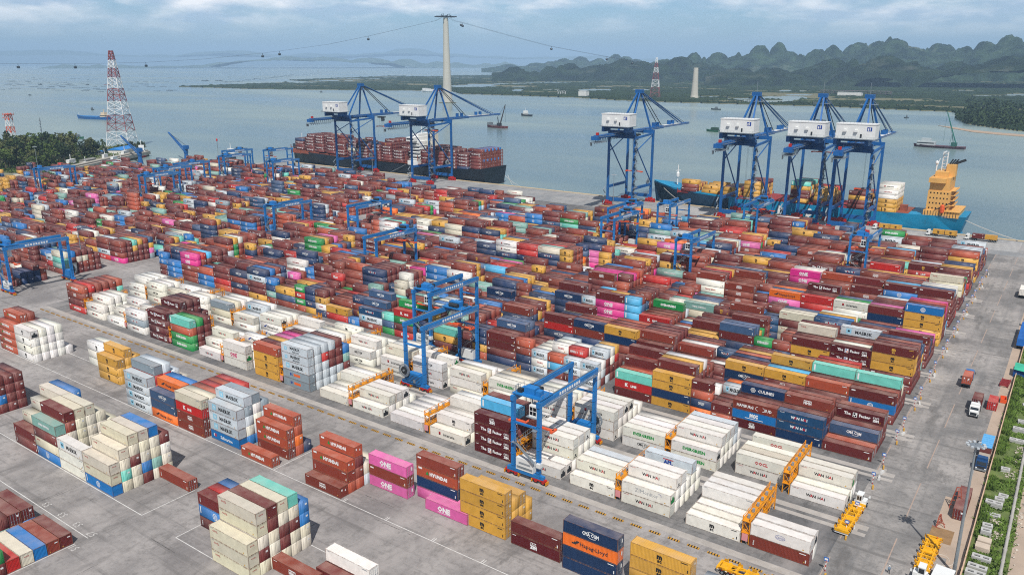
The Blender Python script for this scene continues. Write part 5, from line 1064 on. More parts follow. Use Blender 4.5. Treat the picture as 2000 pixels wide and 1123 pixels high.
for y in np.linspace(-15, 15, 13): b.bar((xq, y, 12), (xq, y, 28), .5); b.bar((xq - 3, y, 12), (xq - 3, y, 28), .4)
for z in (14.5, 17.2, 19.9, 22.6, 25.3, 28): b.bar((xq, -15.2, z), (xq, 15.2, z), .45)
b.build('lashing_bridge', DECKR, s1)
b = MB(); b.box(172, -15.5, 12.2, 184, 15.5, 16, 0); b.box(172.5, -12, 16, 184, 12, 33, 0); b.box(171.5, -16, 33, 181, 16, 36.5, 0); b.box(173, -9, 36.5, 180, 9, 39, 0); b.box(171.4, -15.5, 34.2, 171.5, 15.5, 35.6, 1); b.box(172, -16.03, 34.2, 180.5, -16.0, 35.6, 1)
for z in np.arange(18, 32, 3): b.box(173, -12.03, z, 183.5, -12, z + .9, 1); b.box(171.6, -13, z - .8, 184.4, 13, z - .6, 0)
b.build('bridge_house', [WHITE, GLASS], s1)
b = MB(); b.box(186, -4, 13, 192, 4, 41, 0); b.box(185.8, -4.2, 41, 192.2, 4.2, 43, 1); b.build('funnel', [mat('funnel_cream', '#d8d2bd'), DARK], s1)
b = MB(); b.bar((13, 0, 19), (13, 0, 31), .6, None, 0, 8); b.bar((11, -1.2, 26), (15, 1.2, 26), .3); b.bar((176, 0, 39), (176, 0, 47), .5, None, 0, 8); b.build('mast', WHITE, s1)
b = MB(); b.bar((170, -16.3, 12), (148, -18.5, 2), .9, .3); b.build('gangway', STEEL, s1)
s2 = empty('container_ship', (-253, 537.5, ZW)); tag(s2, 'turquoise hulled container ship with yellow superstructure at the stern', 'ship')
ST2 = [(0, .08, .02, 16.8, -2), (.03, .46, .08, 15.8, 0), (.08, .78, .40, 14.4, 0), (.17, .96, .82, 13.4, 0), (.3, 1, 1, 12.0, 0), (.55, 1, 1, 11.6, 0), (.78, 1, .96, 11.8, 0), (.93, .98, .86, 12.6, 0), (1.0, .92, .62, 13.2, 3)]
b = MB(); hull(b, 200, 27, 0, 0, ST2, 0, 1.4)
b.build('hull', HTUR, s2)
b = MB()
for ch, x in (('M', 94), ('S', 112)):
    V, F = text2d(ch, .06); b = MB(); b.add([(x + v[0] * 5.2, -13.56, 4.2 + v[1] * 5.2) for v in V], F); b.build('hull_letter', MATS['ink_white'], s2)
b = MB(); hull(b, 86, 27.3, 0, 0, [(f * 200 / 86 if f < .4 else 1, hb, hw + .006, dz - 1.2, rk) for f, hb, hw, dz, rk in ST2[:5]], 0, 1.2); b.build('bow_band', HNAV, s2)
b = MB()
for i in range(10): x = 22 + i * 15; b.box(x, -12.4, 11.4, x + 13.8, 12.4, 12.9 if i < 8 else 12.2)
for x in (22, 37, 52, 67, 82, 97, 112, 127, 142, 157):
    for y in (-12.8, 12.8): b.bar((x, y, 11), (x, y, 14.5), .4)
b.build('hatch_covers', RUSTD, s2)
b = MB()
for y in np.linspace(-11, 11, 9): b.bar((164, y, 11.5), (158, y, 18), .5); b.bar((152.6, y, 11.5), (152.6, y, 20), .4)
b.box(166, -6, 12, 170, -2, 16); b.box(160, -12.6, 11.6, 172, 12.6, 12.4); b.build('cell_guides', DECKR, s2)
b = MB(); b.box(180, -12.8, 12.0, 199, 12.8, 15.5, 0); b.box(181, -11.5, 15.5, 193, 11.5, 27, 0); b.box(181.4, -10.8, 27, 192, 10.8, 35, 0); b.box(180.8, -13.4, 32.0, 190, 13.4, 34.6, 0); b.box(183, -8, 35, 190, 8, 38, 0); b.box(188, -4, 35, 193, 3, 42, 0)
for z in (18.5, 21.5, 24.5, 27.2): b.box(192.9, -9, z, 195.2, 9, z + .2, 0); b.bar((195.1, -9, z + 1.1), (195.1, 9, z + 1.1), .12, None, 0)
b.bar((194, -7, 15.5), (194, 1, 18.5), .8, .2, 0); b.bar((194, 1, 18.5), (194, -7, 21.5), .8, .2, 0); b.bar((194, -7, 21.5), (194, 1, 24.5), .8, .2, 0)
for k in range(4):
    for q in range(6): b.box(182.2 + q * 1.8, -11.53, 16.4 + 3 * k, 182.9 + q * 1.8, -11.5, 17.3 + 3 * k, 1); b.box(193, -10.5 + q * 3.8, 16.4 + 3 * k, 193.03, -9.6 + q * 3.8, 17.3 + 3 * k, 1)
for k in range(8): b.box(180.95, -11 + k * 2.7, 22, 181, -9.6 + k * 2.7, 23, 1); b.box(180.75, -12 + k * 3, 32.4, 180.8, -9.6 + k * 3, 33.9, 1)
for k in range(12): b.bar((181 + k * 1.5, -12.85, 12.2), (181 + k * 1.5, -12.85, 15.4), .25, None, 2)
b.bar((186, -12.9, 16), (196, -12.9, 22), .5, None, 2); b.box(192, -13.5, 15.5, 199.5, 13.5, 15.9, 0)
b.build('superstructure', [SYEL, GLASS, DARK], s2)
b = MB()
for x in (185, 187.4):
    for y in (-1.2, 1.2): b.bar((x, y, 38), (x, y, 49), .3)
for z in (40, 42, 44, 46, 48): b.bar((185, -1.2, z), (187.4, 1.2, z), .25); b.bar((185, 1.2, z - 1), (187.4, -1.2, z + 1), .2)
b.bar((186, -3.4, 49), (186, 3.4, 49), .5); b.bar((183.5, 0, 45), (182, -2, 38), .3); b.lathe((182.6, -4, 38), [(.4, 0), (.4, 4), (1.0, 4.4), (1.0, 5.4), (.2, 6)], 10); b.build('radar_mast', WHITE, s2)
b = MB(); [b.bar((189 + k, -.8 + k * .7, 42), (190.5 + k * 1.4, -.8 + k * .7, 45), .8, None, 0, 8) for k in range(3)]; b.bar((192, 1, 42.5), (197, 1, 44.8), 2.0, 1.4, 0); b.build('funnel', DARK, s2)
b = MB(); b.bar((16, 0, 15), (16, 0, 29), 1.0, None, 0, 8, .6); b.bar((15, -2, 25), (17, 2, 25), .4); b.lathe((16, 0, 20), [(.9, 0), (1.2, 1), (1.2, 3), (.6, 4)], 10); b.build('mast', WHITE, s2)
b = MB(); b.lathe((190, -13.6, 17), [(.3, -2.6), (1.1, -2), (1.3, 0), (1.1, 2), (.3, 2.6)], 8); ob = b.build('lifeboat', ORNG, s2)
def rope(name, a, c, sag, wd, m, label, cat, group=None):
    b = MB(); a, c = np.array(a, float), np.array(c, float); b.line([tuple(a + (c - a) * q - np.array([0, 0, sag * 4 * q * (1 - q)])) for q in np.linspace(0, 1, 9)], wd); return tag(b.build(name, m), label, cat, group)
ROPE = mat('rope_white', '#cfc9bd')
rope('mooring_line', (-50.5, 530, 7), (-22.5, 519.5, .6), .6, .30, ROPE, 'white mooring line from the turquoise ship stern to the quay', 'mooring line', 'mooring lines of the ships')
rope('mooring_line', (-244, 530, 9), (-222, 519.5, .6), .8, .2, ROPE, 'white mooring line from the turquoise ship bow to the quay', 'mooring line', 'mooring lines of the ships')
for i, y in enumerate((549, 545)): rope('mooring_line', (-389, y - 12, 6), (-372 + 7 * i, 520.5, .6), .8, .2, ROPE, ('outer' if i else 'inner') + ' mooring line from the dark ship stern to the quay', 'mooring line', 'mooring lines of the ships')
# ---------------------------------------------------------------- trucks and trailers (built facing +x, front at x = 0)
def wheels(t, xs, w_=2.3, r=.5, par='wheel'):
    for x in xs:
        for sy in (-1, 1):
            b = MB(); b.disc((x, sy * (w_ / 2 - .18), r), (0, 1, 0), r, .4, 14, 0); b.disc((x, sy * (w_ / 2 - .1), r), (0, 1, 0), r * .5, .42, 10, 1); b.build(par, [BLACK, STEEL], t)
def cab(t, m, x0=0, w_=2.4, h=3.0, nose=False):
    b = MB(); z0 = .75
    pr = [(x0 - 2.2, z0), (x0, z0), (x0 + .02, z0 + 1.0), (x0 - .25, h), (x0 - 2.2, h + .1)]
    b.add([(x, -w_ / 2, z) for x, z in pr] + [(x, w_ / 2, z) for x, z in pr], [(i, (i + 1) % 5, 5 + (i + 1) % 5, 5 + i) for i in range(5)] + [(4, 3, 2, 1, 0), (5, 6, 7, 8, 9)], 0)
    if nose: b.box(x0 - .02, -1.0, z0, x0 + 1.5, 1.0, z0 + 1.15, 0); b.box(x0 + 1.5, -.8, z0 + .1, x0 + 1.53, .8, z0 + .9, 2)
    else: b.box(x0 - .05, -.9, z0 + .15, x0 + .04, .9, z0 + .75, 2)
    b.box(x0 - .1, -w_ / 2, z0 - .35, x0 + .12, w_ / 2, z0 + .05, 3); b.box(x0 - 2.2, -w_ / 2 + .1, h, x0 - .6, w_ / 2 - .1, h + .5, 0)
    for sy in (-1, 1): b.box(x0 - .1, sy * (w_ / 2 + .25) - .08, z0 + 1.0, x0 + .05, sy * (w_ / 2 + .25) + .08, z0 + 1.8, 2)
    c = b.build('cab', [m, GLASS, DARK, STEEL], t)
    b = MB(); b.add([(x0 + .035, -1.05, z0 + 1.05), (x0 + .035, 1.05, z0 + 1.05), (x0 - .2, 1.0, h - .25), (x0 - .2, -1.0, h - .25)], [(0, 1, 2, 3)])
    for sy in (-1, 1): b.add([(x0 - 1.2, sy * (w_ / 2 + .006), z0 + 1.0), (x0 - .15, sy * (w_ / 2 + .006), z0 + 1.0), (x0 - .35, sy * (w_ / 2 + .006), h - .3), (x0 - 1.2, sy * (w_ / 2 + .006), h - .3)], [(0, 1, 2, 3)])
    b.build('window', GLASS, c)
    for sy in (-1, 1): b = MB(); b.box(x0 + .03, sy * .95 - .18, z0 + .1, x0 + .1, sy * .95 + .18, z0 + .35); b.build('headlight', MATS['ink_white'], c)
    return c
def truck(loc, rz, m, label, trail=12.6, nose=False, fm=DARK, group='container trucks'):
    t = empty('container_truck', loc, rz); tag(t, label, 'truck', group); cab(t, m, 0, nose=nose)
    b = MB(); b.box(-6.2, -.5, .75, -1.8, .5, 1.0); b.box(-4, -1.1, .5, -2.6, -.6, 1.0); b.build('chassis', DARK, t)
    b = MB()
    for sy in (-.55, .55): b.box(-3 - trail, sy - .12, 1.05, -3, sy + .12, 1.42)
    for k in range(int(trail / 2) + 1): b.box(-3.1 - trail + 2 * k, -1.2, 1.2, -2.8 - trail + 2 * k, 1.2, 1.42)
    b.build('trailer', fm, t); wheels(t, [.9 if nose else -1.0, -4.2, -5.4, -3 - trail + 1.2, -3 - trail + 2.5, -3 - trail + 3.8]); return t
UP = R_(90); DN = R_(-90)
truck((-18.4, 275.8, 0), UP, mat('cab_blue', '#3f6fa5', .4), 'truck with a blue cab driving away up the access road', 6.8)
truck((-13.8, 244.9, 0), DN, WHITE, 'truck with a white bonneted cab driving towards the kerb end', 6.8, True)
truck((-12.0, 400.4, 0), UP, WHITE, 'white truck far up the access road, nearest the quay', 8.2)
t = truck((-8.4, 209.6, 0), DN, mat('cab_dark_blue', '#1f4672', .4), 'parked truck with a dark blue cab and tarped trailer beside the fence', 14.2)
b = MB(); b.box(-17.0, -1.25, 1.42, -8.6, 1.25, 3.0, 0); b.box(-17.1, -1.3, 3.0, -8.5, 1.3, 3.12, 1)
for k in range(7): b.box(-16.6 + k * 1.25, -1.32, 3.12, -16.0 + k * 1.25, 1.32, 3.2, 1)
b.box(-8.0, -1.2, 1.42, -3.2, 1.2, 1.7, 2); b.build('cargo_bed', [mat('bed_rust', '#6d3b36'), mat('tarp_blue', '#5ea2cf', .6, 0, .12, .8), mat('bed_planks', '#a09587', .9)], t)
t = truck((-7.4, 348, 0), UP, mat('cab_grey', '#7b8188', .4), 'row end truck with a long blue trailer at the photo edge', 29)
b = MB(); b.box(-32, -1.3, 1.42, -9, 1.3, 3.9, 0)
for k in range(18): b.box(-31.6 + k * 1.25, -1.34, 1.6, -31.4 + k * 1.25, 1.34, 3.9, 0)
b.build('cargo_box', mat('trailer_blue', '#1f66b5', .5, 0, .15), t)
truck((-381.0 - 2.0, 218.7, 0), math.pi, mat('cab_royal', '#1d5fa8', .4), 'blue truck with a pale grey container on the cross road', 12.8, True)
for i, (x, y, *_r) in enumerate(QT):
    truck((x, y, 0), math.pi, WHITE, 'white quay truck, %s from the turquoise ship stern' % ('third', 'second', 'nearest')[i], 13, group='white trucks on the quay')
def skeleton(t, x1, L, m=YEL2):
    b = MB()
    for sy in (-.95, .95): b.box(x1 - L, sy - .16, .95, x1, sy + .16, 1.45, 0)
    for k in range(9):
        x = x1 - L + k * L / 8; b.box(x - .22, -1.45, .95, x + .22, 1.45, 1.5, 0)
    for x0 in (.0, .34, .72): b.box(x1 - L * (1 - x0) + .4, -.85, 1.2, x1 - L * (1 - x0) + 2.4, .85, 1.4, 0)
    for k in range(5):
        x = x1 - L + (k + .25) * L / 5
        for sy in (-1.5, 1.5): b.add([(x - .5, sy, 1.2), (x + .5, sy, 1.2), (x + .35, sy * 1.14, 1.75), (x - .35, sy * 1.14, 1.75)], [(0, 1, 2, 3), (3, 2, 1, 0)], 0); b.bar((x - .5, sy, 1.2), (x - .35, sy * 1.14, 1.75), .1, None, 0); b.bar((x + .5, sy, 1.2), (x + .35, sy * 1.14, 1.75), .1, None, 0)
    b.bar((x1 - L + 2, -.9, 1.5), (x1 - L + 6, .9, 1.5), .14, None, 0); b.bar((x1 - 6, -.9, 1.5), (x1 - 2.4, .9, 1.5), .14, None, 0)
    b.box(x1 - L - .05, -1.4, .5, x1 - L, 1.4, .9, 1)
    for k in range(int(L / .8)):
        for sy in (-1.46, 1.46): b.box(x1 - L + .8 * k, sy - .01, 1.02, x1 - L + .8 * k + .4, sy + .01, 1.2, 1 + k % 2)
    return b.build('trailer', [m, MATS['ink_white'], REDP], t)
def tractor(loc, rz, label):
    t = empty('terminal_tractor', loc, rz); tag(t, label, 'terminal tractor', 'white terminal tractors pulling yellow trailers')
    b = MB(); b.box(-5.0, -1.2, .55, 0, 1.2, 1.1, 0); b.box(-1.9, -1.2, 1.1, 0, -.35, 1.75, 0); b.box(-1.9, .75, 1.1, 0, 1.25, 1.6, 0); b.box(-.02, -1.1, .5, .1, 1.1, .95, 1); b.build('chassis', [WHITE, DARK], t)
    b = MB(); b.box(-2.1, -.35, 1.1, -.2, .85, 3.0, 0); b.box(-2.2, -.42, 3.0, -.1, .92, 3.12, 0); c = b.build('cab', [WHITE], t)
    b = MB(); b.box(-.2, -.25, 1.8, -.17, .75, 2.8); b.box(-2.13, -.22, 1.8, -2.1, .2, 2.75); b.box(-2.13, .3, 1.8, -2.1, .72, 2.75); b.box(-1.8, -.37, 1.8, -.6, -.35, 2.8); b.build('window', GLASS, c)
    b = MB()
    for sy in (-1.5, 1.5): b.bar((-.2, sy * .75, 2.0), (.1, sy, 2.1), .07); b.box(.05, sy - .14, 1.8, .15, sy + .14, 2.4)
    b.build('mirror', WHITE, c); skeleton(t, -2.9, 13.2); wheels(t, [-.8, -4.2, -12.2, -13.6, -15.0], 2.7, .52); return t
tractor((-28.6, 177.2, 0), R_(88), 'white tractor with a yellow skeleton trailer beside the reefer bays')
tractor((-13.0, 153.6, 0), R_(-91), 'white tractor with a yellow skeleton trailer near the walking worker')
t = empty('skeleton_trailer', (-31.4, 134.6, 0), R_(-1)); tag(t, 'parked yellow skeleton trailer without a tractor below the kerb', 'trailer'); skeleton(t, 0, 14.4); wheels(t, [-12.2, -13.4, -2.5], 2.7, .5)
b = MB()
for sy in (-.95, .95): b.box(-6, sy - .1, 1.5, -.2, sy + .1, 2.0)
for k in range(5): b.box(-6 + 1.4 * k, -1.2, 1.7, -5.7 + 1.4 * k, 1.2, 2.0)
b.build('bolster', YEL2, t)
# ---------------------------------------------------------------- walking worker
b = bmesh.new(); sk = b.verts.layers.skin.verify()
pts = [((0, 0, .96), .15), ((0, 0, 1.2), .14), ((0, 0, 1.44), .15), ((0, .01, 1.54), .065), ((0, .02, 1.64), .095), ((0, .02, 1.76), .085), ((-.10, .0, .9), .10), ((-.11, .16, .5), .07), ((-.11, .10, .08), .05), ((-.11, .24, .04), .045), ((.10, 0, .9), .10), ((.11, -.12, .5), .07), ((.11, -.32, .12), .05), ((.11, -.2, .05), .045), ((-.2, 0, 1.40), .065), ((-.26, -.12, 1.14), .05), ((-.25, -.02, .9), .042), ((-.25, .05, .82), .04), ((.2, 0, 1.40), .065), ((.26, .10, 1.14), .05), ((.25, .24, .96), .042), ((.25, .3, .9), .04)]
eg = [(0, 1), (1, 2), (2, 3), (3, 4), (4, 5), (0, 6), (6, 7), (7, 8), (8, 9), (0, 10), (10, 11), (11, 12), (12, 13), (2, 14), (14, 15), (15, 16), (16, 17), (2, 18), (18, 19), (19, 20), (20, 21)]
vs = []
for i, (p, r) in enumerate(pts):
    v = b.verts.new(p); v[sk].radius = (r, r); v[sk].use_root = i == 0; vs.append(v)
for i, j in eg: b.edges.new((vs[i], vs[j]))
me = bpy.data.meshes.new('person'); b.to_mesh(me); b.free(); pr = bpy.data.objects.new('person', me); COL.objects.link(pr)
pr.modifiers.new('skin', 'SKIN'); sm = pr.modifiers.new('smooth', 'SUBSURF'); sm.levels = sm.render_levels = 2
dgx = bpy.context.evaluated_depsgraph_get(); me2 = bpy.data.meshes.new_from_object(pr.evaluated_get(dgx)); pr.modifiers.clear(); pr.data = me2
me2.materials.clear()
for m_ in (mat('work_shirt', '#6f8496', .8), mat('work_trousers', '#232733', .85), mat('skin_tone', '#9a6a4e', .6), BLACK): me2.materials.append(m_)
for p in me2.polygons:
    z = p.center.z; p.material_index = 2 if z > 1.52 or (abs(p.center.x) > .215 and z < .93) else (0 if z > .97 else (1 if z > .12 else 3)); p.use_smooth = True
pr.location = (-18.2, 153.0, .012); pr.rotation_euler.z = R_(200); tag(pr, 'walking worker in a pale shirt, dark trousers and helmet on the road', 'person')
h = MB(); h.lathe((0, .02, 1.74), [(.14, 0), (.125, .07), (.07, .13), (.01, .15)], 12); h.build('helmet', MATS['ink_white'], pr)

# ---------------------------------------------------------------- light masts
def mast(x, y, h, label, d=.55):
    t = empty('light_mast', (x, y, 0)); tag(t, label, 'light mast', 'tall floodlight masts')
    b = MB(); b.bar((0, 0, 0), (0, 0, h), d, d, None, 12, d * .45); b.build('pole', STEEL, t)
    b = MB(); b.lathe((0, 0, h - .5), [(.9, 0), (1.1, .1), (1.1, .25), (.5, .4)], 14)
    for k in range(6): a = k * math.pi / 3; b.bar((0, 0, h - .3), (1.5 * math.cos(a), 1.5 * math.sin(a), h - .2), .08)
    b.bar((0, 0, h), (0, 0, h + 1.2), .06); b.build('lamp_ring', STEEL, t)
    for k in range(10):
        a = k * math.pi / 5; b = MB(); b.cbox((1.5 * math.cos(a), 1.5 * math.sin(a), h - .2), (.5, .42, .28), None, a); b.build('floodlight', mat('lamp_grey', '#b4b9bb', .4), t)
    return t
mast(-7.75, 160.3, 28.2, 'tall grey floodlight mast rising from the fence beside the near tractor', .72)
for x, y, h, l in ((-382.6, 180.2, 21.8, 'floodlight mast at the cross road before white and turquoise boxes'), (-761.4, 332.3, 24.2, 'floodlight mast in front of the tree grove'), (-356.5, 382.9, 27.1, 'floodlight mast in the middle of the mixed rows'), (-262.0, 487.0, 22, 'floodlight mast at the feet of the lone quay crane'), (-515.0, 505.0, 22, 'floodlight mast on the quay by the dark ship')): mast(x, y, h, l)

# ---------------------------------------------------------------- lattice towers, cable towers
def lattice(p, h, w0, w1, bands, label, name='lattice_tower', cols=(None, None), flip=0, rz=.5, th=.5):
    t = empty(name, tuple(p), rz); tag(t, label, 'lattice tower'); z = 0; k = 0
    zs = np.cumsum([0] + bands) / sum(bands) * h
    for i in range(len(bands)):
        b = MB(); z0, z1 = zs[i], zs[i + 1]; n = 2 if z1 - z0 > 9 else 1
        for s_ in range(n):
            a, c = z0 + (z1 - z0) * s_ / n, z0 + (z1 - z0) * (s_ + 1) / n; wa, wc = (w0 + (w1 - w0) * a / h) / 2, (w0 + (w1 - w0) * c / h) / 2
            qa = [(-wa, -wa, a), (wa, -wa, a), (wa, wa, a), (-wa, wa, a)]; qc = [(-wc, -wc, c), (wc, -wc, c), (wc, wc, c), (-wc, wc, c)]
            for q in range(4):
                q2 = (q + 1) % 4; b.bar(qa[q], qc[q], th * 1.5); b.bar(qc[q], qc[q2], th)
                if i or s_: b.bar(qa[q], qc[q2], th); b.bar(qa[q2], qc[q], th)
                else: m_ = tuple((qc[q][j] + qc[q2][j]) / 2 for j in range(3)); b.bar(qa[q], m_, th); b.bar(qa[q2], m_, th)
        b.build('lattice_section', cols[(i + flip) % 2], t)
    return t
TRED = mat('tower_red', '#8f4a4c', .6, 0, .1); TWH = mat('tower_white', '#dcdcda', .6, 0, .05); TOR = mat('tower_orange', '#cf5a34', .6, 0, .1)
PT = G(241, 289, ZW); t = lattice((PT[0], PT[1], ZW + 1), 112, 27, 3.4, [21, 21, 18, 16, 14, 12, 10, 12], 'tall red and white lattice power pylon standing in the river beyond the trees', 'power_pylon', (TWH, TRED), 0, .62, .42)
b = MB(); [b.lathe((x, y, -1), [(2.2, -3), (2.2, 1.6), (1.4, 1.9)], 12) for x in (-13.5, 13.5) for y in (-13.5, 13.5)]; b.build('footing', TWH, t)
p = G(1279, 193, ZW); lattice(p, 112, 27, 3.4, [30, 20, 18, 14, 12, 14], 'red and white lattice pylon on the far mangrove bank', 'power_pylon', (TRED, TWH), 0, .3, .5)
p = G(27, 291, ZW); t = lattice((p[0], p[1], 0), 37, 7, 5, [8, 7, 7, 7, 7], 'short orange and white lattice tower above the tree grove', 'signal_tower', (TOR, TWH), 0, .4, .4)
b = MB(); b.box(-4.2, -4.2, 36, 4.2, 4.2, 36.4); [b.bar((x, y, 36.4), (x, y, 38.6), .25) for x in (-4, 0, 4) for y in (-4, 0, 4)]; b.box(-4.2, -4.2, 37.4, 4.2, 4.2, 37.6); b.lathe((-3, -4.6, 33), [(.1, 0), (1.1, .3), (1.1, .6), (.1, .9)], 10); b.build('gallery', TOR, t)
p = G(85, 284, ZW); t = empty('radio_mast', (p[0], p[1], 0)); tag(t, 'thin grey radio mast behind the tree grove', 'radio mast'); b = MB(); b.bar((0, 0, 0), (1.2, 0, 30), .7, .7); [b.cbox((.3 + .25 * k, -.5, 15 + k * 4), (1.6, 1.0, 1.6)) for k in range(4)]; b.build('pole', STEEL, t)
p = G(441, 283, 0); t = empty('beacon', (p[0], p[1] * .98, ZW)); tag(t, 'slim navigation beacon with a red top by the quay end', 'beacon'); b = MB(); b.bar((0, 0, 0), (0, 0, 9), .5); b.build('post', STEEL, t); b = MB(); b.lathe((0, 0, 9), [(1.0, 0), (1.0, 2), (.2, 3)], 8); b.build('lantern', REDP, t)
TCON = mat('tower_concrete', '#b9b4a6', .85, 0, .07, .03)
tA = G(874, 201.5, ZW); tB = G(1356, 192.5, ZW); hA = 205.0; hB = 84.0
def cable_tower(p, h, w0, w1, label, head):
    t = empty('cable_car_tower', tuple(p), math.atan2(tB[1] - tA[1], tB[0] - tA[0])); tag(t, label, 'cable car tower')
    b = MB(); n = 9
    for k in range(n): q0, q1 = k / n, (k + 1) / n; f = lambda q: w0 + (w1 - w0) * q ** .62; b.lathe((0, 0, 0), [(f(q0) / 2, h * q0), (f(q1) / 2, h * q1)], 16)
    b.build('shaft', TCON, t)
    if head:
        b = MB(); [b.bar((-w1 * 2.1, y, h + 2.2), (w1 * 2.1, y, h + 2.2), 2.0, 2.4) for y in (-7, 7)]; [b.bar((x, -13, h + 3.6), (x, 13, h + 3.6), 1.8, 1.6) for x in (-10, 0, 10)]; [b.bar((x, y, h + 4), (x, y, h + 8), .8) for x in (-8, 8) for y in (-10, 10)]; [b.bar((x, -13, h + 8), (x, 13, h + 8), .9) for x in (-8, 8)]; [b.bar((sx * 18, y, h + .8), (sx * 8, y, h + 3), 1.2) for sx in (-1, 1) for y in (-7, 7)]; b.build('saddle_head', DARK, t)
        b = MB(); b.lathe((0, 0, -1.5), [(22, -2), (24, 0), (22, 2.6), (15, 3.4)], 20); b.build('base_island', mat('rock_island', '#5a5b48', .9, 0, .3, .1), t)
    return t
cable_tower(tA, hA, 27, 12.5, 'tall slender concrete cable car tower standing in the river', True)
cable_tower(tB, hB, 24, 13, 'shorter tapering concrete tower on the far bank', False)
dr = (tB - tA)[:2]; CAB = []
Lp = [RV(x, y, tA, dr) for x, y in ((-150, 124.5), (36, 125), (147, 125.5), (285, 122.5), (400, 116), (512, 104.5), (545, 100.5), (640, 87.5), (718, 71.5), (790, 55), (852, 41))]
Rp = [RV(x, y, tA, dr) for x, y in ((886, 41), (899, 44), (905, 45.5), (1000, 71.5), (1075, 91), (1183, 111), (1233, 119.5), (1300, 128), (1352, 132))]
nrm = np.array([-dr[1], dr[0], 0]) / np.hypot(*dr)
CBL = mat('cable_dark', '#4a5158', .6)
for i, o in enumerate((-6.5, 6.5)):
    b = MB(); b.line([tuple(p + nrm * o) for p in Lp + [np.array([tA[0], tA[1], hA + 2])] + Rp], .38); tag(b.build('cableway_rope', CBL), ('near' if i == 0 else 'far') + ' side rope of the cable car line crossing the river', 'cable', 'ropes of the cable car line')
CABM = mat('cabin_dark', '#20262c', .4); cabL = ['end of the rope over the open bay', 'second from the rope end over the open bay', 'third from the rope end over the open bay', 'lower of the close pair on the long span', 'upper of the close pair on the long span', 'alone midway up the long span', 'first past the tower head', 'second past the tower head', 'midway down to the hills', 'low before the hills', 'lowest against the dark hills']
for i, (x, y) in enumerate(((36, 125), (147, 125.5), (285, 122.5), (512, 104.5), (545, 100.5), (718, 71.5), (899, 44), (905, 45.5), (1075, 91), (1183, 111), (1233, 119.5))):
    p = RV(x, y, tA, dr) + nrm * (-6.5 if i != 7 else 6.5); sc = 1.0
    t = empty('cable_car_cabin', tuple(p)); t.scale = (.95,) * 3; tag(t, 'small dark cable car cabin, %s' % cabL[i], 'cable car', 'cable car cabins on the rope')
    b = MB(); b.bar((0, 0, .4), (0, 0, -5), .6); b.bar((-1.6, 0, 0), (1.6, 0, 0), .6); b.build('hanger', CABM, t)
    b = MB(); b.lathe((0, 0, -10), [(2.2, 0), (3.3, 1), (3.4, 3.6), (2.6, 5)], 10); b.build('cabin', CABM, t)

# ---------------------------------------------------------------- boats
def small_hull(b, L, B, H_, k=0, z=0): hull(b, L, B, 0, 0, [(0, .06, .02, H_ * 1.5 + z, -.02 * L), (.12, .6, .34, H_ * 1.25 + z, 0), (.3, 1, .8, H_ + z, 0), (.85, 1, .85, H_ * .95 + z, 0), (1, .9, .7, H_ * 1.05 + z, 0)], k, z)
def boat(px, py, L, B, H_, hm, dm, label, house=None, rz=0.0, extra=None, cat='boat', name='boat', flip=False):
    p = G(px, py, ZW); t = empty(name, (p[0], p[1], ZW), rz + (math.pi if flip else 0)); tag(t, label, cat); o = MB(); small_hull(o, L, B, H_)
    o.v = [(x - L / 2, y, z) for x, y, z in o.v]; o.build('hull', hm, t)
    if house:
        x0, x1, hh = house; o = MB(); o.box(x0 * L, -B * .36, H_ * .9, x1 * L, B * .36, H_ + hh * .5, 0); o.box(x0 * L + .08 * L * .3, -B * .28, H_ + hh * .5, x1 * L - .02 * L, B * .28, H_ + hh, 0); o.box(x0 * L + .01, -B * .365, H_ + hh * .22, x1 * L, B * .365, H_ + hh * .36, 1); o.bar(((x0 + x1) / 2 * L, 0, H_ + hh), ((x0 + x1) / 2 * L, 0, H_ + hh * 1.7), L * .012 + .1, None, 0); o.build('deckhouse', [dm, GLASS], t)
    if extra: extra(t, L, B, H_)
    return t
HG = mat('hull_green', '#1f5a3f', .6, 0, .2); HB = mat('hull_blue', '#1d5f9c', .5, 0, .15); HRU = mat('hull_rust', '#6b3836', .8, 0, .3, .3); HW = mat('hull_white', '#dfe2e2', .5); DG = mat('deck_grey', '#6f777a')
A0 = R_(18)
def cargo_deck(t, L, B, H_): o = MB(); o.box(-L * .36, -B * .34, H_ * .9, L * .22, B * .34, H_ + 1.1); o.build('hatch', mat('hatch_blue', '#3d7cae'), t); o = MB(); o.bar((-L * .45, 0, H_), (-L * .45, 0, H_ + 6), .5); o.build('mast', WHITE, t)
boat(182, 233, 78, 13, 4.6, HB, mat('house_tan', '#cbb89c'), 'blue coastal freighter sailing far out beyond the tree grove', (.30, .46, 8), R_(12), cargo_deck, 'freighter', 'coastal_freighter')
boat(153, 271, 22, 6, 2.2, HG, DG, 'small green boat trailing a thin white wake near the grove', (-.1, .3, 3.4), R_(10), flip=True)
o = MB(); pa, pb = G(163, 270.5, ZW), G(245, 271.5, ZW); o.bar(tuple(pa + [0, 0, .06]), tuple(pb + [0, 0, .06]), 1.6, .1); tag(o.build('wake', mat('foam', '#c3cdd0')), kind='structure')
boat(1028, 227, 27, 8, 3.0, mat('hull_charcoal', '#23292e'), WHITE, 'dark tugboat with white wheelhouse crossing mid river', (-.25, .1, 7), R_(-10), cat='tugboat', name='tugboat')
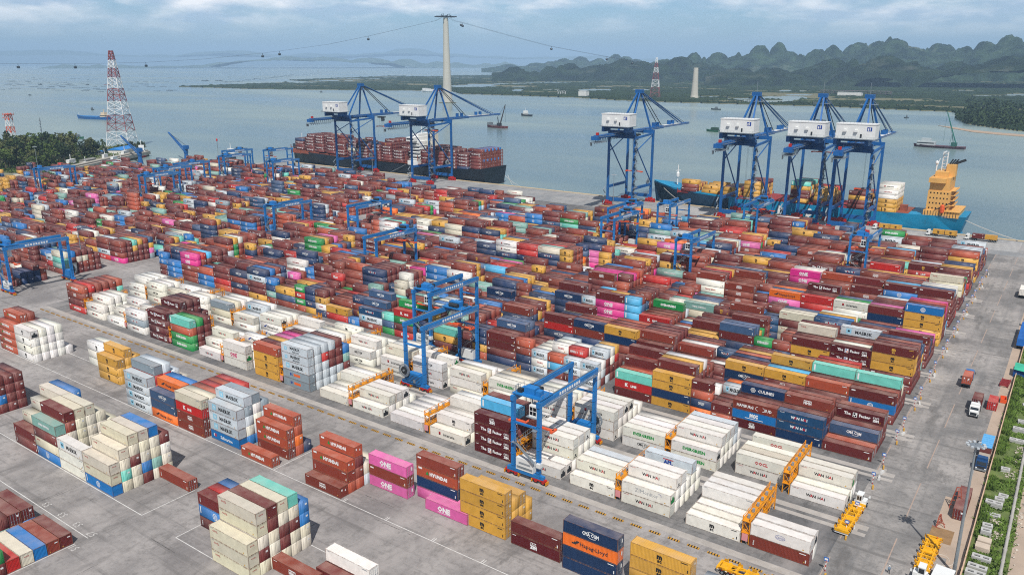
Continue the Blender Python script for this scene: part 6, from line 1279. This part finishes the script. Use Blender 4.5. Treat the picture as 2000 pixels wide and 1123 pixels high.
def crane_gear(t, L, B, H_, m, j, base=.18, bm=DARK):
    o = MB(); o.cbox((L * base, 0, H_ + 2.4), (6, 5, 4.4)); o.lathe((L * base, 0, H_ * .8), [(3, 0), (3, 1)], 10); k = o.build('crane_house', bm, t)
    o = MB(); a0 = (L * base + 2, 0, H_ + 3); a1 = (L * base + j[0], 0, H_ + j[1])
    for dy in (-.9, .9):
        for dz in (-.8, .8): o.bar((a0[0], dy, a0[2] + dz), (a1[0], dy * .4, a1[2] + dz * .5), .4)
    for q in np.linspace(0, 1, 9)[:-1]:
        q2 = q + .125; o.bar(tuple(a0[i] + (a1[i] - a0[i]) * q + (0, -.9 * (1 - .6 * q), -.8)[i] for i in range(3)), tuple(a0[i] + (a1[i] - a0[i]) * q2 + (0, -.9 * (1 - .6 * q2), .8)[i] for i in range(3)), .3)
    o.build('crane_jib', m, t)
    o = MB(); mt = (L * base - 3.5, 0, H_ + 14); o.bar((L * base - 1, 0, H_ + 4), mt, .7); o.bar(mt, a1, .25); o.bar(mt, (L * base - 5, 0, H_ + 2), .25); o.bar(a1, (a1[0], 0, H_ + 6), .18); o.build('rigging', bm, t)
def barge1(t, L, B, H_): crane_gear(t, L, B, H_, mat('jib_brown', '#4e3f3a'), (13, 33), .14); o = MB(); o.box(-L * .44, -3, H_, -L * .26, 3, H_ + 5); o.box(-L * .2, -4, H_ * .8, 0, 4, H_ + 1.6); o.build('deckhouse', DG, t)
boat(970, 250, 40, 12, 3.2, HRU, DG, 'rusty crane barge with raised dark lattice jib behind the dark ship', None, R_(-6), barge1, 'crane barge', 'crane_barge')
def barge2(t, L, B, H_): crane_gear(t, L, B, H_, mat('jib_green', '#2e7466'), (-12, 40), .28, mat('crane_green', '#2f5f55')); o = MB(); o.box(-L * .44, -4, H_, -L * .08, 4, H_ + 4.5, 0); o.box(-L * .36, -3, H_ + 4.5, -L * .18, 3, H_ + 8, 0); o.box(-L * .44, -4.02, H_ + 2, -L * .1, -4, H_ + 3.2, 1); o.build('deckhouse', [mat('house_grey', '#aeb4b4'), GLASS], t)
boat(1834, 289, 56, 14, 2.6, mat('hull_umber', '#5a4048', .8, 0, .3, .3), DG, 'flat dredger barge with a green lattice crane near the sand spit', None, R_(-4), barge2, 'crane barge', 'crane_barge')
boat(1395, 258, 26, 7, 2.6, HG, mat('house_green', '#2c4a3a'), 'dark green boat half hidden by a white machinery house', (-.2, .25, 4), R_(-8))
boat(1398, 215, 22, 6, 2.4, mat('hull_slate', '#3b434a'), DG, 'small dark boat in the river near the shorter tower', (-.1, .2, 4), R_(-4))
boat(1603, 236, 17, 5, 1.4, mat('hull_slate', '#3b434a'), DG, 'tiny dark sampan beyond the quay crane booms', (-.1, .15, 1.6), 0, cat='sampan', name='sampan')
boat(1770, 231, 8, 3, 1.2, mat('hull_slate', '#3b434a'), DG, 'tiny grey buoy boat right of the quay cranes', (-.1, .2, 4), 0); 
boat(58, 187, 16, 5, 1.6, mat('hull_slate', '#3b434a'), DG, 'tiny dark boat alone on the open bay', (-.1, .2, 2.2), 0)
boat(180, 215, 11, 4, 1.4, mat('hull_slate', '#3b434a'), DG, 'tiny dark boat above the blue freighter', (-.1, .2, 4), 0)
boat(627, 181, 14, 5, 1.6, mat('hull_slate', '#3b434a'), DG, 'tiny dark boat before the mangrove bank', (-.1, .2, 4), 0)
for px, py, L, l in ((400, 158.5, 60, 'low dark barge far out, first of two abreast'), (427, 158.5, 60, 'low dark barge far out, second of two abreast'), (78, 166, 30, 'low dark fishing raft on the open bay'), (170, 166.5, 26, 'low dark raft behind the pylon line'), (210, 167, 60, 'faded pink raft beside the power pylon')):
    boat(px, py, L, 9, 2.0, mat('raft_pink', '#a8675f') if 'pink' in l else mat('hull_slate', '#3b434a'), DG, l, (.2, .4, 3), 0, cat='barge', name='barge')
def ferry_extra(t, L, B, H_):
    for k in range(3): o = MB(); o.box(-L * .40 + k * L * .16, -6, H_, -L * .27 + k * L * .16, 6, H_ + 9 - k * 1.5); o.build('cabin_block', WHITE, t)
    o = MB(); o.box(L * .06, -5, H_, L * .5, 5, H_ + 3.4); o.build('red_deck', mat('deck_red', '#8c4b48'), t)
boat(845, 180, 105, 14, 3.0, HW, WHITE, 'white moored accommodation barge at the foot of the tall tower', None, 0, ferry_extra, 'barge', 'barge')
# raft lines on the open bay
o = MB(); rs = np.random.default_rng(8)
for i in range(150):
    px, py = (rs.uniform(430, 700), 0) if i < 60 else (rs.uniform(0, 340), 0)
    py = 163 - (px - 430) * .105 + rs.normal() * 1.3 if i < 60 else rs.uniform(152, 180)
    if py < 140: continue
    p = G(px, py, ZW); o.cbox((p[0], p[1], ZW + .5), (rs.uniform(12, 46), rs.uniform(3, 8), 1.2), None, R_(rs.uniform(10, 26)))
tag(o.build('fish_farm_rafts', mat('raft_grey', '#59646b')), 'scattered low fish farm rafts over the open bay', 'rafts', kind='stuff')
# the near basin: vessels along the small quay
def pilot(px, py, L, hm, label, rz=R_(124), hh=6.5):
    def ex(t, L_, B, H_): o = MB(); o.bar((0, 0, H_ + hh), (0, 0, H_ + hh + 5), .35); o.bar((-.9, 0, H_ + hh + 3.4), (.9, 0, H_ + hh + 3.4), .25); o.build('mast', WHITE, t)
    return boat(px, py, L, L * .24, 2.2, hm, WHITE, label, (-.22, .25, hh), rz, ex, 'launch', 'patrol_launch')
pilot(140, 329, 26, HW, 'white patrol launch nearest the tree grove in the basin')
pilot(168, 326.5, 19, DG, 'low grey launch beside the stone quay', hh=3.0); pilot(207, 321, 18, HW, 'white launch with a tall slim mast in the basin', hh=8); pilot(224, 322, 20, HW, 'white launch tied beside the slim masted launch', hh=6)
pilot(245, 310.5, 25, mat('hull_maroon', '#5b2f33'), 'white topped launch with a dark red hull at the quay'); pilot(278, 305, 40, REDP, 'large red hulled pilot vessel at the quay end', R_(150), 9)
pilot(452, 309, 22, mat('hull_navy', '#26303a'), 'dark tug with white house seen between gantry cranes', R_(170), 8); pilot(238, 326, 15, mat('hull_navy', '#26303a'), 'dark small tug behind stacked containers in the basin', hh=4)
b = MB(); b.line([(-757, 352, .25), (-843, 486, .25)], 3.4); b.line([(-762, 350, .1), (-848, 485, .1)], 6); struct('stone_quay', b, mat('stone_quay', '#a09a8e', .9, 0, .2, .3))
# mobile harbour cranes with raised blue jibs
def jib_crane(px, py, jx, jy, label):
    p = G(px, py, 0); t = empty('jib_crane', (p[0], p[1], 0)); tag(t, label, 'jib crane', 'blue jib cranes by the basin')
    b = MB(); b.lathe((0, 0, 0), [(2.6, 0), (2.2, 3), (1.7, 7), (2.2, 8), (2.2, 12)], 12); b.build('tower', BLUE, t)
    b = MB(); b.cbox((1.0, 0, 13.6), (4.4, 4, 3.6)); b.build('crane_house', BLUE, t)
    e = RV(jx, jy, p, (1.0, -.35)) - np.array([p[0], p[1], 0])
    b = MB(); a0 = np.array([0, 0, 9.0])
    for s_ in (-1.3, 1.3): b.bar(tuple(a0 + [0, s_, 0]), tuple(e + [0, s_ * .3, 0]), .9, 1.1)
    for q in np.linspace(.05, .95, 10): b.bar(tuple(a0 + (e - a0) * q + [0, -1.3 + q, 0]), tuple(a0 + (e - a0) * q + [0, 1.3 - q, 0]), .5)
    b.build('jib', BLUE, t); b = MB(); b.bar((1, 0, 15.4), tuple(e), .25); b.build('stay_rope', DARK, t)
jib_crane(275, 320, 236, 266, 'blue jib crane at the basin leaning over the pilot vessel'); jib_crane(365, 314, 329, 259, 'blue jib crane standing alone before open water')

# ---------------------------------------------------------------- grove of trees on the headland
rs = np.random.default_rng(15); TV = []
for v in range(7):
    bt = MB(); bc = MB(); con = v < 4; hgt_ = 1.0
    bt.bar((0, 0, 0), (.01, .01, .72), .05, None, None, 6, .02)
    for k in range(7): a = rs.uniform(0, 6.28); z = rs.uniform(.3, .7); bt.bar((0, 0, z), (.2 * math.cos(a), .2 * math.sin(a), z + .12), .018, None, None, 4, .007)
    if con:
        for k in range(11): z = .2 + .075 * k; r = .30 * (1 - (z - .15) * .98) + .03; a = rs.uniform(0, 6.28); leaves(bc, (r * .5 * math.cos(a), r * .5 * math.sin(a), z), (r, r, .10), 34, .045, rs)
    else:
        for k in range(9): a = rs.uniform(0, 6.28); q = rs.uniform(.05, .3); leaves(bc, (q * math.cos(a), q * math.sin(a), rs.uniform(.45, .85)), (.22, .22, .15), 38, .055, rs)
    TV.append((bt.mesh('trunk', BARK), bc.mesh('crown', (LEAFD, LEAFM, LEAFD, LEAFO, LEAFM, LEAFD, LEAFO)[v])))
TL = ['slender dark casuarina tree in the grove beside the basin', 'feathery green casuarina tree in the grove beside the basin', 'narrow dark pointed tree in the grove beside the basin', 'olive feathery casuarina in the grove beside the basin', 'round topped mid green tree in the grove beside the basin', 'broad dark leafy tree in the grove beside the basin', 'pale olive broad tree in the grove beside the basin']
def tree(x, y, z, h, v, s_=1.0):
    t = empty('tree', (x, y, z), rs.uniform(0, 6.28)); t.scale = (h * s_, h * s_, h); tag(t, TL[v], 'tree', 'trees of the grove on the headland')
    for nm, me in zip(('trunk', 'crown'), TV[v]): k = bpy.data.objects.new(nm, me); COL.objects.link(k); k.parent = t
n = 0; EDG = [(0, 336), (60, 341), (100, 338), (125, 331), (165, 312), (215, 305), (258, 298), (290, 294)]; TOP = [(0, 300), (60, 288), (100, 285), (140, 300), (190, 306), (258, 293), (290, 291)]
TX = lambda P, x: float(np.interp(x, [p[0] for p in P], [p[1] for p in P]))
while n < 128:
    px = rs.uniform(-14, 283); lo, hi = TX(EDG, px) - 3, TX(TOP, px) + 3
    if hi >= lo: hi = lo - 2
    py = rs.uniform(hi, lo); p = G(px, py, 0)
    if 190 < px < 246 and rs.random() < .55: continue
    h = rs.uniform(13, 27) * (1.0 if px < 150 else .72) * (.5 if px > 205 else 1); v = int(rs.integers(0, 4)) if rs.random() < .68 else int(rs.integers(4, 7))
    tree(p[0], p[1], 0, h, v, rs.uniform(.85, 1.25)); n += 1
b = MB()
for i in range(420):
    px = rs.uniform(-10, 255); py = TX(EDG, px) - rs.uniform(-1, 16); p = G(px, py, 0); leaves(b, (p[0], p[1], 1.2), (3, 3, 1.6), 14, .9, rs)
for i in range(60): p = G(rs.uniform(82, 118), rs.uniform(336, 347), 0); leaves(b, (p[0], p[1], 2), (4, 4, 2.6), 22, 1.0, rs)
tag(b.build('undergrowth', LEAFM), 'tangled green undergrowth between the grove trees and the basin', 'undergrowth', kind='stuff')
def shed(px, py, L, W, h, wall, roof, label, rz=0, gable=1.5, cat='building', nm='shed'):
    p = G(px, py, 0); t = empty(nm, (p[0], p[1], 0), rz); tag(t, label, cat); b = MB(); b.box(-L / 2, -W / 2, 0, L / 2, W / 2, h); w_ = b.build('wall', wall, t)
    b = MB(); o = .5; b.add([(-L / 2 - o, -W / 2 - o, h), (L / 2 + o, -W / 2 - o, h), (L / 2 + o, W / 2 + o, h), (-L / 2 - o, W / 2 + o, h), (-L / 2 - o, 0, h + gable), (L / 2 + o, 0, h + gable)], [(0, 1, 5, 4), (2, 3, 4, 5), (0, 4, 3), (1, 2, 5), (3, 2, 1, 0)]); b.build('roof', roof, t)
    for k in range(max(1, int(L / 4))): b = MB(); b.box(-L / 2 + 1.2 + 4 * k, -W / 2 - .03, 1.0, -L / 2 + 2.6 + 4 * k, -W / 2 - .005, 2.3); b.build('window', GLASS, t)
    return t
RB = mat('roof_blue', '#2f7fc4', .5, 0, .1); WW = mat('wall_white', '#d9d7cf')
shed(238, 299, 30, 16, 4.5, WW, RB, 'shed with a bright blue roof at the end of the grove', R_(120), 2.4); shed(197, 303, 22, 8, 3.6, WW, RB, 'low blue roofed shelter among the trees', R_(120), 1.2); shed(6, 306, 14, 10, 9, WW, mat('roof_grey', '#8b9aa5'), 'white two storey house among trees at the photo edge', R_(30), 1.6, 'house', 'house'); shed(172, 317, 17, 7, 3, mat('wall_grey', '#9b9890'), mat('roof_dull', '#8a8882'), 'small grey hut beside the stone quay', R_(120), .8)
shed(1660, 187, 66, 26, 9, WW, mat('roof_white', '#c9c9c4'), 'white shed of the unfinished building on the far bank', 0, .6); 
p = G(1668, 186, ZW); t = empty('unfinished_building', tuple(p)); tag(t, 'grey brown concrete frame building on the far bank', 'building'); b = MB(); [b.bar((x, y, 0), (x, y, 13), 1.4) for x in np.arange(-105, 110, 14) for y in (0, 18)]; [b.box(-106, -2, z, 106, 20, z + .9) for z in (6, 12)]; b.build('concrete_frame', mat('frame_brown', '#6b5e5c'), t)
p = G(1097, 187, ZW); t = empty('truss_gate', tuple(p)); t.scale = (.36,) * 3; tag(t, 'small white lattice structure on the far mangrove shore', 'lattice frame'); b = MB()
for k in range(4):
    x = -36 + k * 24; b.bar((x - 6, 0, 0), (x, 0, 30), 2.2); b.bar((x + 6, 0, 0), (x, 0, 30), 2.2); b.bar((x, 0, 30), (x - 9, 0, 40), 1.6); b.bar((x, 0, 30), (x + 9, 0, 40), 1.6)
b.bar((-42, 0, 27), (42, 0, 27), 1.8); b.build('truss', TWH, t)
shed(1140, 188, 26, 18, 14, WW, mat('roof_white', '#c9c9c4'), 'small white pump house on the far bank', 0, 1)

# ---------------------------------------------------------------- strip beyond the fence
b = MB(); b.box(-6.35, 60, .01, .9, 560 - 45, .06); struct('grass_verge', b, GRASSM)
b = MB(); b.box(.9, 60, .005, 60, 515, .04); struct('dirt_track', b, DIRT)
t = empty('boundary_wall', (0, 0, 0)); tag(t, 'low cracked concrete boundary wall along the road verge', 'wall'); b = MB(); y = 118.0; rw = random.Random(4)
while y < 512:
    l = rw.uniform(3.4, 4.4); b.box(-6.6 + rw.uniform(-.04, .04), y, 0, -6.38, y + l - .05, rw.uniform(1.35, 1.6)); y += l
b.build('wall_panels', mat('wall_plaster', '#c9a98c', .9, 0, .2, .6, grime='#8a7562', gs=.7, gt=.5), t)
rs = np.random.default_rng(31); b = MB()
for i in range(9000):
    y = rs.uniform(125, 330) ; x = rs.uniform(-6.2, .8)
    if i % 3 == 0: x = -6.2 + abs(rs.normal()) * .9
    if vnoise(np.array([x * .35]), np.array([y * .2]), 5)[0] < .34: continue
    hh = rs.uniform(.25, .7) * (2.0 if (x < -4.6 and 185 < y < 300) else 1); a = rs.uniform(0, 6.28); dx, dy = .28 * math.cos(a), .28 * math.sin(a)
    for q in range(3): u = rs.normal(size=2) * .2; b.add([(x - dx + u[0], y - dy + u[1], .05), (x + dx + u[0], y + dy + u[1], .05), (x + u[0] * 2.4, y + u[1] * 2.4, hh)], [(0, 1, 2)])
tag(b.build('grass', leaf_mat('grass_blades', '#4f6b2c', '#6d8238', .3)), 'rough green grass and weeds along the verge', 'grass', kind='stuff')
t = empty('pipeline', (0, 0, 0)); tag(t, 'long pale concrete pipe lying along the grass verge', 'pipe')
b = MB(); [b.bar((-.25, y, .42), (-.25, y + 4.9, .42), .62, None, None, 12) for y in np.arange(120, 420, 5.0)]; b.build('pipe', CONC, t)
b = MB(); [b.disc((-.25, y - .05, .42), (0, 1, 0), .40, .3, 12) for y in np.arange(120, 420, 5.0)]; b.build('joint_collar', CONC, t)
def coverblock(x, y, z, n, rz, label, slots=1):
    t = empty('concrete_block_pile', (x, y, z), rz); tag(t, label, 'concrete block', 'concrete blocks stored on the grass'); W_ = 1.45 * slots + .5
    for k in range(n):
        b = MB(); z0 = .06 + k * .42; L2 = .8
        b.box(-W_ / 2, -L2, z0, W_ / 2, -L2 + .45, z0 + .36, 0); b.box(-W_ / 2, L2 - .45, z0, W_ / 2, L2, z0 + .36, 0); b.box(-W_ / 2, -L2 + .45, z0, -W_ / 2 + .4, L2 - .45, z0 + .36, 0); b.box(W_ / 2 - .4, -L2 + .45, z0, W_ / 2, L2 - .45, z0 + .36, 0)
        if slots == 2: b.box(-.25, -L2 + .45, z0, .25, L2 - .45, z0 + .36, 0)
        b.box(-W_ / 2 + .4, -L2 + .45, z0, W_ / 2 - .4, L2 - .45, z0 + .1, 1); b.build('slab', [CBL_, DARK], t)  # dark sheet on each opening's floor paints the shade of the recess
CBL_ = mat('precast_concrete', '#b5b3ae', .85, 0, .12, .5, grime='#8d8a83', gs=.6, gt=.5)
BL = [(-3.4, 213.5, 2, 1, 'nearest the rubble heap'), (-2.6, 199.5, 1, 1, 'beside the pipe, single slab'), (-3.2, 196.6, 2, 1, 'stepped below the single slab'), (-4.0, 193.2, 3, 2, 'tall pile with two openings behind the maroon container'), (-4.0, 188.8, 1, 2, 'single low slab with two openings'), (-4.2, 182.6, 2, 1, 'narrow pile level with the mast base'), (-4.2, 179.4, 3, 1, 'tall narrow pile below it'), (-3.9, 168.6, 2, 2, 'beside the stacked plain slabs'), (-4.2, 164.6, 2, 2, 'wide pile before the lower edge'), (-4.3, 161.4, 3, 2, 'widest pile near the photo bottom'), (-4.3, 157.8, 2, 2, 'lowest pile at the photo bottom'), (-2.0, 262, 1, 1, 'far single slab by the green roof'), (-1.5, 247.5, 2, 2, 'long pile beside the tall reeds'), (-2.2, 240.5, 3, 2, 'dark pile under the far reeds'), (-2.4, 233.2, 2, 2, 'broken pile by the pipe')]
for x, y, n, s_, l in BL: coverblock(x, y, 0, n, R_(rw.uniform(-5, 5)), 'pale concrete blocks with openings, %s' % l, s_)
t = empty('slab_stack', (-4.1, 173.8, .06)); tag(t, 'stack of plain beige concrete slabs on the grass', 'slab stack'); [MB().cbox((rw.uniform(-.1, .1), dy, .14 + k * .3), (2.5, 2.1, .26)).build('slab', mat('slab_beige', '#bfae9b', .85, 0, .1, .5), t) for dy in (-1.3, 1.4) for k in range(4)]
b = MB(); rs = np.random.default_rng(2)
for i in range(260):
    cl = [(-1.7, 212, 2.2, 3), (-2.4, 180.5, .9, 2.2), (-.9, 226, 1.3, 7), (-2.8, 186, 1.2, .9), (1.4, 190, .9, 14)][i % 5]; x, y = cl[0] + rs.normal() * cl[2] * .5, cl[1] + rs.normal() * cl[3] * .5; s_ = rs.uniform(.12, .42); P = rs.normal(size=(8, 3)); P /= np.linalg.norm(P, axis=1)[:, None]
    bm = bmesh.new(); [bm.verts.new(tuple(np.array([x, y, .05 + s_ * .4]) + q * s_ * np.array([1, 1, .65]))) for q in P]; bmesh.ops.convex_hull(bm, input=bm.verts); bm.verts.index_update(); b.add([v.co[:] for v in bm.verts], [tuple(v.index for v in f.verts) for f in bm.faces]); bm.free()
tag(b.build('rubble', mat('rubble_stone', '#b3a899', .9, 0, .25, 1.2)), 'scattered broken stone and concrete rubble on the verge', 'rubble', kind='stuff')
# small things on the shoulder
def trestle(x, y, rz, label, h=3.6):
    t = empty('steel_frame', (x, y, .02), rz); tag(t, label, 'steel frame'); m_ = mat('red_oxide', '#9c4f3c', .7, 0, .2)
    b = MB(); b.bar((-1.3, 0, 0), (-.35, 0, h), .2); b.bar((1.3, 0, 0), (.35, 0, h), .2); b.build('side_rail', m_, t)
    b = MB(); [b.bar((-1.3 + .95 * q, 0, h * q), (1.3 - .95 * q, 0, h * q), .13) for q in (.12, .35, .58, .8, 1.0)]; b.bar((-1.3, -.8, .05), (-1.3, .8, .05), .15); b.bar((1.3, -.8, .05), (1.3, .8, .05), .15); b.bar((0, 0, h), (0, -1.3, 0), .13); b.build('rung', m_, t)
trestle(-10.9, 187.6, R_(10), 'tall tapering red oxide steel frame beside the maroon container', 5.2); trestle(-12.9, 177.6, R_(75), 'low leaning red oxide frame in the dug sandy patch', 2.6)
b = MB(); b.bar((0, 0, 0), (.05, 0, 1.9), .14); b.cbox((0, 0, .04), (.5, .5, .08)); tag(b.build('orange_post', ORNG, None, (-12.2, 169.2, .03)), 'short orange post standing in the dug sandy patch', 'post')
b = MB(); b.box(-2.3, -2.6, 0, 2.0, 3.4, .05); tag(b.build('dug_patch', mat('dug_earth', '#8d6f4e', .95, 0, .25, .5), None, (-11.7, 173.2, .021)), kind='structure')
t = empty('flat_rack', (-8.7, 277.0, 0), R_(-3)); tag(t, 'empty red steel flat rack standing on the shoulder', 'flat rack'); b = MB(); b.box(-1.2, -3, .2, -1.0, 3, .9); b.box(1.0, -3, .2, 1.2, 3, .9); [b.box(-1.0, y - .12, .4, 1.0, y + .12, .75) for y in np.linspace(-2.9, 2.9, 7)]; b.build('frame', mat('rack_red', '#8e2f30', .6), t); b = MB(); [b.box(x - .1, y - .1, 0, x + .1, y + .1, 1.1) for x in (-1.1, 1.1) for y in (-2.9, 2.9)]; b.build('corner_post', mat('rack_red'), t)
t = empty('kiosk', (-4.9, 288.5, 0), R_(4)); tag(t, 'blue kiosk under a bright green sheet roof by the fence', 'kiosk'); b = MB(); b.box(-2.6, -2.4, 0, .6, 1.6, 2.2); b.build('wall', mat('kiosk_blue', '#1c4c8c', .5), t); b = MB(); b.add([(-2.6, -3, 2.7), (2.6, -3.3, 2.2), (2.8, 3.2, 2.6), (-2.2, 3.4, 3.1), (0, 0, 3.25)], [(0, 1, 4), (1, 2, 4), (2, 3, 4), (3, 0, 4), (3, 2, 1, 0)]); b.build('roof', mat('sheet_green', '#3fae8c', .6), t); b = MB(); [b.bar((x, y, 0), (x, y, 2.4), .1) for x, y in ((2.3, -3), (2.5, 2.9), (-2.2, 3))]; b.build('post', STEEL, t)
t = empty('orange_bin', (-7.9, 261.5, 0), .1); tag(t, 'small bright orange open bin behind the red container', 'bin'); b = MB(); b.box(-.8, -1.6, .1, .8, 1.6, .25); [b.box(*q) for q in ((-.8, -1.6, .25, -.7, 1.6, 1.3), (.7, -1.6, .25, .8, 1.6, 1.3), (-.7, -1.6, .25, .7, -1.5, 1.3), (-.7, 1.5, .25, .7, 1.6, 1.3))]; b.build('bin_body', ORNG, t)
t = empty('white_cabin', (-9.2, 155.6, 0), R_(-4)); tag(t, 'white roofed guard cabin at the foot of the tall mast', 'guard cabin'); b = MB(); b.box(-1.5, -2, 0, 1.5, 2, 2.3, 0); b.box(-1.2, 2.0, 1.1, 1.2, 2.02, 1.9, 1); b.build('wall', [WHITE, GLASS], t); b = MB(); b.box(-1.7, -2.2, 2.3, 1.7, 2.2, 2.45); b.build('roof', WHITE, t)
b = MB(); A = np.linspace(0, 6.6, 26); b.line([(-10.4 + 1.3 * math.cos(a) * (1 + .1 * a), 164 + 2.0 * math.sin(a), .05) for a in A], .07); tag(b.build('hose', ROPE), 'loose white hose coiled on the sandy shoulder', 'hose')
# corner guards of the blocks by the access road: sign on a striped post, yellow bumper, white bollard
gi = 0
for bi, yb in enumerate(FR[:11]):
    for dy, wh in ((.4, 'near'), (16.6, 'far')):
        x, y = -28.6, yb + dy; nm_ = '%s end of the %s block by the road' % (wh, NTH[bi])
        t = empty('corner_sign', (x, y, 0)); tag(t, 'blue row sign on a striped post, %s' % nm_, 'sign', 'row signs along the access road')
        b = MB(); [b.bar((0, 0, .5 * k), (0, 0, .5 * k + .5), .16, None, k % 2, 8) for k in range(5)]; b.build('post', [REDP, MATS['ink_white']], t)
        b = MB(); b.box(-.45, -.05, 2.4, .45, .05, 3.2, 0); b.box(-.3, -.06, 2.6, .3, -.05, 3.0, 1); b.build('sign_board', [mat('sign_blue', '#2a66b0'), MATS['ink_white']], t)
        b = MB(); b.box(-.18, -.9, 0, .18, .9, .4); tag(b.build('yellow_bumper', mat('bumper_yellow', '#b98d35', .7, 0, .25, 1.5), None, (x + .5, y - 1.9, .0), R_(8)), 'yellow concrete bumper beside the sign, %s' % nm_, 'bumper', 'bumpers along the access road')
        gi += 1
        if gi % 3 == 0: continue
        b = MB(); b.lathe((0, 0, 0), [(.34, 0), (.34, .5), (.22, .8)], 8); b.add([(-.3, -.9, 0), (.3, -.9, 0), (.3, .9, 0), (-.3, .9, 0), (-.18, -.8, .6), (.18, -.8, .6), (.18, .8, .6), (-.18, .8, .6)], [(4, 5, 6, 7), (0, 1, 5, 4), (1, 2, 6, 5), (2, 3, 7, 6), (3, 0, 4, 7)]); tag(b.build('white_barrier', mat('barrier_grey_white', '#c4c2bd', .7, 0, .12, 2.0), None, (x + .7, y + (3.6 if dy > 1 else -4.8), .0), R_(rw.uniform(-20, 20))), 'white plastic barrier block, %s' % nm_, 'barrier', 'white barriers along the access road')
# ---------------------------------------------------------------- haze
b = MB(); b.box(-29500, -400, ZW - 4.5, 25000, 31500, 640)
hm = bpy.data.materials.new('haze'); hm.use_nodes = True; t = hm.node_tree; t.nodes.clear()
pv = N(t, 'ShaderNodeVolumePrincipled'); pv.inputs['Color'].default_value = (.50, .74, 1.0, 1); pv.inputs['Density'].default_value = HAZE_DENSITY; pv.inputs['Anisotropy'].default_value = -.25
oo = N(t, 'ShaderNodeOutputMaterial'); t.links.new(pv.outputs[0], oo.inputs['Volume'])
tag(b.build('haze', hm), kind='stuff')
print('containers', len(CONT), 'single', len(SINGLE), 'hidden', sum(c['n'] == 0 for c in CONT))
